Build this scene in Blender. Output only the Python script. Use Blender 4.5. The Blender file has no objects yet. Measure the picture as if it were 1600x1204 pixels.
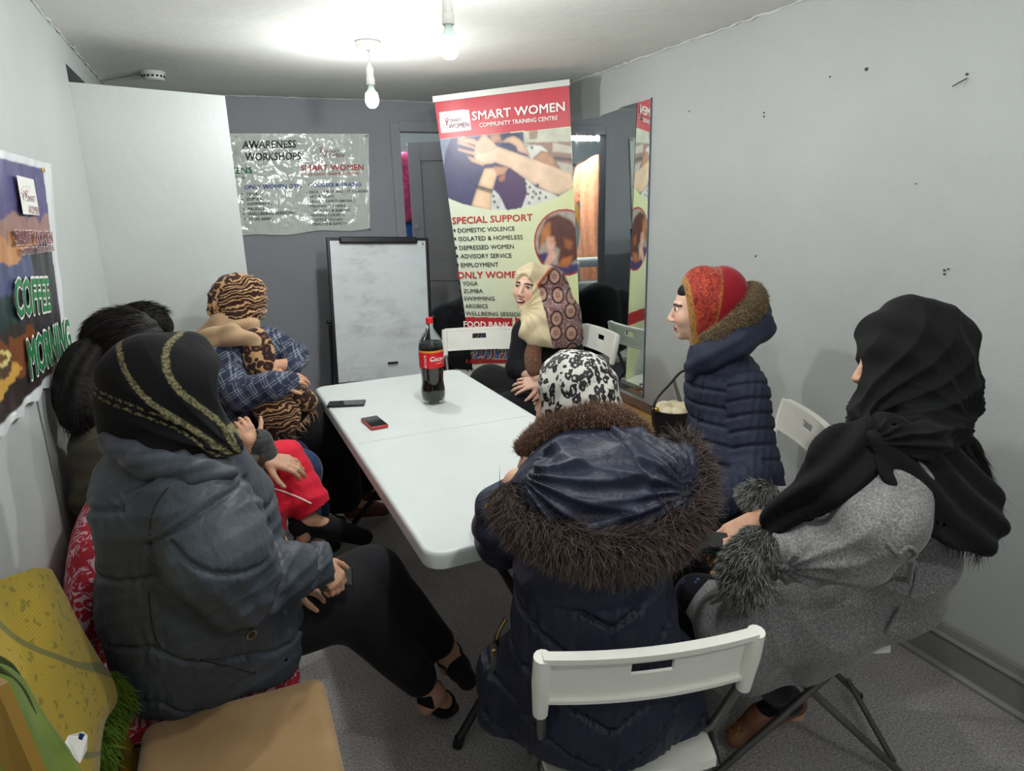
import bpy, bmesh, math, random
import numpy as np
from mathutils import Vector, Matrix

# ------------------------------------------------------------------ camera
PI = math.pi
FOC = 1048.667
CAM = np.array([0.0, 0.0, 1.6])
CM = np.array([[0.91766226, -0.39660766, -0.02446083],
               [-0.12600534, -0.23206247, -0.96450488],
               [0.37685358, 0.88817193, -0.26292966]])   # right, down, forward
sc = bpy.context.scene
col = sc.collection
cam_d = bpy.data.cameras.new('camera'); cam = bpy.data.objects.new('camera', cam_d); col.objects.link(cam)
cam_d.sensor_width = 36; cam_d.lens = FOC / 1600 * 36; cam_d.clip_start = 0.05
cam.matrix_world = Matrix(((CM[0][0], -CM[1][0], -CM[2][0], 0), (CM[0][1], -CM[1][1], -CM[2][1], 0),
                           (CM[0][2], -CM[1][2], -CM[2][2], 1.6), (0, 0, 0, 1)))
sc.camera = cam
# ------------------------------------------------------------------ world, exposure, lamps
w = bpy.data.worlds.new('world'); sc.world = w; w.use_nodes = True
w.node_tree.nodes['Background'].inputs[0].default_value = (0.75, 0.85, 1, 1)
w.node_tree.nodes['Background'].inputs[1].default_value = 0.05
vs = sc.view_settings
vs.view_transform = 'Standard'; vs.look = 'None'; vs.gamma = 1; vs.exposure = 0.16; vs.use_curve_mapping = False
try: sc.cycles.max_bounces = 8; sc.cycles.diffuse_bounces = 5; sc.cycles.glossy_bounces = 4; sc.cycles.transparent_max_bounces = 8
except Exception: pass
BULBS = [(0.733, 3.28), (0.735, 2.16), (0.75, 0.95), (0.75, -0.35)]
POW = [21, 19, 19, 15]
BULB_Z = 2.10

def lamp(name, loc, energy, color=(1, .97, .92), r=.03, typ='POINT'):
    l = bpy.data.lights.new(name, typ); l.energy = energy; l.color = color; l.shadow_soft_size = r
    o = bpy.data.objects.new(name, l); o.location = loc; col.objects.link(o); return o
for (bx_, by_), pw in zip(BULBS, POW):
    lamp('bulb_light', (bx_, by_, BULB_Z - .035), pw, (.965, 1.0, .975), .034)
lamp('back_room_light', (1.3, 5.9, 2.2), 60, (.85, .95, 1), .15)

# ------------------------------------------------------------------ geometry helpers
def at(u, v, x=None, y=None, z=None, d=None):
    q = CM.T @ np.array([(u - 800) / FOC, (v - 602) / FOC, 1.0])
    if d is not None: t = d
    elif x is not None: t = x / q[0]
    elif y is not None: t = y / q[1]
    else: t = (z - 1.6) / q[2]
    return CAM + q * t
def P(u, v, d): return at(u, v, d=d)
def cdir(r, dn, f):
    v = CM.T @ np.array([r, dn, f], float); return v / np.linalg.norm(v)
def nrm(v): v = np.asarray(v, float); return v / (np.linalg.norm(v) + 1e-12)
def A(*v): return np.array(v, float)

def tag(o, label=None, cat=None, group=None, kind=None):
    if label: o['label'] = label
    if cat: o['category'] = cat
    if group: o['group'] = group
    if kind: o['kind'] = kind
    return o
def empty(name, loc=(0, 0, 0), rz=0, label=None, cat=None, group=None):
    o = bpy.data.objects.new(name, None); o.location = loc; o.rotation_euler = (0, 0, rz); o.empty_display_size = .05
    col.objects.link(o); return tag(o, label, cat, group)
def link(name, me, mat=None, parent=None, smooth=True, world=True):
    o = bpy.data.objects.new(name, me); col.objects.link(o)
    if mat is not None:
        for m in (mat if isinstance(mat, (list, tuple)) else [mat]): me.materials.append(m)
    if smooth: me.polygons.foreach_set('use_smooth', [True] * len(me.polygons))
    if parent is not None:
        o.parent = parent
        if world and parent.type == 'EMPTY': o.matrix_parent_inverse = Matrix.Translation(parent.location).inverted()
    return o

class MB:
    """collects shapes; build() links them as ONE mesh object"""
    def __init__(s): s.v = []; s.f = []
    def add(s, v, f):
        n = len(s.v); s.v += [tuple(map(float, p)) for p in v]; s.f += [tuple(i + n for i in q) for q in f]; return s
    def box(s, c, size, rot=None, bev=0, seg=2):
        bm = bmesh.new(); bmesh.ops.create_cube(bm, size=1)
        for q in bm.verts: q.co = Vector((q.co.x * size[0], q.co.y * size[1], q.co.z * size[2]))
        if bev: bmesh.ops.bevel(bm, geom=list(bm.edges), offset=min(bev, min(size) * .49), segments=seg, profile=.5, affect='EDGES')
        R = rot.to_3x3() if rot is not None else Matrix.Identity(3); c = Vector([float(t) for t in c])
        bm.verts.index_update()
        vv = [R @ q.co + c for q in bm.verts]; ff = [[q.index for q in p.verts] for p in bm.faces]; bm.free()
        return s.add(vv, ff)
    def tube(s, pts, r, n=10, cap=True, smooth_n=0):
        pts = [np.asarray(p, float) for p in pts]
        if smooth_n: pts = spline(pts, smooth_n)
        rs = r if isinstance(r, (list, tuple, np.ndarray)) else [r] * len(pts)
        if len(rs) != len(pts): rs = np.interp(np.linspace(0, 1, len(pts)), np.linspace(0, 1, len(rs)), rs)
        vv = []; ff = []; ref = None
        for i, p in enumerate(pts):
            t = nrm(pts[min(i + 1, len(pts) - 1)] - pts[max(i - 1, 0)])
            if ref is None: ref = nrm(np.cross(t, A(0, 0, 1) if abs(t[2]) < .9 else A(1, 0, 0)))
            ref = nrm(ref - t * (ref @ t)); b = np.cross(t, ref)
            for k in range(n):
                a = 2 * PI * k / n; vv.append(p + rs[i] * (math.cos(a) * ref + math.sin(a) * b))
        for i in range(len(pts) - 1):
            for k in range(n):
                k2 = (k + 1) % n; ff.append((i * n + k, i * n + k2, (i + 1) * n + k2, (i + 1) * n + k))
        if cap: ff.append(tuple(range(n - 1, -1, -1))); ff.append(tuple((len(pts) - 1) * n + k for k in range(n)))
        return s.add(vv, ff)
    def ribbon(s, pts, nrmls, w, th=.002):
        """flat strap along pts"""
        pts = [np.asarray(p, float) for p in pts]; vv = []; ff = []
        for i, p in enumerate(pts):
            t = nrm(pts[min(i + 1, len(pts) - 1)] - pts[max(i - 1, 0)]); n_ = nrm(nrmls[i] if isinstance(nrmls, list) else nrmls)
            b = nrm(np.cross(t, n_)); n_ = np.cross(b, t); ww = w[i] if isinstance(w, (list, tuple, np.ndarray)) else w
            vv += [p - b * ww / 2, p + b * ww / 2, p + b * ww / 2 + n_ * th, p - b * ww / 2 + n_ * th]
        for i in range(len(pts) - 1):
            for k in range(4): ff.append((i * 4 + k, i * 4 + (k + 1) % 4, i * 4 + 4 + (k + 1) % 4, i * 4 + 4 + k))
        ff += [(3, 2, 1, 0), tuple(len(vv) - 4 + k for k in range(4))]
        return s.add(vv, ff)
    def lathe(s, prof, c=(0, 0, 0), n=32, axis=None):
        vv = []; ff = []; m = len(prof)
        for k in range(n):
            a = 2 * PI * k / n
            for r, z in prof: vv.append((c[0] + r * math.cos(a), c[1] + r * math.sin(a), c[2] + z))
        for k in range(n):
            k2 = (k + 1) % n
            for i in range(m - 1): ff.append((k * m + i, k2 * m + i, k2 * m + i + 1, k * m + i + 1))
        return s.add(vv, ff)
    def sphere(s, c, r, n=12, m=8):
        r = (r, r, r) if not isinstance(r, (tuple, list)) else r
        vv = []; ff = []
        for j in range(m + 1):
            th = PI * j / m
            for k in range(n):
                a = 2 * PI * k / n; vv.append((c[0] + r[0] * math.sin(th) * math.cos(a), c[1] + r[1] * math.sin(th) * math.sin(a), c[2] + r[2] * math.cos(th)))
        for j in range(m):
            for k in range(n): ff.append((j * n + k, (j + 1) * n + k, (j + 1) * n + (k + 1) % n, j * n + (k + 1) % n))
        return s.add(vv, ff)
    def prism(s, poly, ax, th):
        """poly: list of 3D points (planar); extruded by vector ax*th"""
        n = len(poly); a = np.asarray(ax, float) * th; vv = [np.asarray(p, float) for p in poly]; vv += [p + a for p in vv[:n]]
        ff = [tuple(range(n - 1, -1, -1)), tuple(range(n, 2 * n))] + [(i, (i + 1) % n, n + (i + 1) % n, n + i) for i in range(n)]
        return s.add(vv, ff)
    def build(s, name, mat=None, parent=None, smooth=False, fix=True, world=True):
        me = bpy.data.meshes.new(name); me.from_pydata(s.v, [], s.f)
        if fix:
            bm = bmesh.new(); bm.from_mesh(me); bmesh.ops.remove_doubles(bm, verts=bm.verts, dist=1e-6)
            bmesh.ops.recalc_face_normals(bm, faces=bm.faces); bm.to_mesh(me); bm.free()
        o = link(name, me, mat, parent, smooth=False, world=world)
        if smooth: smooth_by_angle(me, smooth if isinstance(smooth, float) else .7)
        return o
def smooth_by_angle(me, ang):
    me.polygons.foreach_set('use_smooth', [True] * len(me.polygons))
    bm = bmesh.new(); bm.from_mesh(me)
    for e in bm.edges:
        e.smooth = (len(e.link_faces) != 2) or e.calc_face_angle(0) < ang
    bm.to_mesh(me); bm.free()
def spline(pts, n):
    pts = [np.asarray(p, float) for p in pts]; out = []; m = len(pts)
    for i in range(m - 1):
        p0 = pts[max(i - 1, 0)]; p1 = pts[i]; p2 = pts[i + 1]; p3 = pts[min(i + 2, m - 1)]
        for k in range(n):
            t = k / n; out.append(.5 * ((2 * p1) + (-p0 + p2) * t + (2 * p0 - 5 * p1 + 4 * p2 - p3) * t * t + (-p0 + 3 * p1 - 3 * p2 + p3) * t ** 3))
    out.append(pts[-1]); return out
def Rz(a): return Matrix.Rotation(a, 3, 'Z')

# ------------------------------------------------------------------ materials
def lin(c):
    c = [x / 255 for x in c[:3]]
    return tuple(x / 12.92 if x <= .04045 else ((x + .055) / 1.055) ** 2.4 for x in c) + (1,)
class NT:
    def __init__(s, name):
        s.m = bpy.data.materials.new(name); s.m.use_nodes = True; s.t = s.m.node_tree; s.b = s.t.nodes['Principled BSDF']; s.out = s.t.nodes['Material Output']
    def n(s, typ, **k):
        q = s.t.nodes.new('ShaderNode' + typ)
        for a, b in k.items():
            if a.startswith('i_'):
                key = a[2:]; q.inputs[int(key) if key.isdigit() else key.replace('_', ' ')].default_value = b
            else: setattr(q, a, b)
        return q
    def l(s, a, b): s.t.links.new(a, b)
    def coords(s, scale=(1, 1, 1), kind='Object', rot=(0, 0, 0)):
        tc = s.n('TexCoord'); mp = s.n('Mapping'); mp.inputs['Scale'].default_value = scale; mp.inputs['Rotation'].default_value = rot
        s.l(tc.outputs[kind], mp.inputs[0]); return mp.outputs[0]
    def noise(s, co, scale, detail=3, rough=.55, dist=0):
        q = s.n('TexNoise'); q.inputs['Scale'].default_value = scale; q.inputs['Detail'].default_value = detail
        q.inputs['Roughness'].default_value = rough; q.inputs['Distortion'].default_value = dist; s.l(co, q.inputs['Vector']); return q.outputs['Fac']
    def ramp(s, fac, stops, interp='LINEAR'):
        q = s.n('ValToRGB'); q.color_ramp.interpolation = interp; e = q.color_ramp.elements
        while len(e) < len(stops): e.new(.5)
        for el, (p, c) in zip(e, stops): el.position = p; el.color = c if len(c) == 4 else lin(c)
        s.l(fac, q.inputs[0]); return q.outputs[0]
    def mix(s, fac, a, b, typ='MIX'):
        q = s.n('Mix', data_type='RGBA', blend_type=typ)
        for i, x in ((0, fac), (6, a), (7, b)):
            if isinstance(x, (float, int)): q.inputs[i].default_value = x
            elif isinstance(x, tuple): q.inputs[i].default_value = x
            else: s.l(x, q.inputs[i])
        return q.outputs[2]
    def math(s, op, a, b=0.0, c=None):
        q = s.n('Math', operation=op)
        for i, x in enumerate((a, b) if c is None else (a, b, c)):
            if isinstance(x, (float, int)): q.inputs[i].default_value = x
            else: s.l(x, q.inputs[i])
        return q.outputs[0]
    def bump(s, h, strength=.3, dist=.01):
        q = s.n('Bump'); q.inputs['Strength'].default_value = strength; q.inputs['Distance'].default_value = dist
        s.l(h, q.inputs['Height']); s.l(q.outputs[0], s.b.inputs['Normal']); return q
    def col(s, x):
        if isinstance(x, tuple): s.b.inputs['Base Color'].default_value = x
        else: s.l(x, s.b.inputs['Base Color'])
def simple(name, c, rough=.6, metal=0, bump=0, bscale=80, var=0, vscale=6, sheen=0, stretch=(1, 1, 1), spec=None, sub=0, coat=0):
    t = NT(name); b = t.b; b.inputs['Roughness'].default_value = rough; b.inputs['Metallic'].default_value = metal
    co = t.coords(stretch)
    if var:
        f = t.noise(co, vscale, 4); c0 = lin(c); lo = tuple(x * (1 - var) for x in c0[:3]) + (1,); hi = tuple(min(1, x * (1 + var)) for x in c0[:3]) + (1,)
        t.col(t.ramp(f, [(.3, lo), (.7, hi)]))
    else: t.col(lin(c))
    if bump: t.bump(t.noise(co, bscale, 4), bump, .01)
    if sheen: b.inputs['Sheen Weight'].default_value = sheen; b.inputs['Sheen Roughness'].default_value = .5
    if spec is not None: b.inputs['Specular IOR Level'].default_value = spec
    if sub: b.inputs['Subsurface Weight'].default_value = sub; b.inputs['Subsurface Radius'].default_value = (.012, .005, .003); b.inputs['Subsurface Scale'].default_value = 1
    if coat: b.inputs['Coat Weight'].default_value = coat; b.inputs['Coat Roughness'].default_value = .1
    return t.m

def paint_mat(name, c, rough=.7, dirt=None):
    t = NT(name); co = t.coords()
    f = t.noise(co, 2.2, 5, .6); c0 = lin(c)
    base = t.ramp(f, [(.25, tuple(x * .93 for x in c0[:3]) + (1,)), (.75, tuple(min(1, x * 1.04) for x in c0[:3]) + (1,))])
    if dirt:
        # tiny plugged holes and scuffs
        v = t.n('TexVoronoi'); v.inputs['Scale'].default_value = 2.3; t.l(co, v.inputs['Vector'])
        m = t.math('LESS_THAN', v.outputs['Distance'], .008)
        s2 = t.noise(t.coords((3, 3, 14)), 3.1, 6, .7); m2 = t.ramp(s2, [(.66, (0, 0, 0, 1)), (.74, (1, 1, 1, 1))])
        base = t.mix(m, base, lin(dirt)); base = t.mix(t.math('MULTIPLY', m2, .16), base, lin(dirt))
    t.col(base); t.b.inputs['Roughness'].default_value = rough
    n1 = t.noise(co, 9, 4, .6); n2 = t.noise(co, 160, 2)
    t.bump(t.math('ADD', t.math('MULTIPLY', n1, 1.0), t.math('MULTIPLY', n2, .12)), .25, .012)
    return t.m
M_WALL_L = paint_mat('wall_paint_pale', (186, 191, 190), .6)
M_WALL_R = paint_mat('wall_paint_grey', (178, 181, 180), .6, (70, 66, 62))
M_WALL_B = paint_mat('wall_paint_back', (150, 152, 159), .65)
M_CEIL = paint_mat('ceiling_paint', (226, 226, 221), .8)
M_WHITE = simple('white_gloss_paint', (205, 207, 205), .4, var=.03)
M_DOORGREY = paint_mat('grey_door_paint', (128, 126, 128), .5)
M_DOORPALE = paint_mat('pale_door_paint', (184, 188, 188), .5)
M_SKIRT = simple('skirting_paint', (132, 130, 130), .45, bump=.15, bscale=25, var=.08)
M_DARK = simple('dark_void', (30, 28, 32), .9)
M_BLACKPL = simple('black_plastic', (26, 26, 30), .35)
M_CHROME = simple('brushed_steel', (150, 150, 150), .32, 1)
M_TUBE = simple('grey_tube_steel', (120, 119, 117), .38, .85, var=.12, vscale=30)
M_PLASTIC = simple('white_chair_plastic', (238, 236, 229), .42, var=.03, vscale=12, bump=.04, bscale=300)
M_TABLE = simple('table_plastic', (208, 213, 213), .38, bump=.05, bscale=260, var=.02, vscale=9)
M_GOLD = simple('gold_metal', (214, 170, 90), .3, 1)
def carpet():
    t = NT('carpet'); co = t.coords()
    sp = t.noise(co, 140, 3, .8); big = t.noise(co, 1.6, 3); mid = t.noise(co, 16, 3)
    base = t.ramp(sp, [(.34, (128, 124, 124)), (.52, (176, 171, 170)), (.68, (216, 212, 210))])
    base = t.mix(t.ramp(big, [(.42, (0, 0, 0, 1)), (.62, (.32, .32, .32, 1))]), base, lin((104, 96, 92)))
    st = t.noise(t.coords((1, 1, 1)), 11, 3, .6, .8)
    base = t.mix(t.ramp(st, [(.745, (0, 0, 0, 1)), (.78, (.6, .6, .6, 1))]), base, lin((40, 36, 36)))
    t.col(base); t.b.inputs['Roughness'].default_value = .95; t.b.inputs['Specular IOR Level'].default_value = .1
    t.bump(t.math('ADD', sp, t.math('MULTIPLY', mid, .3)), .9, .006); return t.m
M_CARPET = carpet()
def attr_mat(name, rough=.5, bump=0, bscale=100, spec=.5, coat=0, noise_amt=0, stretch=(1, 1, 1), sheen=0, sub=0):
    t = NT(name); a = t.n('Attribute', attribute_name='Col'); c = a.outputs['Color']
    co = t.coords(stretch)
    if noise_amt:
        f = t.noise(co, bscale, 3); c = t.mix(1.0, c, t.ramp(f, [(.3, (1 - noise_amt,) * 3 + (1,)), (.7, (1, 1, 1, 1))]), 'MULTIPLY')
    t.col(c); t.b.inputs['Roughness'].default_value = rough; t.b.inputs['Specular IOR Level'].default_value = spec
    if bump: t.bump(t.noise(co, bscale, 4), bump, .01)
    if coat: t.b.inputs['Coat Weight'].default_value = coat; t.b.inputs['Coat Roughness'].default_value = .25
    if sheen: t.b.inputs['Sheen Weight'].default_value = sheen
    if sub: t.b.inputs['Subsurface Weight'].default_value = sub; t.b.inputs['Subsurface Radius'].default_value = (.012, .005, .003); t.b.inputs['Subsurface Scale'].default_value = 1.
    return t.m

# ------------------------------------------------------------------ the room
XL, XR, YB, YN, ZC = -0.48, 2.14, 4.97, -1.3, 2.31
def struct(name, mb, mat, parent=None, smooth=False):
    o = mb.build(name, mat, parent, smooth)
    if parent is None: o['kind'] = 'structure'
    return o
floor = struct('floor', MB().box((.95, 2.9, -.05), (4.6, 9.4, .1)), M_CARPET)
ceiling = struct('ceiling', MB().box(((XL + XR) / 2, (YN + YB) / 2, ZC + .05), (XR - XL + .3, YB - YN + .3, .1)), M_CEIL)
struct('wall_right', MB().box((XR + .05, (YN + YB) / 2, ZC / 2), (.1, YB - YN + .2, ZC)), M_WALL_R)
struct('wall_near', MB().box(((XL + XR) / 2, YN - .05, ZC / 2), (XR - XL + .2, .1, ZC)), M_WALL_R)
# left wall with a doorway to a dark cupboard beyond the open door
DY0, DY1, DZ = 3.50, 4.32, 2.2
wl = MB(); wl.box((XL - .05, (YN + DY0) / 2, ZC / 2), (.1, DY0 - YN, ZC)); wl.box((XL - .05, (DY1 + YB + .1) / 2, ZC / 2), (.1, YB + .1 - DY1, ZC))
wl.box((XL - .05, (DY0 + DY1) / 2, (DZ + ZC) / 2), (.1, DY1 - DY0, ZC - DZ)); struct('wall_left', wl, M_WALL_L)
cb = MB(); cb.box((XL - .75, (DY0 + DY1) / 2, 1.1), (.04, 1.0, 2.3)); cb.box((XL - .42, DY0 - .04, 1.1), (.64, .04, 2.3)); cb.box((XL - .42, DY1 + .04, 1.1), (.64, .04, 2.3)); cb.box((XL - .42, (DY0 + DY1) / 2, 2.24), (.64, .9, .04))
struct('wall_cupboard', cb, M_DARK)
# back wall with the doorway to the sewing room
BX0, BX1, BZ = 1.29, 2.06, 2.105
wb = MB(); wb.box(((XL + BX0) / 2 - .05, YB + .05, ZC / 2), (BX0 - XL + .1, .1, ZC)); wb.box(((BX1 + XR + .1) / 2, YB + .05, ZC / 2), (XR + .1 - BX1, .1, ZC))
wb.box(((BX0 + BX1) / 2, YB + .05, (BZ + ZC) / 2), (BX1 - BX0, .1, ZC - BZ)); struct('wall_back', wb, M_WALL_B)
tr = MB(); tr.box((BX0 - .035, YB - .008, BZ / 2 + .03), (.07, .016, BZ + .06), bev=.004); tr.box((BX1 + .035, YB - .008, BZ / 2 + .03), (.07, .016, BZ + .06), bev=.004); tr.box(((BX0 + BX1) / 2, YB - .008, BZ + .035), (BX1 - BX0, .016, .07), bev=.004)
struct('trim_1', tr, M_WALL_B)
# skirting board along the right wall (profiled)
prof = [(0, 0), (-.028, 0), (-.028, .012), (-.02, .02), (-.017, .024), (-.017, .118), (-.024, .122), (-.026, .128), (-.022, .134), (-.016, .137), (-.012, .16), (-.007, .172), (0, .176)]
sk = MB(); n = len(prof); ys = [YN, 3.4]
sk.add([(XR + p[0], y, p[1]) for y in ys for p in prof], [(i, (i + 1) % n, n + (i + 1) % n, n + i) for i in range(n)] + [tuple(range(n)), tuple(range(2 * n - 1, n - 1, -1))])
struct('baseboard_right', sk, M_SKIRT)
struct('baseboard_left', MB().box((XL + .01, (YN + DY0) / 2, .07), (.02, DY0 - YN, .14), bev=.004), M_SKIRT)
# crumbling filler bead where walls meet the ceiling
random.seed(3)
def bead(name, p0, p1, off, r0=.004):
    m = MB(); p0 = A(*p0); p1 = A(*p1); L = np.linalg.norm(p1 - p0); k = int(L / .035); pts = []; rs = []
    for i in range(k + 1):
        pts.append(p0 + (p1 - p0) * i / k + A(*off) * random.uniform(-.2, 1.3) * .006 + A(0, 0, random.uniform(-.006, .001))); rs.append(r0 * random.uniform(.5, 1.7))
    m.tube(pts, rs, 6); o = m.build(name, M_WHITE, None, True); o['kind'] = 'structure'
bead('trim_2', (XR - .002, YN, ZC - .003), (XR - .002, YB, ZC - .003), (-1, 0, 0))
bead('trim_3', (XL + .002, YN, ZC - .003), (XL + .002, YB, ZC - .003), (1, 0, 0))
bead('trim_4', (XL, YB - .002, ZC - .003), (XR, YB - .002, ZC - .003), (0, -1, 0), .003)
# panel joints on the left wall
struct('trim_5', MB().box((XL + .0015, 2.02, .6), (.003, .004, 1.15)), M_DOORGREY)

# open pale door on the left (door_1)
dh = A(-.468, 3.507, 0); de = A(.118, 3.733, 0); dv = nrm(de - dh); dang = math.atan2(dv[1], dv[0]); dw = np.linalg.norm(de - dh)
door1 = empty('door_1', tuple(dh), 0); door1['kind'] = 'structure'
c = dh + dv * dw / 2
def child(mb, name, mat, par, smooth=False):
    """mesh made in world coordinates, parented to an unrotated empty"""
    return mb.build(name, mat, par, smooth)
child(MB().box((c[0] - .018, c[1] + .013, 1.075), (dw + .04, .036, 2.108), Rz(dang), .002), 'door_leaf', M_DOORPALE, door1)
ln = MB(); e0 = dh + dv * (dw - .045); nn = A(dv[1], -dv[0], 0)
ln.box(tuple(e0 + nn * .0005 + A(0, 0, 1.19)), (.07, .006, .11), Rz(dang), .002); lo = child(ln, 'strike_plate', M_WHITE, door1)
child(MB().box(tuple(e0 - dv * .034 + nn * .002 + A(0, 0, 1.2)), (.006, .006, .1), Rz(dang)), 'latch_slot', M_DARK, door1)
# grey panelled door to the sewing room (door_2), swung away into it
gh = A(2.04, 5.09, 0); ge = A(1.47, 5.42, 0); gv = nrm(ge - gh); gw = np.linalg.norm(ge - gh); gang = math.atan2(gv[1], gv[0]); gn = nrm(A(gv[1], -gv[0], 0));
if gn[1] > 0: gn = -gn
door2 = empty('door_2', tuple(gh), 0); door2['kind'] = 'structure'
def dbox(s0, s1, z0, z1, th0, th1, bev=.003):
    cc = gh + gv * (s0 + s1) / 2 + gn * (th0 + th1) / 2; return (tuple(cc + A(0, 0, (z0 + z1) / 2)), (s1 - s0, abs(th1 - th0), z1 - z0), Rz(gang), bev)
m = MB()
for a_ in ((0, .1, .02, 2.07), (gw - .1, gw, .02, 2.07), (.1, gw - .1, 1.93, 2.07), (.1, gw - .1, 1.0, 1.16), (.1, gw - .1, .02, .2)): m.box(*dbox(*a_, 0, .036))
child(m, 'door_frame', M_DOORGREY, door2)
for a_ in ((.1, gw - .1, 1.16, 1.93), (.1, gw - .1, .2, 1.0)): child(MB().box(*dbox(*a_, .008, .024)), 'panel', M_DOORGREY, door2)
child(MB().box(*dbox(gw - .06, gw - .015, 1.41, 1.45, .036, .046)), 'latch', M_CHROME, door2)
child(MB().box(*dbox(gw - .05, gw - .025, 1.425, 1.437, .046, .054)), 'bolt', M_CHROME, door2)
# sewing room shell behind the back wall
sr = MB(); sr.box((1.6, 8.05, 1.25), (4.2, .1, 2.5)); sr.box((-.45, 6.5, 1.25), (.1, 3.0, 2.5)); sr.box((3.65, 6.5, 1.25), (.1, 3.0, 2.5)); sr.box((1.6, 6.5, 2.5), (4.2, 3.1, .1)); sr.box((2.95, 5.02, 1.2), (1.5, .06, 2.4))
struct('wall_sewing_room', sr, paint_mat('sewing_room_paint', (186, 192, 192), .7))
# ------------------------------------------------------------------ pendant bulbs
M_GLOW = NT('bulb_glow'); M_GLOW.b.inputs['Base Color'].default_value = (1, 1, 1, 1); M_GLOW.b.inputs['Emission Color'].default_value = (1, .985, .95, 1); M_GLOW.b.inputs['Emission Strength'].default_value = 14; M_GLOW = M_GLOW.m
M_LAMPW = simple('lamp_white_plastic', (205, 205, 200), .45)
M_LAMPTEAL = simple('bulb_collar', (190, 205, 200), .4)
names = ['ceiling rose further from the lens', 'nearer to the lens, hanging at the top edge of the photo', '', '']
BL = ['bare glowing bulb on a short flex below a round rose, the farther of two', 'bare glowing bulb cut by the top edge of the photo, the nearer of two', 'bare ceiling bulb behind the front chair, out of frame', 'bare ceiling bulb at the near end of the room, out of frame']
for k, (x, y) in enumerate(BULBS):
    r = empty('pendant_bulb', (x, y, ZC), 0, BL[k], 'light', 'bare bulbs under the ceiling')
    MB().lathe([(0, 0), (.052, 0), (.055, -.004), (.055, -.03), (.05, -.036), (0, -.037)], (x, y, ZC), 28).build('ceiling_rose', M_LAMPW, r, True)
    MB().tube([(x, y, ZC - .03), (x + .003, y, ZC - .06), (x - .001, y + .002, ZC - .09)], .003, 6).build('flex', M_LAMPW, r, True)
    MB().lathe([(0, .12), (.006, .12), (.012, .105), (.016, .1), (.017, .06), (.019, .058), (.019, .03), (.016, .028), (0, .028)], (x, y, BULB_Z), 18).build('lamp_holder', M_LAMPW, r, True)
    b = MB().lathe([(.0135, .03), (.0135, .02), (.016, .012), (.024, .0), (.026, -.004)], (x, y, BULB_Z), 20).build('bulb_cap', M_LAMPTEAL, r, True)
    g = MB().lathe([(.0255, -.004), (.029, -.014), (.031, -.028), (.030, -.042), (.025, -.056), (.015, -.066), (.0, -.069)], (x, y, BULB_Z), 24).build('bulb_globe', M_GLOW, r, True)
    g.visible_shadow = True
# let the point lights sit inside their globes without being swallowed
for o in list(col.objects):
    if o.type == 'MESH' and o.name.startswith('bulb_globe'):
        o.visible_shadow = False
# ceiling heat detector with its conduit
p = at(240, 122, z=2.28)
r = empty('heat_detector', (p[0], p[1], ZC), 0, 'round white smoke alarm on the ceiling above the open pale door', 'smoke alarm')
MB().lathe([(0, 0), (.058, 0), (.06, -.008), (.056, -.014), (.054, -.034), (.045, -.042), (0, -.043)], (p[0], p[1], ZC), 28).build('housing', M_WHITE, r, True)
m = MB()
for k in range(16):
    a = k * PI / 8; m.box((p[0] + .0545 * math.cos(a), p[1] + .0545 * math.sin(a), ZC - .024), (.004, .012, .01), Rz(a))
m.build('vent_slots', M_DARK, r)
q = at(165, 128, z=2.3); MB().tube([(p[0], p[1], ZC - .012), (q[0], q[1], ZC - .012)], .011, 8).build('conduit', M_WHITE, r, True)

# ------------------------------------------------------------------ folding table
def rrect(w, l, r, n=6):
    out = []
    for cx, cy, a0 in ((w / 2 - r, l / 2 - r, 0), (-w / 2 + r, l / 2 - r, PI / 2), (-w / 2 + r, -l / 2 + r, PI), (w / 2 - r, -l / 2 + r, 1.5 * PI)):
        for k in range(n + 1):
            a = a0 + k * PI / 2 / n; out.append((cx + r * math.cos(a), cy + r * math.sin(a)))
    return out
TC = A(.752, 2.43, 0); TR = math.radians(1.2)
tb = empty('folding_table', (TC[0], TC[1], 0), TR, 'long white plastic folding table in the middle of the group', 'table')
W_, L_ = .762, 1.86
def slab(prof):   # prof: (inset, z)
    vv = []; ff = []; base = None
    for ins, z in prof:
        rr = rrect(W_ - 2 * ins, L_ - 2 * ins, max(.055 - ins, .02)); vv += [(x, y, z) for x, y in rr]; n = len(rr)
    for i in range(len(prof) - 1):
        for k in range(n): ff.append((i * n + k, i * n + (k + 1) % n, (i + 1) * n + (k + 1) % n, (i + 1) * n + k))
    ff.append(tuple(range(n))); ff.append(tuple((len(prof) - 1) * n + k for k in range(n)))
    return MB().add(vv, ff)
m = slab([(.01, .70), (0, .694), (0, .728), (.003, .736), (.010, .740), (.014, .7395), (.018, .738)])
m.build('tabletop', M_TABLE, tb, .9, world=False)
MB().box((0, 0, .7385), (W_ - .05, .0025, .0012)).build('fold_line', simple('joint_grey', (204, 207, 206), .6), tb, world=False)
m = MB()
for s in (-1, 1): m.box((s * (W_ / 2 - .07), 0, .682), (.025, L_ - .16, .03), bev=.003)
m.build('rail', M_TUBE, tb, world=False)
M_LEGBLK = simple('table_leg_grey', (52, 52, 54), .4, .4)
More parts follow.
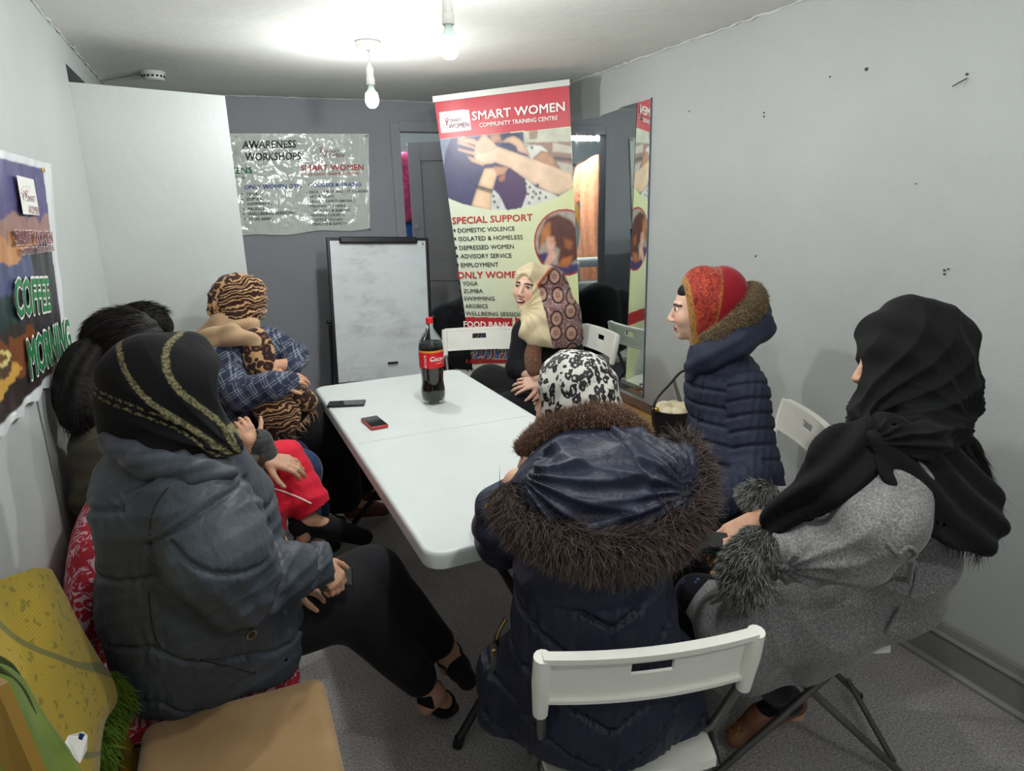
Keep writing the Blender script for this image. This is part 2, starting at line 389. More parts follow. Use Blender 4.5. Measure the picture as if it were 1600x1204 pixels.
def leg_local(e):
    y0 = e * (L_ / 2 - .21)
    fr = MB()
    fr.tube([(-.28, y0, .68), (.28, y0, .68)], .0125, 10)
    for s in (-1, 1):
        fr.tube([(s * .165, y0, .68), (s * .135, y0 + e * .01, .60), (s * .075, y0 + e * .02, .48), (s * .045, y0 + e * .025, .38), (s * .10, y0 + e * .04, .25), (s * .20, y0 + e * .055, .12), (s * .285, y0 + e * .07, .02)], .0135, 10, smooth_n=5)
    fr.tube([(-.05, y0 + e * .02, .42), (.05, y0 + e * .02, .42)], .01, 8)
    o = fr.build('leg_frame', M_LEGBLK, tb, True, world=False)
    for s in (-1, 1): MB().tube([(s * .278, y0 + e * .069, .028), (s * .288, y0 + e * .0705, .0)], .017, 10).build('foot_cap', M_BLACKPL, o, True, world=False)
leg_local(-1); leg_local(1)
MB().tube([(0, -(L_ / 2 - .24), .42), (0, -.25, .69)], .007, 8).build('brace', M_LEGBLK, tb, True, world=False)
MB().tube([(0, (L_ / 2 - .24), .42), (0, .25, .69)], .007, 8).build('brace', M_LEGBLK, tb, True, world=False)

# ------------------------------------------------------------------ things on the table
def bottle():
    c = at(678, 628, z=.741); x, y, z = c
    r = empty('cola_bottle', (x, y, z), 0, 'large clear cola bottle with red cap and red label on the white table', 'bottle')
    out = [(.0, .004), (.018, .003), (.030, 0), (.044, .006), (.0505, .02), (.053, .04), (.0535, .062), (.0515, .075), (.049, .088), (.048, .1), (.0485, .125), (.051, .15), (.0545, .172), (.0545, .245), (.0545, .25), (.0535, .262), (.050, .278), (.043, .295), (.034, .31), (.025, .323), (.018, .334), (.0145, .341), (.0140, .352), (.0165, .354), (.0165, .357), (.0135, .358), (.0135, .372)]
    n = 40; vv = []; ff = []; mm = len(out)
    for k in range(n):
        a = 2 * PI * k / n
        for rr, h in out:
            s = 1.0
            if h < .03: s = 1 - .12 * (1 - h / .03) * (.5 + .5 * math.cos(5 * a)); hh = h + .010 * (1 - h / .03) * (.5 + .5 * math.cos(5 * a)) * (1 if rr > .02 else 0)
            else: hh = h
            vv.append((x + rr * s * math.cos(a), y + rr * s * math.sin(a), z + hh))
    for k in range(n):
        k2 = (k + 1) % n
        for i in range(mm - 1): ff.append((k * mm + i, k2 * mm + i, k2 * mm + i + 1, k * mm + i + 1))
    g = NT('bottle_plastic'); g.b.inputs['Transmission Weight'].default_value = 1; g.b.inputs['Roughness'].default_value = .03; g.b.inputs['IOR'].default_value = 1.08; g.b.inputs['Base Color'].default_value = (.93, .96, .95, 1); g.b.inputs['Specular IOR Level'].default_value = .9
    g.b.inputs['Coat Weight'].default_value = .6
    MB().add(vv, ff).build('bottle_body', g.m, r, True)
    liq = [(0, .008)] + [(max(rr - .0018, 0) * (.93 if h < .03 else 1), h + (.006 if h < .03 else 0)) for rr, h in out if .005 < h < .272] + [(.0455, .276), (0, .276)]
    d = simple('cola', (12, 7, 6), .08, spec=.7); MB().lathe(liq, (x, y, z), 40).build('cola_fill', d, r, .9)
    MB().lathe([(0, .385), (.0135, .385), (.0155, .383), (.0158, .366), (.0158, .361), (.0150, .360)], (x, y, z), 28).build('cap', simple('cap_red', (214, 34, 40), .35), r, .7)
    # label wrapped round the body, lettering as curved print
    lr = .0552; lz0, lz1 = .168, .246
    MB().lathe([(lr, lz0), (lr, lz1 - .009)], (x, y, z), 48).build('label', simple('label_red', (206, 24, 34), .35), r, True, fix=False)
    MB().lathe([(lr, lz1 - .009), (lr, lz1)], (x, y, z), 48).build('label_band', simple('label_gold', (214, 140, 50), .35), r, True, fix=False)
    return x, y, z, lr, r
BOT = bottle()

def phone(px4, z, h, name_label, body_mat, scr, rim):
    c = sum(px4) / 4; u = nrm(px4[1] - px4[0]); L = np.linalg.norm(px4[1] - px4[0]); v = nrm(np.cross(A(0, 0, 1), u)); Wd = abs((px4[2] - px4[1]) @ v); ang = math.atan2(u[1], u[0])
    r = empty('smartphone', tuple(c), 0, name_label, 'phone')
    MB().box((c[0], c[1], z + h / 2), (L, Wd, h), Rz(ang), .004, 3).build('body', body_mat, r, .6)
    MB().box((c[0], c[1], z + h + .0002), (L - .006, Wd - .006, .0012), Rz(ang), .0005).build('screen', scr, r)
    return r, c, ang, L, Wd
M_SCREEN = simple('phone_glass', (14, 16, 18), .06, spec=.8)
TZ = .7405
q0 = at(512, 630, z=.75); q1 = at(571, 627, z=.75); u_ = nrm(q1 - q0); v_ = np.cross(A(0, 0, 1), u_)
q1 = q0 + u_ * .165; r1 = phone([q0 - v_ * .0375, q1 - v_ * .0375, q1 + v_ * .0375, q0 + v_ * .0375], TZ, .009, 'black smartphone lying face up near the table corner, by the plaid jacket', simple('phone_black', (30, 33, 36), .3), M_SCREEN, 0)
a0, a1, a2, a3 = at(562, 655, z=.75), at(593, 650, z=.75), at(607, 661, z=.75), at(578, 669, z=.75)
cen = (a0 + a1 + a2 + a3) / 4; du = nrm((a3 - a0) + (a2 - a1)); dw_ = np.cross(A(0, 0, 1), du); hl, hw = .072, .036
phone([cen - du * hl + dw_ * hw * -1, cen + du * hl - dw_ * hw, cen + du * hl + dw_ * hw, cen - du * hl + dw_ * hw], TZ, .012, 'smartphone in a red case lying face up on the white table', simple('phone_red_case', (196, 56, 50), .45), M_SCREEN, 0)

# ------------------------------------------------------------------ folding chairs
def chair(loc, rz, label, group='white folding chairs'):
    r = empty('folding_chair', loc, rz, label, 'chair', group)
    # seat: shallow dished plastic tray, front +y
    zs = .455; Wd, Dp = .375, .37; nx, ny = 12, 10; vv = []; ff = []
    for lay in (0, 1):
        for j in range(ny + 1):
            for i in range(nx + 1):
                a = i / nx * 2 - 1; b = j / ny * 2 - 1
                # rounded outline
                x = a * Wd / 2 * (1 - .05 * abs(b) ** 4); y = b * Dp / 2 * (1 - .06 * abs(a) ** 4)
                e = max(abs(a), abs(b)); z = zs - .010 * (1 - min(1, ((e) ** 6))) - .012 * max(0, b) ** 4 - (.026 if lay else 0) * 1
                if lay == 0 and e > .99: z -= .004
                vv.append((x, y, z))
    N = (nx + 1) * (ny + 1); idx = lambda i, j, l: l * N + j * (nx + 1) + i
    for j in range(ny):
        for i in range(nx):
            ff.append((idx(i, j, 0), idx(i + 1, j, 0), idx(i + 1, j + 1, 0), idx(i, j + 1, 0))); ff.append((idx(i, j, 1), idx(i, j + 1, 1), idx(i + 1, j + 1, 1), idx(i + 1, j, 1)))
    for i in range(nx): ff.append((idx(i, 0, 0), idx(i, 0, 1), idx(i + 1, 0, 1), idx(i + 1, 0, 0))); ff.append((idx(i, ny, 0), idx(i + 1, ny, 0), idx(i + 1, ny, 1), idx(i, ny, 1)))
    for j in range(ny): ff.append((idx(0, j, 0), idx(0, j + 1, 0), idx(0, j + 1, 1), idx(0, j, 1))); ff.append((idx(nx, j, 0), idx(nx, j, 1), idx(nx, j + 1, 1), idx(nx, j + 1, 0)))
    MB().add(vv, ff).build('seat', M_PLASTIC, r, .6, world=False)
    # backrest: curved panel with a hand slot, thick top rim, wrapped ends
    nb = 22; m = MB()
    def bp(a, z, th=0):   # a -1..1 across
        y = -.235 - .022 * (1 - a * a) * 1 + (.84 - z) * .22; return (a * .207, y + th, z - .04)
    def patch(aa, zz, t0, t1):
        vv = []; ff = []; na = len(aa); nz = len(zz)
        for t in (t0, t1):
            for z in zz:
                for a in aa: vv.append(bp(a, z, t))
        I = lambda i, j, l: l * na * nz + j * na + i
        for j in range(nz - 1):
            for i in range(na - 1): ff.append((I(i, j, 0), I(i, j + 1, 0), I(i + 1, j + 1, 0), I(i + 1, j, 0))); ff.append((I(i, j, 1), I(i + 1, j, 1), I(i + 1, j + 1, 1), I(i, j + 1, 1)))
        for i in range(na - 1): ff.append((I(i, 0, 0), I(i + 1, 0, 0), I(i + 1, 0, 1), I(i, 0, 1))); ff.append((I(i, nz - 1, 0), I(i, nz - 1, 1), I(i + 1, nz - 1, 1), I(i + 1, nz - 1, 0)))
        for j in range(nz - 1): ff.append((I(0, j, 0), I(0, j, 1), I(0, j + 1, 1), I(0, j + 1, 0))); ff.append((I(na - 1, j, 0), I(na - 1, j + 1, 0), I(na - 1, j + 1, 1), I(na - 1, j, 1)))
        m.add(vv, ff)
    L1 = list(np.linspace(-.97, -.2, 9)); L2 = list(np.linspace(.2, .97, 9)); Lm = list(np.linspace(-.2, .2, 7))
    patch(L1, [.725, .78, .836], -.002, .006); patch(L2, [.725, .78, .836], -.002, .006)
    patch(Lm, [.725, .755, .785], -.002, .006); patch(Lm, [.813, .825, .836], -.002, .006)
    patch(list(np.linspace(-1, 1, 21)), [.832, .84, .845], -.018, .008)     # top rim
    patch(list(np.linspace(-1, 1, 21)), [.722, .727, .731], -.012, .008)    # bottom rim
    o = m.build('backrest', M_PLASTIC, r, .6, world=False)
    for s in (-1, 1): MB().tube([bp(s * 1.0, .842, -.004), bp(s * 1.0, .78, -.004), bp(s * 1.0, .69, -.004)], [.017, .019, .015], 12).build('end_cap', M_PLASTIC, o, True, world=False)
    for s in (-1, 1):
        t = A(*bp(s, .72, -.004)); MB().tube([bp(s, .80, -.004), tuple(t), (s * .190, -.13, .50), (s * .186, .25, .015)], .0105, 10).build('leg', M_TUBE, r, True, world=False)
        MB().tube([(s * .165, .15, .425), (s * .165, -.27, .015)], .0105, 10).build('leg', M_TUBE, r, True, world=False)
    MB().tube([(-.186, .245, .03), (.186, .245, .03)], .009, 8).build('stretcher', M_TUBE, r, True, world=False)
    MB().tube([(-.165, -.23, .07), (.165, -.23, .07)], .009, 8).build('stretcher', M_TUBE, r, True, world=False)
    MB().tube([(-.165, .13, .417), (.165, .13, .417)], .009, 8).build('seat_bar', M_TUBE, r, True, world=False)
    for s in (-1, 1):
        MB().sphere((s * .186, .25, .012), .0135, 8, 6).build('foot', M_BLACKPL, r, True, world=False); MB().sphere((s * .165, -.27, .012), .0135, 8, 6).build('foot', M_BLACKPL, r, True, world=False)
    return r
def copy_tree(o, parent=None):
    c = o.copy(); col.objects.link(c)
    if parent is not None: c.parent = parent; c.matrix_parent_inverse = o.matrix_parent_inverse.copy()
    for ch in o.children: copy_tree(ch, c)
    return c
proto = chair((.711, 1.126, 0), math.radians(-15), 'white folding chair in the foreground with the fur-hooded person on it')
spots = [((1.43, 1.255, 0), math.radians(61), 'white folding chair under the person in the grey wool coat'),
         ((1.735, 1.87, 0), math.radians(66), 'white folding chair behind the person in the red headscarf, against the right wall'),
         ((1.785, 3.43, 0), math.radians(86), 'white folding chair under the smiling person by the mirror'),
         ((1.33, 3.60, 0), math.radians(160), 'empty white folding chair between the table end and the roll-up banner'),
         ((1.62, 4.32, 0), math.radians(172), 'white folding chair behind the banner with a black coat thrown over it')]
CH = [proto]
for loc, rz, lb in spots:
    c = copy_tree(proto); c.location = loc; c.rotation_euler = (0, 0, rz); c['label'] = lb; CH.append(c)
    if loc[1] > 3: c.scale = (1.02, 1.02, 1.07)

# ------------------------------------------------------------------ lettering and flat print
def text_mesh(body, bold=.0, spacing=1.0, shear=0):
    cu = bpy.data.curves.new('t', 'FONT'); cu.body = body; cu.size = 1; cu.offset = 0; cu.space_character = spacing; cu.shear = shear; cu.resolution_u = 2; cu.extrude = 0
    o = bpy.data.objects.new('t', cu); col.objects.link(o); dg = bpy.context.evaluated_depsgraph_get(); me = bpy.data.meshes.new_from_object(o.evaluated_get(dg))
    n = len(me.vertices); v = np.zeros(n * 3); me.vertices.foreach_get('co', v); v = v.reshape(-1, 3); f = [tuple(p.vertices) for p in me.polygons]
    bpy.data.objects.remove(o); bpy.data.curves.remove(cu); bpy.data.meshes.remove(me)
    if bold > .004 and len(v):      # heavier strokes: the outline repeated on a small ring
        k = 4 if bold < .05 else 10; R_ = bold * (.75 if bold < .05 else .6); V = [v]; F = list(f)
        for i in range(k):
            a = 2 * PI * (i + .5) / k; w_ = v.copy(); w_[:, 0] += R_ * math.cos(a); w_[:, 1] += R_ * math.sin(a); w_[:, 2] = (i + 1) * 1.0; V.append(w_); F += [tuple(q + n * (i + 1) for q in p) for p in f]
        v = np.concatenate(V); f = F
    return v, f
N_0 = np.zeros(3)
def text_on(body, b0, b1, top, mat, parent, off, bold=.018, name='lettering', spacing=1.0, curve=None, shear=0, post=None):
    """b0,b1: 3D ends of the base line; top: 3D point above b0 at cap height; off: normal offset"""
    v, f = text_mesh(body, bold, spacing, shear)
    if not len(v): return None
    x0, x1 = v[:, 0].min(), v[:, 0].max(); cap = .73 if not any(ch in body for ch in 'y') else .73
    b0 = np.asarray(b0); b1 = np.asarray(b1); top = np.asarray(top)
    s = (v[:, 0] - x0) / (x1 - x0); t = v[:, 1] / cap
    p = b0 + s[:, None] * (b1 - b0) + t[:, None] * (top - b0) + np.asarray(off)
    nn = np.cross(b1 - b0, top - b0); nl = np.linalg.norm(nn)
    if curve: p = curve(s, t)
    elif nl > 0: nn = nn / nl; nn = nn if nn @ (CAM - b0) > 0 else -nn; p = p + v[:, 2:3] * nn * .0001
    if post: p = post(p)
    me = bpy.data.meshes.new(name); me.from_pydata(p.tolist(), [], f); return link(name, me, mat, parent, smooth=False)
def grid_print(name, TL, TR, BL, BR, nu, nv, fn, mat, parent, disp=None):
    TL, TR, BL, BR = [np.asarray(q, float) for q in (TL, TR, BL, BR)]
    s, t = np.meshgrid(np.linspace(0, 1, nu), np.linspace(0, 1, nv)); s = s.ravel(); t = t.ravel()
    p = (TL * (1 - s)[:, None] + TR * s[:, None]) * (1 - t)[:, None] + (BL * (1 - s)[:, None] + BR * s[:, None]) * t[:, None]
    if disp is not None: p = p + disp(s, t)
    i, j = np.meshgrid(np.arange(nu - 1), np.arange(nv - 1)); a = (j * nu + i).ravel(); f = np.stack([a, a + 1, a + nu + 1, a + nu], 1)
    me = mesh_np(name, p, f); set_col(me, fn(s, t)); return link(name, me, mat, parent, smooth=True)
def mesh_np(name, v, f):
    me = bpy.data.meshes.new(name); v = np.asarray(v, np.float32); f = np.asarray(f, np.int32); k = f.shape[1]
    me.vertices.add(len(v)); me.vertices.foreach_set('co', v.ravel()); me.loops.add(f.size); me.loops.foreach_set('vertex_index', f.ravel())
    me.polygons.add(len(f)); me.polygons.foreach_set('loop_start', np.arange(0, f.size, k, dtype=np.int32)); me.update(calc_edges=True); me.validate(); return me
def set_col(me, c):
    c = np.asarray(c, float)
    if c.shape[1] == 3: c = np.concatenate([c, np.ones((len(c), 1))], 1)
    at_ = me.color_attributes.new('Col', 'FLOAT_COLOR', 'POINT'); at_.data.foreach_set('color', c.astype(np.float32).ravel())
def L3(*c): return np.array(lin(c)[:3])
def poly_mask(s, t, poly):
    x = s; y = t; inside = np.zeros(len(s), bool); n = len(poly)
    for i in range(n):
        x0, y0 = poly[i]; x1, y1 = poly[(i + 1) % n]
        if y0 == y1: continue
        c = ((y0 > y) != (y1 > y)) & (x < (x1 - x0) * (y - y0) / (y1 - y0) + x0); inside ^= c
    return inside
def noise2(s, t, f, seed=0):
    r = np.random.RandomState(seed); o = np.zeros(len(s))
    for k in range(5):
        a = r.uniform(0, 2 * PI); ff = f * (1.7 ** (k * .5)); o += np.sin(ff * (s * math.cos(a) + t * math.sin(a)) + r.uniform(0, 6) + 1.5 * np.sin(ff * .6 * (s * math.sin(a) - t * math.cos(a)) + k)) / (k + 1)
    return o / 2.3
M_PRINT = attr_mat('printed_vinyl', .38, bump=.04, bscale=8, spec=.5)
M_INKR = simple('ink_red', (186, 38, 44), .4); M_INKK = simple('ink_black', (34, 32, 34), .4); M_INKW = simple('ink_white', (238, 236, 232), .4)
M_INKG = simple('ink_green', (24, 128, 72), .4); M_INKB = simple('ink_blue', (52, 78, 158), .4); M_INKM = simple('ink_maroon', (134, 40, 66), .4); M_INKD = simple('ink_grey', (62, 62, 64), .45)

# ---- roll-up banner -------------------------------------------------------
BR_ = A(1.92, 3.57, 0); BL_ = A(1.25, 4.0, 0); bnv = nrm(BR_ - BL_); bnn = nrm(A(bnv[1], -bnv[0], 0))
def bn(u, v):
    """point of the banner plane seen at photo position"""
    q = CM.T @ np.array([(u - 800) / FOC, (v - 602) / FOC, 1.0]); t = ((BR_ - CAM) @ bnn) / (q @ bnn); return CAM + q * t
ban = empty('rollup_banner', tuple(BR_ * .5 + BL_ * .5), 0, 'tall cream and red roll-up banner leaning behind the table end', 'banner')
TLb, TRb = bn(679, 160), bn(889, 134); side = nrm(TRb - TLb); dnv = nrm(bn(742, 600) - TLb); Hb = 2.05; dnr = nrm(bn(905, 480) - TRb)
dn_ = nrm(dnv + dnr)
BLb = TLb + dnv * ((TLb[2] - .08) / -dnv[2]); BRb = TRb + dnr * ((TRb[2] - .08) / -dnr[2])
Wbn = np.linalg.norm(TRb - TLb)
INV = None
def st(p):  # banner-local coordinates (bilinear inverse by iteration)
    s, t = .5, .5
    for _ in range(20):
        cur = (TLb * (1 - s) + TRb * s) * (1 - t) + (BLb * (1 - s) + BRb * s) * t; ds = (TRb - TLb) * (1 - t) + (BRb - BLb) * t; dt = (BLb * (1 - s) + BRb * s) - (TLb * (1 - s) + TRb * s)
        J = np.stack([ds, dt], 1); d, *_ = np.linalg.lstsq(J, p - cur, rcond=None); s += d[0]; t += d[1]
    return s, t
def sp(u, v): return st(bn(u, v))
def zp(x, y): return sp(670 + x * .17442, 125 + y * .17442)      # photo crop coordinates, top part
def zq(x, y): return sp(690 + x * .17442, 320 + y * .17442)
def banner_colour(s, t):
    c = np.tile(L3(226, 226, 176), (len(s), 1)) * (1 - .25 * 0)
    g = np.clip(s * 1.0, 0, 1)[:, None]; c = L3(214, 219, 200) * (1 - g * .6) + L3(226, 228, 150) * g * .6
    def fill(pts, colr, f=zp):
        m_ = poly_mask(s, t, [f(*q) for q in pts]); c[m_] = colr
    # photograph area
    area = [(78, 530), (1270, 420), (1300, 965), (1180, 1035), (1050, 1090), (900, 1135), (720, 1165), (560, 1165), (420, 1140), (300, 1110), (200, 1070), (135, 1040)]
    am = poly_mask(s, t, [zp(*q) for q in area]); c[am] = L3(78, 74, 108)
    keep = c.copy()
    def pic(pts, colr, f=zp):
        m_ = poly_mask(s, t, [f(*q) for q in pts]) & am; c[m_] = colr
    pic([(60, 520), (200, 520), (150, 640), (130, 800), (160, 1000), (100, 1060)], L3(124, 134, 158))
    pic([(840, 430), (1300, 410), (1300, 560), (860, 590)], L3(196, 196, 178)); pic([(860, 560), (1300, 550), (1300, 800), (1120, 780), (1060, 640)], L3(150, 120, 108))
    pic([(1110, 560), (1300, 600), (1300, 660), (1110, 640)], L3(198, 190, 176)); pic([(1110, 680), (1300, 700), (1300, 730), (1120, 715)], L3(90, 80, 84)); pic([(1140, 730), (1300, 760), (1300, 840), (1190, 800)], L3(186, 180, 168))
    pic([(900, 430), (980, 430), (970, 530), (900, 530)], L3(150, 130, 108))
    pic([(545, 490), (650, 480), (660, 560), (570, 560)], L3(186, 134, 112)); pic([(640, 478), (800, 470), (840, 560), (660, 600)], L3(60, 60, 92))
    pic([(860, 600), (930, 580), (1010, 590), (1070, 640), (1010, 640), (930, 720), (860, 640)], L3(214, 214, 206))           # sleeve
    pic([(930, 700), (1010, 630), (1080, 650), (1120, 700), (1150, 790), (1000, 760)], L3(186, 140, 114))                      # shoulder
    pic([(560, 960), (640, 1040), (700, 1170), (560, 1170)], L3(206, 206, 204)); pic([(860, 870), (960, 960), (1160, 1040), (1000, 1120), (830, 1150), (880, 1000)], L3(214, 212, 206))
    pic([(620, 860), (720, 780), (860, 860), (880, 1020), (830, 1150), (700, 1160), (660, 1080), (590, 960)], L3(84, 64, 98))   # hair
    pic([(640, 560), (700, 520), (760, 500), (820, 530), (870, 590), (900, 660), (915, 690), (870, 660), (800, 640), (780, 590), (720, 560)], L3(222, 184, 158))  # second hand
    pic([(600, 590), (690, 620), (860, 680), (1060, 760), (1290, 830), (1300, 975), (1180, 1030), (1080, 1010), (900, 910), (720, 780), (600, 740), (480, 760), (410, 690), (410, 620)], L3(230, 198, 170))  # forearm
    pic([(470, 500), (510, 490), (620, 600), (560, 640), (470, 660), (410, 640), (430, 560)], L3(220, 176, 150))                # palm
    for q in ([(260, 515), (400, 525), (450, 560), (440, 590), (380, 570), (260, 540)], [(255, 550), (300, 555), (430, 600), (420, 620), (350, 600), (255, 570)], [(255, 610), (290, 615), (440, 650), (430, 680), (260, 632)], [(340, 680), (370, 685), (500, 740), (490, 770), (380, 730)], [(470, 500), (505, 495), (600, 580), (560, 620)]): pic(q, L3(226, 180, 152))
    pic([(500, 790), (600, 780), (610, 860), (570, 1000), (560, 1170), (380, 1130), (440, 950)], L3(228, 194, 160)); pic([(580, 770), (720, 780), (680, 840), (610, 860)], L3(206, 156, 130))
    pic([(620, 880), (690, 840), (680, 900), (640, 915)], L3(196, 140, 118))
    pic([(410, 935), (580, 985), (575, 1000), (405, 950)], L3(70, 64, 70)); pic([(430, 960), (575, 1008), (570, 1018), (428, 972)], L3(90, 80, 80))
    for (x, y) in ((930, 1050), (890, 1020), (960, 1020), (905, 960), (990, 1060), (940, 1000), (590, 1090), (620, 1140), (580, 1040), (925, 605), (900, 1100), (1000, 1010), (870, 930), (1050, 1050), (975, 940)):
        a, b = zp(x, y); m_ = ((s - a) * Wbn) ** 2 + ((t - b) * 2.1) ** 2 < .0075 ** 2; c[m_ & am] = L3(62, 60, 74)
    NU, NV = 230, 540
    def blur(a, r):
        a = a.reshape(NV, NU, -1); k_ = np.arange(-r, r + 1)
        for ax in (0, 1):
            pd = np.pad(a, [(r, r) if i == ax else (0, 0) for i in range(3)], mode='edge'); a = sum(np.take(pd, np.arange(a.shape[ax]) + r + j, axis=ax) for j in k_) / len(k_)
        return a.reshape(NU * NV, -1)
    skin = (c[:, 0] > L3(180, 0, 0)[0]) & (c[:, 0] > c[:, 2] * 1.35) & am; sm = blur(skin.astype(float), 5)[:, 0]
    sh = 1 + .12 * noise2(s, t * 2.4, 26, 4) + .06 * noise2(s, t * 2.4, 70, 5); c[am] = (c * sh[:, None])[am]
    c = np.where(skin[:, None], c * (.62 + .38 * np.clip((sm - .35) / .6, 0, 1))[:, None], c); cb = blur(c, 1); c = np.where(am[:, None], cb, c)
    # header
    m_ = poly_mask(s, t, [(-.1, -.1), (1.1, -.1), zp(1290, 415), zp(60, 532)]); c[m_] = L3(196, 58, 70)
    m_ = poly_mask(s, t, [zp(92, 292), zp(360, 262), zp(377, 445), zp(113, 475)]); c[m_] = L3(232, 232, 236)
    # round picture
    cx, cy = zq(1100, 340); rr = .19; d2 = np.sqrt(((s - cx) * Wbn) ** 2 + ((t - cy) * 2.1) ** 2)
    c[d2 < rr] = L3(178, 40, 50); im = d2 < rr - .008; c[im] = L3(172, 160, 150)
    def rp(pts, colr):
        m_ = poly_mask(s, t, [zq(*q) for q in pts]) & im; c[m_] = colr
    rp([(850, 440), (960, 420), (1000, 540), (1260, 520), (1260, 660), (900, 640), (850, 540)], L3(70, 62, 108))
    rp([(900, 200), (940, 120), (1040, 80), (1160, 140), (1240, 260), (1240, 480), (1120, 540), (1040, 520), (1060, 400), (960, 330), (900, 330), (870, 420), (870, 300)], L3(96, 56, 50))
    rp([(900, 200), (970, 150), (980, 260), (920, 330), (880, 400)], L3(188, 120, 70)); rp([(1080, 480), (1180, 450), (1130, 560), (1030, 550)], L3(186, 112, 62)); rp([(1100, 300), (1180, 330), (1160, 400), (1100, 380)], L3(160, 96, 56))
    rp([(930, 290), (1010, 280), (1020, 360), (950, 390)], L3(214, 160, 140))
    rp([(950, 420), (960, 380), (1030, 330), (990, 400), (1020, 420), (1030, 460), (960, 560), (900, 560), (960, 440)], L3(226, 176, 156)); rp([(940, 320), (960, 330), (975, 400), (950, 430)], L3(226, 176, 156))
    cs = c * (1 + .22 * noise2(s * 1.2, t * 3, 60, 8) + .15 * noise2(s * 3, t * 3, 120, 3))[:, None]; c = np.where(im[:, None], blur(cs, 2), c)
    # red panels and food picture, lower part
    def zr(x, y): return sp(690 + x * .11628, 480 + y * .11628)
    m_ = poly_mask(s, t, [zr(272, 128), zr(950, 142), zr(957, 312), zr(286, 296)]); c[m_] = L3(186, 40, 50)
    m_ = poly_mask(s, t, [zr(985, 142), zr(1900, 150), zr(1900, 320), zr(990, 312)]); c[m_] = L3(186, 40, 50)
    m_ = poly_mask(s, t, [zr(300, 312), zr(957, 322), zr(985, 690), zr(330, 690)])
    q = noise2(s, t * 2.2, 70, 9); pal = np.where((q > .4)[:, None], L3(70, 120, 190), np.where((q > .05)[:, None], L3(96, 60, 84), np.where((q > -.3)[:, None], L3(190, 186, 180), L3(120, 60, 50)))); c[m_] = pal[m_]
    m_ = poly_mask(s, t, [zr(810, 322), zr(952, 325), zr(880, 410)]); c[m_] = L3(176, 196, 60)
    m_ = poly_mask(s, t, [zr(330, 690), zr(990, 700), zr(1000, 750), zr(335, 765)]); c[m_] = L3(150, 56, 56)
    return c
off_n = -bnn if (bnn @ (CAM - BR_)) < 0 else bnn
def bdisp(s, t): return (off_n[None, :] * (.006 * np.sin(s * 3.0) * np.sin(t * 5) + .003 * np.sin(14 * s + 6 * t) * np.exp(-t * 7))[:, None])
grid_print('banner_sheet', TLb, TRb, BLb, BRb, 230, 540, banner_colour, M_PRINT, ban, bdisp)
bk = MB(); bk.add([TLb - off_n * .003, TRb - off_n * .003, BRb - off_n * .003, BLb - off_n * .003], [(0, 1, 2, 3)]); bk.build('sheet_backing', M_WHITE, ban)
m = MB(); e0 = TLb - side * .006; e1 = TRb + side * .006; up = -dn_
m.prism([e0 - off_n * .012, e0 + off_n * .012, e0 + off_n * .012 + up * .032, e0 - off_n * .012 + up * .032], nrm(e1 - e0), np.linalg.norm(e1 - e0)); m.build('top_rail', simple('rail_silver', (196, 196, 190), .4, .3), ban)
bc = (BLb + BRb) / 2; m = MB(); m.box((bc[0], bc[1], .045), (np.linalg.norm(BRb - BLb) + .03, .1, .085), Rz(math.atan2(bnv[1], bnv[0])), .02, 3); m.build('base_cassette', simple('cassette_silver', (170, 170, 170), .35, .6), ban, .6)
MB().tube([bc - off_n * .03 + A(0, 0, .05), (TLb + TRb) / 2 - off_n * .02], .008, 8).build('support_pole', M_TUBE, ban)
ON = off_n * .0085
def bt(body, p0, p1, ptop, mat, fn, bold=.018, name='lettering', spacing=1.0):
    f = lambda x, y: fn(x, y); return text_on(body, f(*p0), f(*p1), f(*ptop), mat, ban, ON, bold, name, spacing)
fa = lambda x, y: bn(670 + x * .17442, 125 + y * .17442); fb = lambda x, y: bn(690 + x * .17442, 320 + y * .17442); fc = lambda x, y: bn(690 + x * .11628, 480 + y * .11628)
bt('SMART WOMEN', (392, 362), (1222, 275), (386, 282), M_INKW, fa, .03)
bt('COMMUNITY TRAINING CENTRE', (458, 424), (1156, 357), (455, 385), M_INKW, fa, .02)
bt('SMART', (190, 383), (296, 368), (188, 350), M_INKM, fa, 0); bt('WOMEN', (182, 438), (362, 418), (178, 392), M_INKM, fa, .01)
bt('SPECIAL SUPPORT', (98, 170), (818, 140), (95, 108), M_INKR, fb, .025)
for tx, x0, y0, x1, y1, hh in (('DOMESTIC VIOLENCE', 148, 247, 658, 229, 40), ('ISOLATED & HOMELESS', 155, 322, 730, 306, 40), ('DEPRESSED WOMEN', 163, 402, 650, 390, 40), ('ADVISORY SERVICE', 174, 477, 630, 471, 40), ('EMPLOYMENT', 178, 556, 512, 551, 40), ('YOGA', 192, 720, 328, 717, 37), ('ZUMBA', 200, 786, 374, 785, 36), ('SWIMMING', 205, 853, 478, 853, 36), ('AROBICS', 216, 920, 418, 920, 36), ('WELLBEING SESSIONS', 219, 986, 760, 996, 36)):
    bt(tx, (x0, y0), (x1, y1), (x0 - 4, y0 - hh), M_INKK, fb, .016)
    bx0 = fb(x0 - 31, y0 - hh / 2); k = .012; m = MB(); uu = nrm(fb(x1, y1) - fb(x0, y0)); vv_ = A(0, 0, 1)
    m.add([bx0 + ON + uu * k * .62, bx0 + ON + vv_ * k, bx0 + ON - uu * k * .62, bx0 + ON - vv_ * k], [(0, 1, 2, 3)]); m.build('bullet', M_INKK, ban, fix=False)
bt('ONLY WOMEN', (142, 655), (735, 650), (140, 595), M_INKR, fb, .025)
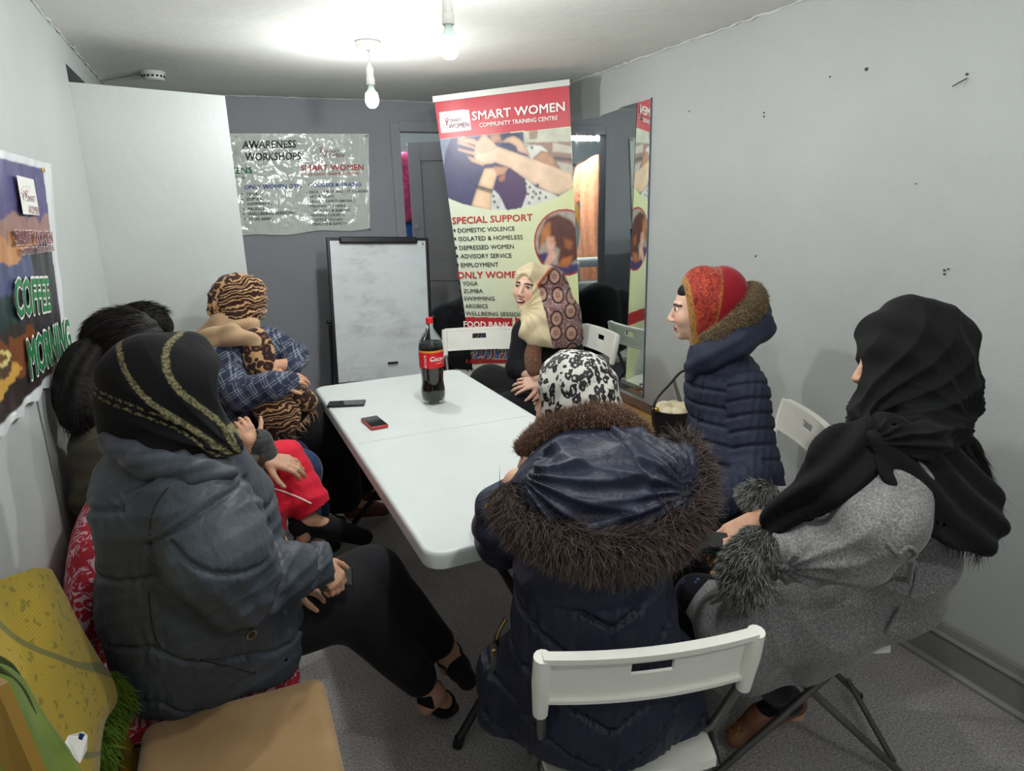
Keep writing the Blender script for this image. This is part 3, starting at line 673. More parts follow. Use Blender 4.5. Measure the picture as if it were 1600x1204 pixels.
bt('FOOD BANK', (302, 262), (925, 276), (298, 178), M_INKW, fc, .03); bt('FAMILY SUPPORT', (335, 750), (1090, 745), (330, 695), M_INKR, fc, .02)
bt('COMMUNITY', (405, 875), (900, 880), (400, 822), M_INKK, fc, .016); bt('CONNECT', (425, 968), (800, 975), (420, 915), M_INKK, fc, .016)
for (x, y) in ((355, 840), (372, 935)):
    q = fc(x, y) + ON; m = MB(); m.add([q + bnv * .008, q + A(0, 0, .011), q - bnv * .008, q - A(0, 0, .011)], [(0, 1, 2, 3)]); m.build('bullet', M_INKK, ban, fix=False)
def logo(f, x0, y0, sc_, par, on, r=None, m1=None):
    """dotted ring and a raised-arms figure"""
    m = MB(); m2 = MB()
    for k in range(9):
        a = math.radians(60 + k * 30 + 0); px_, py_ = x0 + sc_ * 50 * math.cos(a), y0 - sc_ * 66 * math.sin(a); q = f(px_, py_) + on; s_ = f(px_ + 5 * sc_, py_) + on - q; h_ = f(px_, py_ + 6 * sc_) + on - q
        (m if k % 3 else m2).add([q + s_, q + h_, q - s_, q - h_], [(0, 1, 2, 3)])
    tag(m.build('logo_dots', M_INKG, par, fix=False), kind='stuff')
    if m2.v: tag(m2.build('logo_dots', M_INKM, par, fix=False), kind='stuff')
    body = [(-30, -30), (-8, 10), (-6, 45), (2, 45), (6, 10), (32, -45), (8, -8), (0, 2), (-8, -6)]
    MB().add([f(x0 + sc_ * a, y0 + sc_ * b) + on for a, b in body], [tuple(range(9))]).build('logo_figure', M_INKM, par, fix=False)
    MB().add([f(x0 + sc_ * (1 + 7 * math.cos(k)), y0 + sc_ * (-22 + 9 * math.sin(k))) + on for k in np.linspace(0, 2 * PI, 10)[:-1]], [tuple(range(9))]).build('logo_head', M_INKR, par, fix=False)
logo(fa, 165, 368, .95, ban, ON)

# ---- poster on the back wall --------------------------------------------------
def bw(u, v): return at(u, v, y=YB - .012)
def wp(x, y): return bw(350 + x * .15, 200 + y * .15)
TLw, TRw = bw(357, 210), bw(576, 209); BLw, BRw = bw(378, 367), bw(578, 357); ext = A(-.5, 0, 0)
TLw = TLw + ext; BLw = A(TLw[0], TLw[1], BLw[2] - .02)
pw = empty('wall_poster', tuple((TLw + BRw) / 2), 0, 'crinkled shiny grey-white workshop poster pinned to the back wall', 'poster')
def wdisp(s, t):
    d = .006 * noise2(s * 2.1, t, 16, 3) + .005 * np.abs(noise2(s * 5, t * .8, 22, 8)) + .003 * noise2(s * 2, t, 44, 5)
    e = np.clip(np.minimum(np.minimum(s, 1 - s), np.minimum(t, 1 - t)) * 12, .15, 1); dz = .008 * np.sin(s * 19) * (t > .98)
    return np.stack([0 * s, -np.abs(d) * e * 1.2 - .002, dz], 1)
M_FILM = NT('poster_film'); M_FILM.b.inputs['Roughness'].default_value = .16; M_FILM.b.inputs['Base Color'].default_value = lin((212, 219, 212)); M_FILM.b.inputs['Coat Weight'].default_value = .7; M_FILM.b.inputs['Coat Roughness'].default_value = .06
_c = M_FILM.coords((1, 1, .35)); _n = M_FILM.noise(_c, 7, 4, .5, 1.6); M_FILM.bump(_n, .45, .03); M_FILM = M_FILM.m
grid_print('poster_sheet', TLw, TRw, BLw, BRw, 120, 70, lambda s, t: np.ones((len(s), 3)), M_FILM, pw, wdisp)
WN = A(0, -.0135, 0)
def wfilm(p):
    s = (p[:, 0] - TLw[0]) / (TRw[0] - TLw[0]); t = (TLw[2] - p[:, 2]) / (TLw[2] - BRw[2]); q = p.copy(); q[:, 1] = YB - .012 + wdisp(np.clip(s, 0, 1), np.clip(t, 0, 1))[:, 1] - .007; return q
def wt(body, x0, y0, x1, y1, h, mat, bold=.018): text_on(body, wp(x0, y0), wp(x1, y1), wp(x0 - 2, y0 - h), mat, pw, N_0, bold, curve=None, post=wfilm)
wt('AWARENESS', 192, 214, 750, 205, 84, M_INKK, .03); wt('WORKSHOPS', 220, 340, 800, 330, 84, M_INKK, .03)
wt('CITIZENS', -110, 478, 292, 470, 66, M_INKG, .025); wt('& INTEGRATION', -130, 532, 218, 528, 28, M_INKG, .01)
wt('SMART', 1040, 262, 1200, 258, 30, M_INKM, 0); wt('WOMEN', 1030, 305, 1248, 303, 40, M_INKM, .005); logo(wp, 1008, 222, .9, pw, WN)
wt('SMART WOMEN', 800, 445, 1452, 435, 62, M_INKR, .025); wt('COMMUNITY TRAINING CENTRE', 815, 498, 1405, 482, 24, M_INKR, .008)
wt('SUPPORT', -180, 640, 122, 634, 42, M_INKB, .02); wt('ONLY WOMEN GYM', 212, 636, 805, 622, 44, M_INKB, .02); wt('COURSES & TRAING', 880, 614, 1428, 604, 40, M_INKB, .02)
for tx, x0, y0, x1, h in (('YOGA', 232, 700, 352, 30), ('ZUMBA', 232, 754, 400, 30), ('SWIMMING', 240, 804, 500, 30), ('AROBICS', 245, 856, 420, 30), ('WELLBEING SESSIOSN', 250, 908, 738, 32), ('FOOD BANK', 258, 962, 500, 30)):
    wt(tx, x0, y0, x1, y0 - (x1 - x0) * .03, h, M_INKD, .014); wt('•', x0 - 50, y0, x0 - 30, y0, 30, M_INKD, .03)
for tx, x0, y0, x1, h in (('- ESOL - FIRST AID - IT CLASSES', 858, 680, 1500, 28), ('- ART & CRAFT', 860, 728, 1150, 28), ('- LEVEL 2 SAFEGUARDING', 866, 778, 1365, 28), ('- MEHNDI COURSES', 870, 826, 1262, 28), ('- COOKING & BAKING', 874, 874, 1310, 28), ('- SEWING COURSES', 880, 922, 1262, 28), ('- TEXTILE DESIGN', 884, 968, 1228, 28), ('- HEALTH & SAFETY', 890, 1012, 1278, 28)):
    wt(tx, x0, y0, x1, y0 - (x1 - x0) * .02, h, M_INKD, .01)
for (x, y) in ((1482, 84), (1515, 1050)): MB().sphere(tuple(wp(x, y) + WN), .006, 8, 6).build('pin', M_TUBE, pw, True)

# ---- poster on the left wall --------------------------------------------------
def lw(u, v): return at(u, v, x=XL + .008)
def lp(x, y): return lw(x * .38235, 220 + y * .38206)
pl = empty('coffee_poster', tuple(lw(40, 450)), 0, 'large dark coffee morning poster with white border on the left wall', 'poster')
LTR = lw(76.5, 256); LBR = lw(104, 568); LTL = LTR + A(0, -1.25, 0); LBL = LBR + A(0, -1.25, .0)
def lst(x, y):
    p = lp(x, y); z0, z1 = LTR[2], LBR[2]; t = (p[2] - z0) / (z1 - z0); yr = LTR[1] + (LBR[1] - LTR[1]) * t; return 1 - (yr - p[1]) / 1.25, t
def coffee_colour(s, t):
    n1 = noise2(s * 2, t, 14, 2); n2 = noise2(s * 2, t, 40, 6)
    c = np.tile(L3(72, 62, 118), (len(s), 1))
    def f(pts, cl):
        m_ = poly_mask(s, t, [lst(*q) for q in pts]); c[m_] = cl
    c[(t > .27 + .04 * n1)] = L3(150, 112, 104); c[(t > .36 + .05 * n2)] = L3(196, 138, 92); c[t > .44 + .04 * n1] = L3(70, 78, 118)
    c[(t > .57 + .03 * n2)] = L3(36, 58, 60); c[(t > .68 + .02 * n1)] = L3(52, 46, 44); c[(t > .72 + .03 * n2)] = L3(122, 70, 40)
    c[(s > .72 + .04 * n1) & (t > .4)] = L3(44, 42, 50); c[(t > .87 + .02 * n1)] = L3(44, 34, 34)
    f([(-300, 900), (60, 905), (85, 930), (-40, 1105), (-300, 1120)], L3(206, 160, 74))
    f([(-200, 850), (30, 860), (42, 880), (38, 950), (10, 975), (-200, 990)], L3(86, 66, 52)); f([(-200, 850), (25, 858), (40, 872), (20, 925), (-200, 930)], L3(220, 202, 130)); f([(-200, 870), (18, 872), (24, 885), (8, 912), (-200, 915)], L3(120, 86, 54))
    c *= (1 + .12 * n2[:, None] + .1 * np.sin(s * 60)[:, None] * (t < .5)[:, None])
    b = (1 - s) * 1.25; e = (b < .10 * (1 - t * .75) + .012) | (t < .035) | (t > .965); c[e] = L3(214, 218, 222); return c
def ldisp(s, t):
    d = .006 * (1 + noise2(s * 4, t, 12, 11)) + .004 * np.sin(s * 70 + 3 * np.sin(t * 5)) * .5 + .012 * (t > .9) * (t - .9) * 10 * (1 + np.sin(s * 40)) * .5
    zz = .006 * np.sin(s * 55) * (t > .97); return np.stack([np.clip(d * .6, .0005, .0095), .012 * np.sin(t * 9) * (s > .97), zz], 1)
grid_print('poster_sheet', LTL, LTR, LBL, LBR, 170, 100, coffee_colour, M_PRINT, pl, ldisp)
LN = A(.0105, 0, 0)
def lfilm(p):
    tt = np.clip((p[:, 2] - LTR[2]) / (LBR[2] - LTR[2]), 0, 1); yr = LTR[1] + (LBR[1] - LTR[1]) * tt; s = np.clip(1 - (yr - p[:, 1]) / 1.25, 0, 1); q = p.copy(); q[:, 0] += ldisp(s, tt)[:, 0]; return q
def lt(body, q0, q1, qt, mat, bold, k=0): text_on(body, lp(*q0), lp(*q1), lp(*qt), mat, pl, LN + A(k, 0, 0), bold)
m = MB(); m.add([lp(*q) + A(.0145, 0, 0) for q in ((40, 140), (112, 158), (138, 305), (68, 300))], [(0, 1, 2, 3)]); m.build('logo_card', M_INKW, pl, fix=False)
lt('SMART', (86, 248), (118, 250), (84, 222), M_INKM, 0, .0055); lt('WOMEN', (90, 296), (134, 302), (88, 262), M_INKM, .004, .006); logo(lp, 70, 215, .45, pl, LN + A(.010, 0, 0))
for off, mt, bo in ((0, M_INKW, .085), (.0015, M_INKM, .012)): lt('SMART WOMEN', (42, 425), (198, 420), (36, 362), mt, bo, off)
for off, mt, bo in ((0, M_INKW, .1), (.0015, M_INKM, .004)): lt('COMMUNITY TRAINING CENTRE', (66, 468), (202, 450), (63, 438), mt, bo, off)
for off, mt, bo in ((0, M_INKW, .11), (.002, M_INKG, .03)): lt('COFFEE', (44, 722), (190, 690), (32, 560), mt, bo, off); lt('MORNING', (104, 975), (276, 850), (84, 812), mt, bo, off)
for (x, y) in ((147, 120), (285, 890)): MB().box(tuple(lp(x, y) + LN + A(.008, 0, 0)), (.004, .03, .012), bev=.001).build('tape', M_GOLD, pl)

# ------------------------------------------------------------------ whiteboard easel
wbd = empty('whiteboard_easel', (.96, 4.42, 0), 0, 'smudged white flip-chart board with black frame on an easel', 'whiteboard')
def wbp(u, v): return at(u, v, y=4.5)
a0 = wbp(514, 377); a1 = wbp(663, 377); b0 = wbp(513, 597); zt = a0[2]; zb = .45; xl = (a0[0] + b0[0]) / 2 + .02; xr = a1[0]
lean = .10
def wy(z): return 4.42 + (z - zb) / (zt - zb) * lean
cx = (xl + xr) / 2; cz = (zt + zb) / 2; cy = wy(cz); tilt = math.atan2(lean, zt - zb); RX = Matrix.Rotation(-tilt, 3, 'X') @ Matrix.Rotation(math.radians(2.6), 3, 'Y'); Hh = (zt - zb) / math.cos(tilt)
def wt_board():
    t = NT('whiteboard_surface'); co = t.coords(); n1 = t.noise(t.coords((3, 1, 9)), 1.4, 6, .7, .8); n2 = t.noise(co, 4, 5, .65)
    sm = t.math('MULTIPLY', t.ramp(n1, [(.42, (0, 0, 0, 1)), (.75, (1, 1, 1, 1))]), t.ramp(n2, [(.4, (0, 0, 0, 1)), (.65, (1, 1, 1, 1))]))
    t.col(t.mix(t.math('MULTIPLY', sm, .8), lin((222, 228, 232)), lin((158, 156, 150)))); t.b.inputs['Roughness'].default_value = .22; return t.m
MB().box((cx, cy, cz), (xr - xl, .014, Hh), RX).build('board', wt_board(), wbd)
def rx(p): q = RX @ Vector(p); return (cx + q.x, cy + q.y, cz + q.z)
hw_ = (xr - xl) / 2; hh_ = Hh / 2
for s in (-1, 1): MB().box(rx((s * hw_, -.002, 0)), (.022, .024, Hh + .02), RX, .006).build('frame_side', M_BLACKPL, wbd)
for s in (-1, 1): MB().box(rx((0, -.002, s * hh_)), (2 * hw_, .024, .02), RX, .006).build('frame_rail', M_BLACKPL, wbd)
MB().box(rx((-.0, -.02, hh_ - .008)), (2 * hw_ - .14, .03, .045), RX, .012, 3).build('paper_clamp', M_BLACKPL, wbd)
MB().box(rx((.05, -.02, -hh_ + .12)), (.07, .02, .012), RX, .004).build('pen_clip', M_BLACKPL, wbd)
for s in (-1, 1):
    MB().sphere(rx((s * (hw_ + .025), 0, -.06)), .016, 10, 8).build('knob', M_BLACKPL, wbd, True)
    MB().tube([rx((s * (hw_ + .02), .01, -.08)), rx((s * (hw_ + .02), .03, -.40)), (cx + s * .42, 4.4, .01)], .010, 8).build('leg', M_BLACKPL, wbd, True)
MB().tube([rx((0, .03, .1)), (cx, 4.86, .01)], .012, 8).build('leg', M_BLACKPL, wbd, True)
MB().sphere(rx((hw_ - .03, -.012, hh_ - .03)), .006, 8, 6).build('screw', M_CHROME, wbd, True)

# ------------------------------------------------------------------ mirror
mp0 = at(1016, 157, x=XR - .01); mp1 = at(893, 190, x=XR - .01); yA = mp0[1]; yB = 4.30
mi = empty('wall_mirror', (XR, (yA + yB) / 2, .5), 0, 'tall frameless smudged mirror on the right wall beside the banner', 'mirror')
tm = NT('mirror_silver'); tm.b.inputs['Metallic'].default_value = 1; tm.b.inputs['Base Color'].default_value = (.80, .86, .84, 1)
_c = tm.coords((1, 1.6, .8)); _n = tm.noise(_c, 5, 6, .7, .8); tm.t.links.new(tm.ramp(_n, [(.45, (.015, .015, .015, 1)), (.8, (.09, .09, .09, 1))]), tm.b.inputs['Roughness'])
outline = [(yA, .50), (yB, .50), (yB, 2.075), (3.98, 2.08), (3.62, 2.066), (3.60, 2.074), (3.42, 2.082), (3.40, 2.09), (yA, 2.095)]
MB().prism([(XR - .001, y, z) for y, z in outline], (-1, 0, 0), .005).build('mirror_glass', tm.m, mi)
MB().box((XR - .004, yA - .003, 1.30), (.008, .006, 1.6)).build('mirror_edge', simple('glass_edge', (96, 110, 122), .25, .3), mi)
for (u, v) in ((1001, 184), (1001, 600)): q = at(u, v, x=XR - .008); MB().sphere(tuple(q), .009, 8, 6).build('mirror_clip', M_CHROME, mi, True)

# ------------------------------------------------------------------ low wooden ledge, bag and sticks
lb = empty('low_wooden_table', (1.93, 2.85, 0), 0, 'low worn yellow-brown wooden bench along the right wall below the mirror', 'bench')
def wood(name, c1, c2, sc2=3):
    t = NT(name); co = t.coords((1, .12, 1)); n1 = t.noise(co, 18 * sc2, 5, .6, .4); t.col(t.ramp(n1, [(.3, c1), (.7, c2)])); t.b.inputs['Roughness'].default_value = .5; t.bump(n1, .15, .004); return t.m
M_WY = wood('yellow_board', (150, 112, 56), (190, 152, 84)); M_WB = wood('brown_wood', (84, 56, 40), (120, 84, 60))
MB().box((1.90, 2.80, .455), (.30, 1.10, .03), bev=.004).build('board_top', M_WY, lb); MB().box((2.085, 2.80, .46), (.09, 1.12, .045), bev=.006).build('back_rail', M_WB, lb); MB().box((1.90, 3.36, .46), (.42, .05, .04), bev=.004).build('end_rail', M_WB, lb)
for x in (1.79, 2.08):
    for y in (2.3, 3.3): MB().box((x, y, .22), (.05, .05, .44), bev=.004).build('leg', M_WB, lb)
bx, by, bz = at(1050, 688, z=.475)
bg = empty('bucket_bag', (bx, by, bz), 0, 'small black bucket bag with cream lining and a thin strap', 'bag')
M_LEATH = simple('black_leather', (24, 22, 24), .45, bump=.3, bscale=60)
MB().lathe([(0, 0), (.085, .002), (.095, .05), (.102, .12), (.106, .165), (.101, .167), (.098, .12), (.09, .03), (0, .02)], (bx, by, bz), 28).build('bag_body', M_LEATH, bg, .7)
m = MB(); rr = random.Random(5)
for k in range(7): a = k * 2 * PI / 7; m.sphere((bx + .055 * math.cos(a), by + .055 * math.sin(a), bz + .155), (.045, .045, .03), 12, 8)
m.build('cream_lining', simple('cream_cloth', (226, 212, 180), .9, bump=.3, bscale=30), bg, True)
MB().tube([(bx - .10, by, bz + .15), (bx - .105, by, bz + .21), (bx - .02, by + .02, bz + .27), (bx + .09, by + .03, bz + .33), (bx + .2, by + .02, bz + .2), (bx + .11, by, bz + .14)], .006, 8, smooth_n=5).build('strap', M_LEATH, bg, True)
MB().sphere((bx - .103, by - .01, bz + .175), .012, 10, 8).build('buckle', M_GOLD, bg, True)
for k, (u0, v0, u1, v1, lb_, mt) in enumerate(((1053, 594, 1068, 645, 'thin grey stick leaning beside the black bucket bag', M_TUBE), (1070, 602, 1078, 640, 'wooden-handled tool leaning behind the black bucket bag', M_WB))):
    o = MB().tube([at(u0, v0, d=3.32), at(u1, v1, d=3.28), at(u1 + 8, v1 + 50, d=3.2)], [.008, .009, .013], 8).build('garden_cane' if k == 0 else 'wooden_tool', mt, None, True); tag(o, lb_, 'stick')
# ------------------------------------------------------------------ soft-body modelling: signed-distance shapes -> surface nets
def smin(a, b, k):
    h = np.maximum(k - np.abs(a - b), 0) / k; return np.minimum(a, b) - h * h * k * .25
class Shape:
    def __init__(s, k=.02): s.pr = []; s.cut = []; s.k = k
    def cone(s, a, b, ra, rb=None, k=None, sq=None):
        """tapered capsule; sq=(axis, factor) flattens it along axis"""
        a = np.asarray(a, float); b = np.asarray(b, float); rb = ra if rb is None else rb
        s.pr.append(('c', a, b, ra, rb, k or s.k, None if sq is None else (nrm(sq[0]), sq[1]))); return s
    def chain(s, pts, rs, k=None, sq=None):
        for i in range(len(pts) - 1): s.cone(pts[i], pts[i + 1], rs[i], rs[i + 1], k, sq)
        return s
    def ell(s, c, r, R=None, k=None):
        s.pr.append(('e', np.asarray(c, float), np.asarray(r, float), np.eye(3) if R is None else np.asarray(R, float), None, k or s.k, None)); return s
    def box(s, c, h, R=None, rd=.01, k=None):
        s.pr.append(('b', np.asarray(c, float), np.asarray(h, float), np.eye(3) if R is None else np.asarray(R, float), rd, k or s.k, None)); return s
    def carve(s, kind, *a, k=.01, **kw):
        t = Shape(); getattr(t, kind)(*a, **kw); q = list(t.pr[0]); q[5] = k; s.cut.append(tuple(q)); return s
    def plane(s, p, n, k=.004): s.cut.append(('p', np.asarray(p, float), nrm(n), None, None, k, None)); return s   # removes the side n points to
def prim(q, p):
    t = q[0]
    if t == 'c':
        a, b, ra, rb, sq = q[1], q[2], q[3], q[4], q[6]
        if sq is not None:
            n, f = sq; m = (a + b) / 2; p = p + ((p - m) @ n)[..., None] * n * (f - 1); a = a + ((a - m) @ n) * n * (f - 1); b = b + ((b - m) @ n) * n * (f - 1)
        ab = b - a; L = ab @ ab + 1e-12; h = np.clip(((p - a) @ ab) / L, 0, 1)
        d = np.sqrt((((p - a) - h[..., None] * ab) ** 2).sum(-1)) - (ra + (rb - ra) * h)
        return d / (1 if sq is None else max(1, sq[1] ** .5))
    if t == 'e':
        x = (p - q[1]) @ q[3].T; k0 = np.sqrt(((x / q[2]) ** 2).sum(-1)); k1 = np.sqrt(((x / q[2] ** 2) ** 2).sum(-1)) + 1e-9; return np.where(k0 < .02, -q[2].min(), k0 * (k0 - 1) / k1)
    if t == 'b':
        x = np.abs((p - q[1]) @ q[3].T) - (q[2] - q[4]); return np.sqrt((np.maximum(x, 0) ** 2).sum(-1)) + np.minimum(x.max(-1), 0) - q[4]
    return -((p - q[1]) @ q[2])        # plane: removes the positive side (distance of the removed half-space)
NB = 8
def nets(shape, h):
    """dual surface of the shape on a sparse grid; returns verts, quads"""
    lo = []; hi = []
    for q in shape.pr:
        if q[0] == 'c': r = max(q[3], q[4]); lo.append(np.minimum(q[1], q[2]) - r); hi.append(np.maximum(q[1], q[2]) + r)
        elif q[0] == 'e': r = q[2].max(); lo.append(q[1] - r); hi.append(q[1] + r)
        else: r = np.linalg.norm(q[2]); lo.append(q[1] - r); hi.append(q[1] + r)
    lo = np.min(lo, 0) - 3 * h; hi = np.max(hi, 0) + 3 * h; B = h * NB
    nb = np.ceil((hi - lo) / B).astype(int); g = np.stack(np.meshgrid(*[np.arange(n) for n in nb], indexing='ij'), -1).reshape(-1, 3)
    cen = lo + (g + .5) * B; R = B * .5 * 3 ** .5
    pc = np.stack([prim(q, cen) for q in shape.pr], 0); mk = max(q[5] for q in shape.pr)
    m = pc.min(0); act = (m < R * 1.25 + mk) & (m > -R * 2.2 - mk * 0)
    for q in shape.cut:
        if q[0] == 'p': act &= ~(prim(q, cen) < -R * 1.5)
    g = g[act]; pc = pc[:, act]; cen = cen[act]
    o = np.stack(np.meshgrid(*[np.arange(NB + 1)] * 3, indexing='ij'), -1).reshape(-1, 3) * h
    D = np.full((len(g), (NB + 1) ** 3), 1.0, np.float64); base = lo + g * B
    for i, q in enumerate(shape.pr):
        idx = np.nonzero(pc[i] < R * 1.3 + q[5] + .01)[0]
        for j0 in range(0, len(idx), 400):
            jj = idx[j0:j0 + 400]; p = base[jj][:, None] + o[None]; D[jj] = smin(D[jj], prim(q, p), q[5])
    for q in shape.cut:
        dc = prim(q, cen); idx = np.nonzero(dc < R * 1.3 + q[5])[0]
        for j0 in range(0, len(idx), 400):
            jj = idx[j0:j0 + 400]; p = base[jj][:, None] + o[None]; D[jj] = -smin(-D[jj], prim(q, p), q[5])
    V = D.reshape(-1, NB + 1, NB + 1, NB + 1); S = V < 0
    c8 = [S[:, a:a + NB, b:b + NB, c:c + NB] for a in (0, 1) for b in (0, 1) for c in (0, 1)]
    cnt = sum(x.astype(np.int8) for x in c8); bi, x, y, z = np.nonzero((cnt > 0) & (cnt < 8))
    val = np.stack([V[bi, x + a, y + b, z + c] for a in (0, 1) for b in (0, 1) for c in (0, 1)], 1)
    offs = np.array([(a, b, c) for a in (0, 1) for b in (0, 1) for c in (0, 1)], float)
    acc = np.zeros((len(bi), 3)); num = np.zeros(len(bi))
    for i in range(8):
        for j in range(i + 1, 8):
            if np.abs(offs[i] - offs[j]).sum() != 1: continue
            va, vb = val[:, i], val[:, j]; cr = (va < 0) != (vb < 0); t = np.where(cr, va / np.where(cr, va - vb, 1), 0)
            acc += np.where(cr[:, None], offs[i] + t[:, None] * (offs[j] - offs[i]), 0); num += cr
    vert = lo + (g[bi] * NB + np.stack([x, y, z], 1) + acc / num[:, None]) * h
    G = g[bi] * NB + np.stack([x, y, z], 1) + 1; dim = nb * NB + 3; key = (G[:, 0] * dim[1] + G[:, 1]) * dim[2] + G[:, 2]
    od = np.argsort(key); ks = key[od]
    def find(k):
        i = np.clip(np.searchsorted(ks, k), 0, len(ks) - 1); return np.where(ks[i] == k, od[i], -1)
    Fq = []
    st_ = np.array([dim[1] * dim[2], dim[2], 1]); s0 = val[:, 0] < 0
    for ax, ci in ((0, 4), (1, 2), (2, 1)):
        s1 = val[:, ci] < 0; m_ = s0 != s1; u = (ax + 1) % 3; v = (ax + 2) % 3; k = key[m_]
        a = np.nonzero(m_)[0]; b = find(k - st_[u]); c = find(k - st_[u] - st_[v]); d = find(k - st_[v]); ok = (b >= 0) & (c >= 0) & (d >= 0)
        q = np.stack([a, b, c, d], 1)[ok]; fl = s0[m_][ok]; q[~fl] = q[~fl][:, ::-1]; Fq.append(q)
    F = np.concatenate(Fq)
    # Laplacian smoothing, light
    return vert, F
def vnormals(v, f):
    n = np.cross(v[f[:, 2]] - v[f[:, 0]], v[f[:, 3]] - v[f[:, 1]]); o = np.zeros_like(v)
    for i in range(4):
        for c in range(3): o[:, c] += np.bincount(f[:, i], n[:, c], len(v))
    return o / (np.linalg.norm(o, axis=1)[:, None] + 1e-12)
def relax(v, f, it=1, lam=.5):
    for _ in range(it):
        s = np.zeros_like(v); c = np.zeros(len(v))
        for i in range(4):
            for j in ((i + 1) % 4, (i + 3) % 4):
                for k in range(3): s[:, k] += np.bincount(f[:, i], v[f[:, j], k], len(v))
                c += np.bincount(f[:, i], minlength=len(v))
        v = v + lam * (s / np.maximum(c, 1)[:, None] - v)
    return v
def keep_main(v, f, frac=.02):
    """drop crumbs"""
    lab = np.arange(len(v))
    for _ in range(400):
        m = lab[f].min(1); new = lab.copy()
        for i in range(4): np.minimum.at(new, f[:, i], m)
        new = new[new]; new = new[new]
        if (new == lab).all(): break
        lab = new
    u, inv, c = np.unique(lab, return_inverse=True, return_counts=True); ok = (c >= frac * len(v))[inv]
    if ok.all(): return v, f
    idx = np.cumsum(ok) - 1; f = f[ok[f].all(1)]; return v[ok], idx[f]
def sculpt(name, shape, h, mat, parent=None, disp=None, color=None, it=1, frac=.02):
    v, f = nets(shape, h); v = relax(v, f, it); v, f = keep_main(v, f, frac)
    if disp is not None:
        n = vnormals(v, f); v = v + n * disp(v, n)[:, None]
    me = mesh_np(name, v, f)
    if color is not None: set_col(me, color(v, vnormals(v, f)))
    return link(name, me, mat, parent)
def folds(seed, freq, amp, stretch=(1, 1, 1), sharp=1.0, axes=None):
    r = np.random.RandomState(seed); W = [(nrm(r.normal(size=3)), r.uniform(0, 6), r.uniform(.7, 1.5)) for _ in range(5)]; st_ = np.array(stretch, float)
    Rm = np.eye(3) if axes is None else np.asarray(axes, float)
    def f(p, n=None):
        q = (p @ Rm.T) * st_ * freq; o = 0
        for d, ph, m in W: o = o + np.sin(q @ d * m + ph + 1.8 * np.sin(q @ np.roll(d, 1) * .7 + ph * 2)) / m
        o = o / 3.2
        if sharp != 1: o = np.sign(o) * np.abs(o) ** sharp
        return amp * o
    return f
def axial(p, a, b):
    ab = b - a; t = ((p - a) @ ab) / (ab @ ab); d = np.linalg.norm(p - a - np.clip(t, 0, 1)[:, None] * ab, axis=1); return t * np.linalg.norm(ab), d
def groove(ph, depth, w=.35):
    """ph integer = stitched seam; puffed in between"""
    x = np.abs(ph - np.round(ph)) * 2; return -depth * np.exp(-(x / w) ** 2)
def crinkle(ph, p, amp, freq, along):
    x = np.abs(ph - np.round(ph)) * 2; s = p @ along; return amp * np.exp(-(x / .55) ** 2) * np.sin(s * freq + 3 * np.sin(s * freq * .31))

def radial(K, freq, amp, seed=0, fall=.30, ax=None):
    """folds that fan out from a gathered point K, seen across the cloth"""
    K = np.asarray(K, float); r_, d_ = (CM[0], CM[1]) if ax is None else ax
    def f(p, n=None):
        q = p - K; a = np.arctan2(q @ d_, q @ r_); R = np.linalg.norm(q, axis=1); s = freq * a + 1.6 * np.sin(2.3 * a + seed) + 2.0 * np.sin(R * 14 + seed); w = np.clip(R / .05, 0, 1) * np.exp(-R / fall) * 1.6
        return amp * w * (1 - 2 * np.abs(np.sin(s * .5)) ** .8)
    return f
def ridge(d, freq, amp, seed=0, warp=2.0):
    d = nrm(d); e = nrm(np.cross(d, A(.3, .5, .8)))
    return lambda p, n=None: amp * (1 - 2 * np.abs(np.sin(.5 * (freq * (p @ d) + warp * np.sin((p @ e) * 13 + seed) + .7 * warp * np.sin((p @ d) * 9 + seed)))) ** .8)
from mathutils.bvhtree import BVHTree
def bvh(o):
    me = o.data; v = np.zeros(len(me.vertices) * 3); me.vertices.foreach_get('co', v); f = np.zeros(len(me.loops), np.int32); me.loops.foreach_get('vertex_index', f); return BVHTree.FromPolygons(v.reshape(-1, 3).tolist(), f.reshape(-1, 4).tolist())
def snap(t, u, v, off=.001, fallback=1.5):
    """point of a garment's surface on the sight line through (u, v), lifted off it"""
    d = Vector(at(u, v, d=1.0) - CAM).normalized(); h, n, i, ds = t.ray_cast(Vector(CAM), d)
    if h is None: return P(u, v, fallback), -CM[2]
    n = np.array(n); n = n if n @ np.array(d) < 0 else -n; return np.array(h) + n * off, n
def snap_line(t, pts, off=.001, n=6):
    return [snap(t, a[0], a[1], off)[0] for a in spline([A(x, y) for x, y in pts], n)]

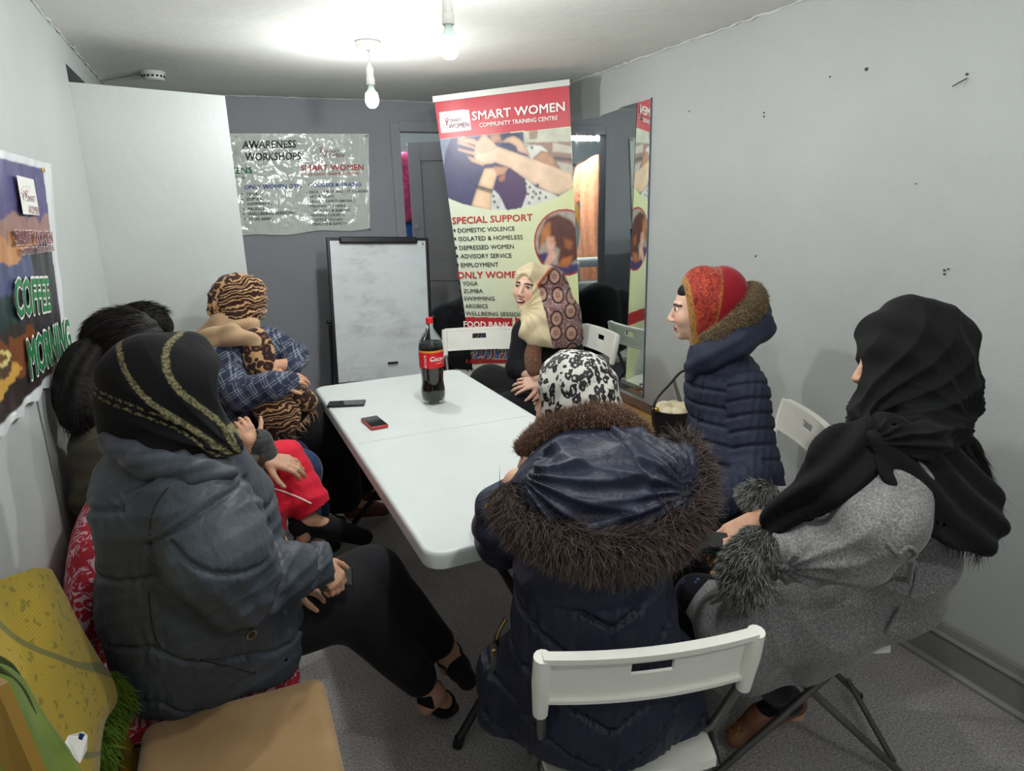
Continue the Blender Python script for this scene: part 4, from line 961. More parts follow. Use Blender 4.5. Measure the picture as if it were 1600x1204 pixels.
# strands: thin tapering blades, one mesh of many (fur, fringe, hair)
def strands(name, roots, dirs, length, width, mat, parent, colfn=None, bend=.3, seg=3, seed=1, gravity=0, kind='stuff', jit=.25):
    r = np.random.RandomState(seed); n = len(roots); roots = np.asarray(roots); d = np.asarray(dirs, float); d = d / (np.linalg.norm(d, axis=1)[:, None] + 1e-9)
    L = length * r.uniform(.6, 1.25, n) if np.isscalar(length) else length
    side = np.cross(d, r.normal(size=(n, 3))); side /= np.linalg.norm(side, axis=1)[:, None] + 1e-9; bd = r.normal(size=(n, 3)) * bend
    vv = []; 
    for i in range(seg + 1):
        t = i / seg; dd = d + bd * t + A(0, 0, -gravity * t); dd /= np.linalg.norm(dd, axis=1)[:, None]
        p = roots + dd * (L * t)[:, None]; w = width * (1 - t) ** .7 * .5 + .0001
        vv.append(p - side * w); vv.append(p + side * w)
    V = np.stack(vv, 1).reshape(-1, 3); m = 2 * (seg + 1); b = np.arange(n)[:, None] * m
    F = np.concatenate([np.stack([b[:, 0] + 2 * i, b[:, 0] + 2 * i + 1, b[:, 0] + 2 * i + 3, b[:, 0] + 2 * i + 2], 1) for i in range(seg)])
    me = mesh_np(name, V, F)
    if colfn is not None:
        c = colfn(n, r); tt = np.tile(np.repeat(np.linspace(0, 1, seg + 1), 2), n)[:, None]; set_col(me, np.repeat(c[0], m, 0) * (1 - tt) + np.repeat(c[1], m, 0) * tt)
    o = link(name, me, mat, parent); o['kind'] = kind; return o
def tube_surface(path, rads, n, seed=1, sector=None, up=None):
    """random points on a tube; returns points, radial normals, tangents"""
    r = np.random.RandomState(seed); P_ = np.array(spline(path, 8)); T = np.gradient(P_, axis=0); T /= np.linalg.norm(T, axis=1)[:, None]; s = r.uniform(0, len(P_) - 1.001, n); i = s.astype(int); f_ = (s - i)[:, None]
    p = P_[i] * (1 - f_) + P_[i + 1] * f_; t = T[i]; rd = np.interp(s, np.linspace(0, len(P_) - 1, len(rads)), rads)
    a = r.normal(size=(n, 3)); a -= t * (a * t).sum(1)[:, None]; a /= np.linalg.norm(a, axis=1)[:, None]; return p + a * rd[:, None], a, t
M_FUR = attr_mat('fur_strand', .75, spec=.25); M_HAIR = attr_mat('hair_strand', .6, spec=.2)
M_SKIN = attr_mat('skin', .5, bump=.06, bscale=140, spec=.4, sub=.12, noise_amt=.08)
SK = L3(204, 156, 128); SKP = L3(222, 172, 152)

# ------------------------------------------------------------------ bodies
def frame(fwd, up):
    f = nrm(fwd); u = nrm(np.asarray(up) - f * (np.asarray(up) @ f)); r = np.cross(f, u); return r, f, u     # right-hand side of the person, forward, up
def head_shape(s, c, fwd, up, k=.012, sc_=1.0):
    r, f, u = frame(fwd, up); R = np.array([r, f, u]); g = lambda x, y, z: c + sc_ * (x * r + y * f + z * u)
    e = lambda q, rr, kk=.02: s.ell(g(*q), np.array(rr) * sc_, R, kk)
    e((0, -.018, .035), (.073, .092, .083), .02); e((0, .022, -.012), (.060, .066, .088), .03); e((0, .035, -.064), (.044, .045, .040), .03)
    s.ell(g(0, .066, -.094), np.array((.020, .018, .017)) * sc_, R, .015)
    for x in (-1, 1):
        e((x * .036, .056, -.026), (.026, .026, .026), .022); s.cone(g(x * .012, .083, .022), g(x * .040, .070, .021), .0085 * sc_, .008 * sc_, .012); e((x * .012, .097, -.036), (.0085, .010, .0075), .006)
    s.cone(g(0, .080, .018), g(0, .106, -.030), .0065 * sc_, .0095 * sc_, .010)
    s.cone(g(-.014, .086, -.060), g(.014, .086, -.060), .0058 * sc_, None, .006); s.cone(g(-.012, .085, -.070), g(.012, .085, -.070), .0068 * sc_, None, .006)
    for x in (-1, 1): s.carve('ell', g(x * .031, .092, .006), (.016 * sc_, .011 * sc_, .0095 * sc_), R, k=.008)
    return g, R
def hand(s, wrist, d, n, curl=.4, thumb=1, sc_=1.0, spread=.12, curls=None, tcurl=.3, tspread=.75):
    """palm grows from the wrist along d; n points out of the back of the hand; thumb=+1/-1 side"""
    d = nrm(d); n = nrm(np.asarray(n) - d * (np.asarray(n) @ d)); sd = np.cross(d, n) * thumb; w = np.asarray(wrist, float); S = .92 * sc_
    for x in (-.026, -.009, .009, .026): s.cone(w + sd * x * .55 * S, w + (d * (.082 - abs(x - .005) * .25) + sd * x * 1.05) * S, .0135 * S, .0105 * S, .012, (n, 1.15))
    L = (.070, .080, .074, .058); X = (.027, .0095, -.0085, -.026); ends = []
    for i in range(4):
        c = curls[i] if curls is not None else curl; p = w + (d * (.084 - abs(X[i] - .005) * .3) + sd * X[i]) * S; a = c * .6; dd = d + sd * X[i] / .027 * spread; q = p
        r0 = (.0092, .0094, .0089, .0078)[i] * S
        for j, fr in enumerate((.46, .3, .24)):
            v = nrm(dd * math.cos(a) - n * math.sin(a)); q2 = q + v * L[i] * fr * S; s.cone(q, q2, r0 * (1 - .1 * j), r0 * (.9 - .1 * j), .004); q = q2; a += c * 1.0
        ends.append(q)
    p = w + (d * .022 + sd * .020 - n * .006) * S; v = nrm(d * (1 - tspread * .45) + sd * tspread - n * .25)
    q = p + v * .042 * S; s.cone(p, q, .0145 * S, .0115 * S, .010); v2 = nrm(v + d * tcurl - n * tcurl * .4); q2 = q + v2 * .032 * S; s.cone(q, q2, .0108 * S, .0092 * S, .004); v3 = nrm(v2 + d * tcurl * .7 - sd * .1); s.cone(q2, q2 + v3 * .024 * S, .0092 * S, .0075 * S, .004)
    return ends
def foot(s, ank, toe, n_up=(0, 0, 1)):
    ank = np.asarray(ank, float); toe = np.asarray(toe, float); f = nrm(toe - ank * A(1, 1, 0) - A(0, 0, 0)); s.cone(ank, ank + (toe - ank) * .55, .034, .028, .02); s.cone(ank + (toe - ank) * .5, toe, .030, .022, .02, ); s.cone(ank, ank - f * .035 - A(*n_up) * .035, .033, .027, .02)
def base_body(j, h=.0046, label='', sc_=1.0, head_sc=1.0, hands=(), color=None, group=None):
    """one continuous figure from its joints"""
    s = Shape(.03)
    r, f, u = frame(j['face'], j['up']); g, R = head_shape(s, j['head'], j['face'], j['up'], sc_=head_sc)
    s.cone(g(0, -.025, -.05), j['neck'], .046, .052, .03)
    pel, ne = j['pelvis'], j['neck']; sh = (j['shL'] + j['shR']) / 2; ax = nrm(j['shR'] - j['shL']); fr = nrm(np.cross(ne - pel, ax)); ch = pel + (sh - pel) * .62
    s.cone(ne, sh, .05, .07, .05); s.cone(j['shL'] * .8 + sh * .2, j['shR'] * .8 + sh * .2, .045, None, .05)
    s.cone(ch - ax * .045, ch + ax * .045, .078, .078, .05); s.cone(ch, pel, .084, .080, .05); s.cone(pel - ax * .045, pel + ax * .045, .074, None, .04)
    for k in 'LR':
        s.chain([j['sh' + k], j['el' + k], j['wr' + k]], [.042, .034, .0255], .02)
        s.chain([pel + ax * (.08 if k == 'R' else -.08), j['kn' + k], j['an' + k]], [.060, .044, .034], .02)
        foot(s, j['an' + k], j['toe' + k])
    for a in hands: hand(s, *a[0], **a[1])
    def colr(v, n):
        c = np.tile(SK if color is None else color, (len(v), 1)); q = (v - j['head']) @ R.T / head_sc; x, y, z = q.T
        lips = (np.abs(x) < .024 - np.abs(z + .065) * .9) & (np.abs(z + .0655) < .0105) & (y > .074); c[lips] = L3(150, 66, 66)
        seam = (np.abs(x) < .022) & (np.abs(z + .0645) < .0022) & (y > .075); c[seam] = L3(110, 40, 44)
        br = (np.abs(np.abs(x) - .031) < .021) & (np.abs(z - (.0245 - 6 * (np.abs(x) - .026) ** 2)) < .0042) & (y > .055); c[br] = L3(52, 36, 32)
        ck = np.exp(-((np.abs(x) - .038) ** 2 + (z + .032) ** 2) / .0004) * (y > .04); c = c * (1 - ck[:, None] * A(.03, .14, .13))
        ey = np.exp(-((np.abs(x) - .031) ** 2 + (z - .006) ** 2) / .00012) * (y > .05); c = c * (1 - .28 * ey[:, None])
        return c
    o = sculpt('person', s, h, M_SKIN, None, None, colr); tag(o, label, 'person', group)
    for x in (-1, 1):
        e = MB().sphere(tuple(g(x * .031, .0745, .005)), .0112 * head_sc, 16, 12); eo = e.build('eye', M_EYE, o, True)
        p = g(x * .031, .0745, .005) + f * .0082 * head_sc; MB().sphere(tuple(p), .0058 * head_sc, 12, 8).build('iris', M_IRIS, o, True)
        lid = [g(x * .031 + a, .0855 - (a * 26) ** 2 * .011, .0105 - (a * 40) ** 2 * .0035) for a in np.linspace(-.015, .015, 7)]; MB().tube(lid, [.0008, .0016, .002, .002, .002, .0016, .0008], 6).build('eyelash', M_LASH, o, True)
    return o, g, R
M_EYE = simple('eye_white', (226, 218, 210), .15); M_IRIS = simple('iris_dark', (38, 24, 18), .08); M_LASH = simple('lash_black', (22, 16, 16), .6)
def J(**k): return {a: np.asarray(b, float) for a, b in k.items()}
# ------------------------------------------------------------------ cloth materials
def cloth(name, fn, rough=.9, bumps=(220, .25), sheen=.2, wr=None, spec=.25, wscale=(1, 1, 1)):
    t = NT(name); co = t.coords(); t.col(fn(t, co)); t.b.inputs['Roughness'].default_value = rough; t.b.inputs['Specular IOR Level'].default_value = spec
    if sheen: t.b.inputs['Sheen Weight'].default_value = sheen; t.b.inputs['Sheen Roughness'].default_value = .4
    h = t.math('MULTIPLY', t.noise(co, bumps[0], 2), bumps[1] * .12)
    if wr: h = t.math('ADD', h, t.math('MULTIPLY', t.noise(t.coords(wscale), wr[0], 4, .55, .25), wr[1]))
    t.bump(h, .8, .02); return t.m
def voro(t, co, scale, feat='F1', rnd=1.0, dist=.35):
    nz = t.n('TexNoise'); nz.inputs['Scale'].default_value = scale * 1.1; t.l(co, nz.inputs['Vector'])
    mx = t.n('Mix', data_type='RGBA', blend_type='LINEAR_LIGHT'); mx.inputs[0].default_value = dist / scale; t.l(co, mx.inputs[6]); t.l(nz.outputs['Color'], mx.inputs[7])
    v = t.n('TexVoronoi', feature=feat); v.inputs['Scale'].default_value = scale; v.inputs['Randomness'].default_value = rnd; t.l(mx.outputs[2], v.inputs['Vector']); return v
def leopard(t, co, scale, bg, spot, inner=None):
    v = voro(t, co, scale, rnd=.85, dist=.55); n = t.noise(co, scale * 1.6, 2)
    d = t.math('ADD', v.outputs['Distance'], t.math('MULTIPLY', t.math('SUBTRACT', n, .5), .40))
    c = t.ramp(d, [(.0, inner or spot), (.17, inner or spot), (.21, spot), (.53, spot), (.57, bg)], 'LINEAR'); return c
def tiger(t, co, scale, a, b):
    w = t.n('TexWave', wave_type='BANDS', bands_direction='Z'); w.inputs['Scale'].default_value = scale; w.inputs['Distortion'].default_value = 9.0; w.inputs['Detail'].default_value = 3; w.inputs['Detail Scale'].default_value = 1.3; t.l(co, w.inputs['Vector']); return t.ramp(w.outputs['Fac'], [(.35, a), (.48, b), (.8, b), (.9, a)])
M_NYL_G = cloth('grey_nylon', lambda t, co: t.ramp(t.noise(co, 5, 3), [(.3, (60, 65, 74)), (.7, (72, 78, 88))]), .52, (300, .1), .0, (26, .4), .35, (1, 1, .5))
M_NYL_N = cloth('navy_nylon', lambda t, co: t.ramp(t.noise(co, 5, 3), [(.3, (25, 29, 47)), (.7, (34, 39, 60))]), .52, (300, .1), 0, (24, .4), .35, (1, 1, .6))
M_NYL_N2 = cloth('navy_quilt', lambda t, co: t.ramp(t.noise(co, 5, 3), [(.3, (34, 38, 56)), (.7, (44, 49, 68))]), .68, (300, .1), 0, (20, .25), .25)
M_BLACKC = cloth('black_cloth', lambda t, co: t.ramp(t.noise(co, 7, 3), [(.3, (13, 13, 17)), (.7, (22, 22, 27))]), .85, (300, .3), .06, (9, .5))
M_BLACKS = cloth('black_chiffon', lambda t, co: lin((11, 11, 13)), .85, (400, .3), .03, (8, .5))
M_OLIVE = cloth('olive_cloth', lambda t, co: t.ramp(t.noise(co, 8, 3), [(.3, (76, 70, 60)), (.7, (94, 88, 76))]), .85, (260, .3), .1, (10, .5))
M_GREYC = cloth('dark_grey_knit', lambda t, co: t.ramp(t.noise(co, 60, 3), [(.3, (52, 54, 56)), (.7, (78, 80, 82))]), .95, (200, .6), .2)
M_REDC = cloth('red_cloth', lambda t, co: t.ramp(t.noise(co, 7, 3), [(.3, (196, 22, 46)), (.7, (222, 38, 62))]), .8, (300, .2), .1, (9, .5))
M_JEAN = cloth('blue_denim', lambda t, co: t.ramp(t.noise(co, 90, 3), [(.3, (36, 52, 88)), (.7, (54, 72, 112))]), .9, (200, .5))
def wool(t, co):
    n = t.noise(co, 190, 3, .8); b = t.noise(co, 5, 3); return t.mix(.18, t.ramp(n, [(.34, (92, 90, 92)), (.52, (128, 126, 127)), (.66, (164, 162, 162))]), t.ramp(b, [(.3, (90, 90, 90)), (.7, (150, 150, 150))]))
M_WOOL = cloth('grey_wool', wool, .95, (160, .7), .25, (7, .4))
def plaid(t, co):
    sx = t.n('SeparateXYZ'); t.l(t.coords((1, 1, 1), rot=(.25, .5, .5)), sx.inputs[0])
    def st_(o, f, th): return t.math('GREATER_THAN', t.math('SINE', t.math('MULTIPLY', o, f)), th)
    a = st_(sx.outputs[0], 560, .0); b = st_(sx.outputs[2], 560, .0); ba = st_(sx.outputs[0], 120, -.2); bb = st_(sx.outputs[2], 120, -.2)
    l = t.math('ADD', t.math('MULTIPLY', a, ba), t.math('MULTIPLY', b, bb)); n = t.ramp(t.noise(co, 34, 4, .7), [(.40, (0, 0, 0, 1)), (.50, (1, 1, 1, 1))])
    return t.mix(t.math('MULTIPLY', t.math('MULTIPLY', l, .55), n), lin((44, 50, 74)), lin((138, 144, 156)))
M_PLAID = cloth('navy_check_tweed', plaid, .9, (200, .5), .15, (8, .3))
def scarf_d(t, co):
    a = t.n('Attribute', attribute_name='Col'); sr = t.n('SeparateColor'); t.l(a.outputs['Color'], sr.inputs[0])
    lp_ = leopard(t, co, 26, lin((192, 152, 108)), lin((58, 38, 36)), lin((110, 74, 56))); tg = tiger(t, t.coords((1, 1, 1), rot=(.1, .12, 0)), 9.5, lin((62, 38, 34)), lin((200, 160, 112)))
    c = t.mix(sr.outputs[0], lp_, tg); return t.mix(sr.outputs[1], c, lin((186, 154, 122)))
M_SC_D = cloth('animal_print_wool', scarf_d, .9, (240, .4), .15, (9, .4))
def scarf_f(t, co): return leopard(t, t.coords((1, 1, .72)), 58, lin((192, 188, 182)), lin((12, 11, 14)), lin((170, 166, 160)))
M_SC_F = cloth('leopard_silk', scarf_f, .6, (300, .2), .1, (9, .35), .4)
def scarf_g(t, co):
    a = t.n('Attribute', attribute_name='Col'); sr = t.n('SeparateColor'); t.l(a.outputs['Color'], sr.inputs[0])
    v = voro(t, co, 34, 'SMOOTH_F1', 1, .6); n = t.noise(co, 60, 4, .7, 1); orn = t.ramp(t.math('MULTIPLY', v.outputs['Distance'], t.math('ADD', n, .6)), [(.10, (196, 96, 52)), (.20, (134, 22, 32)), (.34, (182, 78, 48)), (.44, (112, 20, 30)), (.58, (166, 60, 44)), (.78, (116, 28, 30))])
    brd = t.ramp(t.noise(co, 130, 3, .7), [(.38, (92, 56, 34)), (.55, (176, 128, 60)), (.7, (120, 40, 30))])
    c = t.mix(sr.outputs[0], lin((146, 16, 34)), orn); return t.mix(sr.outputs[1], c, brd)
M_SC_G = cloth('red_paisley_shawl', scarf_g, .7, (240, .3), .2, (9, .4))
def scarf_e(t, co):
    a = t.n('Attribute', attribute_name='Col'); sr = t.n('SeparateColor'); t.l(a.outputs['Color'], sr.inputs[0])
    sx = t.n('SeparateXYZ'); t.l(t.coords((1, 1, 1), rot=(0, 0, .4)), sx.inputs[0]); cx_ = t.n('CombineXYZ'); t.l(sx.outputs[0], cx_.inputs[0]); t.l(t.math('MULTIPLY', sx.outputs[2], .85), cx_.inputs[1]); v = t.n('TexVoronoi', voronoi_dimensions='2D'); v.inputs['Scale'].default_value = 13.5; v.inputs['Randomness'].default_value = .38; t.l(cx_.outputs[0], v.inputs['Vector']); d = v.outputs['Distance']
    rg = t.ramp(d, [(.0, (90, 40, 34)), (.05, (170, 134, 118)), (.12, (110, 54, 48)), (.16, (172, 140, 126)), (.32, (154, 118, 104)), (.37, (38, 28, 32)), (.42, (38, 28, 32)), (.46, (168, 162, 162)), (.8, (140, 122, 120))])
    n = t.ramp(t.noise(co, 55, 4, .75, 1.5), [(.40, (0, 0, 0, 1)), (.50, (1, 1, 1, 1))]); far = t.math('GREATER_THAN', d, .41)
    rg = t.mix(t.math('MULTIPLY', t.math('MULTIPLY', far, n), .8), rg, lin((104, 44, 40)))
    c = t.mix(sr.outputs[0], t.ramp(t.noise(co, 14, 3), [(.3, (190, 172, 138)), (.7, (208, 192, 160))]), rg); return t.mix(sr.outputs[1], c, lin((190, 84, 56)))
M_SC_E = cloth('ring_print_hijab', scarf_e, .85, (260, .3), .15, (10, .5))
def scarf_a(t, co):
    a = t.n('Attribute', attribute_name='Col'); sr = t.n('SeparateColor'); t.l(a.outputs['Color'], sr.inputs[0]); g = t.ramp(t.noise(co, 160, 2), [(.35, (62, 58, 42)), (.65, (134, 126, 92))]); return t.mix(sr.outputs[0], lin((9, 9, 12)), g)
M_SC_A = cloth('black_gold_scarf', scarf_a, .85, (260, .3), .04, (8, .4))
def paisley(t, co):
    v = voro(t, co, 11, 'SMOOTH_F1', 1, 1.6); w = t.math('SINE', t.math('MULTIPLY', v.outputs['Distance'], 42)); n = t.noise(co, 12, 3, .6, 2.5); m = t.math('MULTIPLY', t.math('GREATER_THAN', w, .1), t.ramp(n, [(.44, (0, 0, 0, 1)), (.5, (1, 1, 1, 1))])); return t.mix(t.math('MULTIPLY', m, .85), lin((176, 40, 54)), lin((222, 186, 200)))
M_PAIS = cloth('red_paisley_cotton', paisley, .8, (260, .2), .05, (6, .4))
M_TAN = cloth('tan_suede', lambda t, co: t.ramp(t.noise(co, 6, 4), [(.3, (146, 116, 80)), (.7, (168, 136, 98))]), .9, (300, .3), .35)
M_TANS = cloth('tan_suede_side', lambda t, co: lin((176, 150, 120)), .9, (300, .3), .35)
def blk(t, co):
    w = t.n('TexWave', bands_direction='Z'); w.inputs['Scale'].default_value = 60; w.inputs['Distortion'].default_value = .8; t.l(co, w.inputs['Vector']); v = voro(t, co, 44, rnd=.9, dist=.9); m = t.math('LESS_THAN', v.outputs['Distance'], .27)
    w2 = t.n('TexWave', bands_direction='DIAGONAL'); w2.inputs['Scale'].default_value = 2.6; w2.inputs['Distortion'].default_value = 3.5; w2.inputs['Detail'].default_value = 1; t.l(co, w2.inputs['Vector']); ln_ = t.math('GREATER_THAN', w2.outputs['Fac'], .985)
    c = t.mix(t.math('MULTIPLY', w.outputs['Fac'], .5), lin((186, 160, 62)), lin((146, 124, 44))); c = t.mix(t.math('MULTIPLY', m, .55), c, lin((94, 100, 52))); return t.mix(t.math('MULTIPLY', ln_, .8), c, lin((104, 110, 72)))
M_BLANK = cloth('mustard_woven_blanket', blk, .85, (300, .4), .2)
M_GREENC = cloth('green_blanket_lining', lambda t, co: t.ramp(t.noise(co, 12, 3), [(.3, (84, 104, 28)), (.7, (112, 134, 42))]), .9, (260, .4), .2)
M_GRFR = attr_mat('green_fringe', .8, spec=.2)

# ------------------------------------------------------------------ seating on the left
SO = empty('cushioned_bench', (-.2, 2.45, 0), 0, 'low bench with red paisley mattress along the left wall', 'bench')
MB().box((-.2, 2.5, .17), (.50, 1.76, .30), bev=.01).build('bench_base', simple('bench_dark', (34, 30, 32), .7), SO)
s = Shape(.03); s.box((-.2, 2.5, .385), (.26, .89, .065), None, .055); sculpt('seat_mattress', s, .014, M_PAIS, SO, lambda p, n: folds(3, 16, .005)(p))
for k, (y, z, zz) in enumerate(((1.98, .66, .2), (2.52, .66, .19), (3.05, .66, .18))):
    s = Shape(.03); a = math.radians(9); Rr = np.array([[math.cos(a), 0, -math.sin(a)], [0, 1, 0], [math.sin(a), 0, math.cos(a)]]); s.ell((-.405, y, z - .005), (.07, .33, .225), Rr); s.box((-.405, y, z - .01), (.042, .24, .185), Rr, .05)
    o = sculpt('paisley_cushion', s, .012, M_PAIS, None, lambda p, n: folds(5 + k, 14, .006)(p)); tag(o, ('red paisley cushion against the left wall behind the grey puffer coat', 'red paisley cushion behind the olive jacket', 'red paisley cushion at the far end of the bench, behind the short dark hair')[k], 'cushion', 'red paisley back cushions')
ch = empty('padded_chair', (-.12, 1.33, 0), 0, 'chair with a tan suede seat and mustard metal back, bottom left', 'chair')
s = Shape(.02); s.box((-.095, 1.335, .435), (.205, .195, .035), None, .028); sculpt('seat', s, .009, M_TAN, ch, lambda p, n: folds(9, 12, .003)(p))
M_MUS = simple('mustard_metal', (124, 92, 22), .6, .0)
MB().box((-.13, 1.335, .39), (.44, .40, .03), bev=.006).build('seat_frame', M_MUS, ch)
for x, y in ((-.31, 1.16), (-.31, 1.51), (.08, 1.16), (.08, 1.51)): MB().box((x, y, .19), (.03, .03, .38), bev=.005).build('leg', M_MUS, ch)
for y in (1.16, 1.53): MB().tube([(-.33, y, .38), (-.40, y, .66), (-.435, y, .86)], .016, 8).build('back_post', M_MUS, ch, True)
MB().tube([(-.435, 1.16, .85), (-.435, 1.53, .85)], .016, 8).build('back_rail', M_MUS, ch, True)
MB().box((-.405, 1.345, .66), (.02, .34, .24), Matrix.Rotation(-.24, 3, 'Y'), .008).build('back_panel', M_MUS, ch)
# mustard blanket thrown over the chair back
bl = empty('blanket', (-.38, 1.3, .5), 0, 'mustard patterned woven blanket with green fringe thrown over the chair at bottom left', 'blanket')
G_ = [[P(-90, 930, 1.02), P(0, 905, 1.19), P(42, 892, 1.30), P(74, 892, 1.385)],
      [P(-90, 1010, .98), P(5, 985, 1.16), P(72, 960, 1.28), P(116, 968, 1.40)],
      [P(-60, 1100, .96), P(40, 1072, 1.14), P(102, 1030, 1.28), P(156, 1030, 1.43)],
      [P(-20, 1190, .95), P(70, 1140, 1.14), P(132, 1100, 1.28), P(186, 1082, 1.46)],
      [P(30, 1290, .95), P(100, 1230, 1.13), P(140, 1170, 1.25), P(160, 1130, 1.40)],
      [P(60, 1390, .95), P(110, 1320, 1.12), P(142, 1260, 1.22), P(152, 1215, 1.34)]]
def surf(G, nu, nv):
    rows = [np.array([p for p in spline([np.array(x) for x in r], nu)]) for r in G]; cols = [spline([rows[i][j] for i in range(len(G))], nv) for j in range(len(rows[0]))]; return np.array(cols).transpose(1, 0, 2)
def sheet(name, G, nu, nv, mat, parent, th=.006, disp=None):
    S = surf(G, nu, nv); h, w_, _ = S.shape; v = S.reshape(-1, 3)
    i, j = np.meshgrid(np.arange(w_ - 1), np.arange(h - 1)); a = (j * w_ + i).ravel(); f = np.stack([a, a + 1, a + w_ + 1, a + w_], 1); n = vnormals(v, f)
    if disp: v = v + n * disp(v)[:, None]
    N = len(v); v2 = np.concatenate([v, v - n * th]); f2 = [f, f[:, ::-1] + N]
    edge = [np.arange(w_), (h - 1) * w_ + np.arange(w_), np.arange(h) * w_, np.arange(h) * w_ + w_ - 1]
    for k, e in enumerate(edge):
        q = np.stack([e[:-1], e[1:], e[1:] + N, e[:-1] + N], 1); f2.append(q if k in (1, 2) else q[:, ::-1])
    o = link(name, mesh_np(name, v2, np.concatenate(f2)), mat, parent); return S
BS = sheet('blanket_top', G_, 12, 12, M_BLANK, bl, .006, lambda p: folds(4, 16, .006)(p))
G2 = [[P(-60, 1020, .93), P(0, 1042, 1.02), P(30, 1064, 1.09)], [P(-60, 1110, .9), P(20, 1100, 1.0), P(62, 1125, 1.1)], [P(-20, 1210, .9), P(60, 1190, 1.0), P(105, 1180, 1.1)], [P(40, 1320, .9), P(100, 1290, 1.0), P(135, 1250, 1.1)]]
sheet('blanket_lining', G2, 10, 10, M_GREENC, bl, .006, lambda p: folds(6, 22, .005)(p))
for k, (du_, dd_) in enumerate(((0, 0), (14, -.02), (26, -.04))):
    pts = spline([P(-60 + du_, 1012 + k * 8, 1.0 + dd_), P(2, 1034 + k * 9, 1.05 + dd_), P(28 + du_ * .2, 1062 + k * 10, 1.10 + dd_), P(60, 1125 + k * 8, 1.11 + dd_), P(104 - k * 4, 1180 + k * 10, 1.11 + dd_), P(140, 1250, 1.12)], 6)
    MB().tube(pts, .007, 8).build('fold_hem', simple('dark_green_hem', (52, 66, 24), .9), bl, True)
rt = []; dr = []; rg = np.random.RandomState(3)
ed = spline([P(172, 1052, 1.45), P(186, 1082, 1.455), P(170, 1115, 1.42), P(158, 1140, 1.39), P(153, 1180, 1.36), P(152, 1230, 1.34)], 10); ed = np.array(ed)
idx = rg.uniform(0, len(ed) - 1.01, 2600); i0 = idx.astype(int); rt = ed[i0] + (ed[i0 + 1] - ed[i0]) * (idx - i0)[:, None] + rg.normal(size=(2600, 3)) * .004
dr = np.tile(cdir(.85, .55, -.1), (2600, 1)) + rg.normal(size=(2600, 3)) * .22
strands('fringe', rt, dr, .050, .004, M_GRFR, bl, lambda n, r: (np.tile(L3(66, 88, 24), (n, 1)) * r.uniform(.6, 1.3, (n, 1)), np.tile(L3(92, 118, 36), (n, 1)) * r.uniform(.6, 1.2, (n, 1))), gravity=.9, bend=.3)
q = [P(x, y, dd) for x, y, dd in ((112, 1152, 1.17), (118, 1140, 1.18), (140, 1134, 1.2), (147, 1140, 1.21), (146, 1162, 1.2), (136, 1182, 1.17), (126, 1172, 1.16))]; q = [p - CM[2] * .02 for p in q]
MB().prism(q, CM[2], .002).build('care_tag', M_INKW, bl, fix=False)
MB().prism([P(x, y, 1.145) for x, y in ((124, 1145), (132, 1147), (128, 1156), (122, 1154))], CM[2], .001).build('tag_print', M_INKB, bl, fix=False)

MB().prism([P(-50, 1050, .86), P(-5, 1075, .87), P(88, 1290, .87), P(38, 1300, .86)], CM[2], .02).build('mustard_slat', M_MUS, ch)
# sewing room things glimpsed through the doorway and in the mirror
rk = empty('garment_rail', (1.0, 7.0, 0), 0, 'rail of hanging clothes in the sewing room beyond the doorway', 'clothes rail')
MB().tube([(-.1, 6.9, 1.98), (2.9, 6.9, 1.98)], .014, 8).build('rail', M_CHROME, rk, True)
for x in (-.1, 2.9): MB().tube([(x, 6.9, 0), (x, 6.9, 1.98)], .014, 8).build('post', M_CHROME, rk, True)
def garment(x, y, z, w_, h_, mat, lab, name='hanging_garment', rz=0, sleeves=True):
    s = Shape(.03); c, sn = math.cos(rz), math.sin(rz); g = lambda a, b, cc: A(x + a * c - b * sn, y + a * sn + b * c, z + cc); ax = (A(-sn, c, 0), 1.9)
    s.cone(g(-w_ * .33, 0, -.08), g(w_ * .33, 0, -.08), .05, None, .04, ax); s.cone(g(0, 0, -.12), g(0, 0, -h_), w_ * .34, w_ * .46, .05, ax)
    if sleeves:
        for k in (-1, 1): s.chain([g(k * w_ * .36, 0, -.09), g(k * w_ * .5, .02, -.36), g(k * w_ * .52, .03, -.55)], [.055, .05, .048], .02, ax)
    s.plane(g(0, 0, -h_), (0, 0, -1)); o = sculpt(name, s, .016, mat, None, lambda p, n: .014 * np.sin(((p[:, 0] - x) * c + (p[:, 1] - y) * sn) * 60 + 2 * np.sin(p[:, 2] * 3)) * np.clip((z - p[:, 2]) * 1.5, 0, 1)); tag(o, lab, 'clothes', 'clothes in the sewing room')
    MB().tube([g(0, 0, .05), g(.02, 0, .03), g(0, 0, 0), g(0, 0, -.04)], .003, 6).build('hanger_hook', M_CHROME, o, True); return o
orange = cloth('orange_cotton', lambda t, co: t.ramp(t.noise(co, 30, 3), [(.35, (226, 148, 108)), (.65, (240, 168, 128))]), .85)
ob = simple('royal_blue_cloth', (48, 56, 136), .85, var=.2); pk = simple('pink_print', (190, 70, 110), .85, var=.5, vscale=30); mx_ = simple('brown_print', (110, 70, 60), .85, var=.6, vscale=40); kk = simple('dark_cloth', (34, 32, 40), .9)
garment(.70, 6.05, 1.98, .52, 1.25, orange, 'long orange tunic hanging in the sewing room, seen in the mirror', rz=.5)
garment(1.22, 6.6, 1.93, .42, 1.0, ob, 'royal blue garment hanging beside the orange tunic, seen in the mirror', rz=.4)
for k, (x, y, mt, lb_) in enumerate(((1.52, 5.75, pk, 'pink patterned garment in the narrow gap of the grey door'), (1.50, 6.0, mx_, 'brown patterned garment deep in the gap of the grey door'), (.36, 6.55, kk, 'dark garment to the side of the orange tunic, seen in the mirror'), (1.72, 6.3, kk, 'dark garment behind the grey door'))):
    garment(x, y, 2.02, .36, .55 if k == 0 else 1.2, mt, lb_, rz=k * .3)
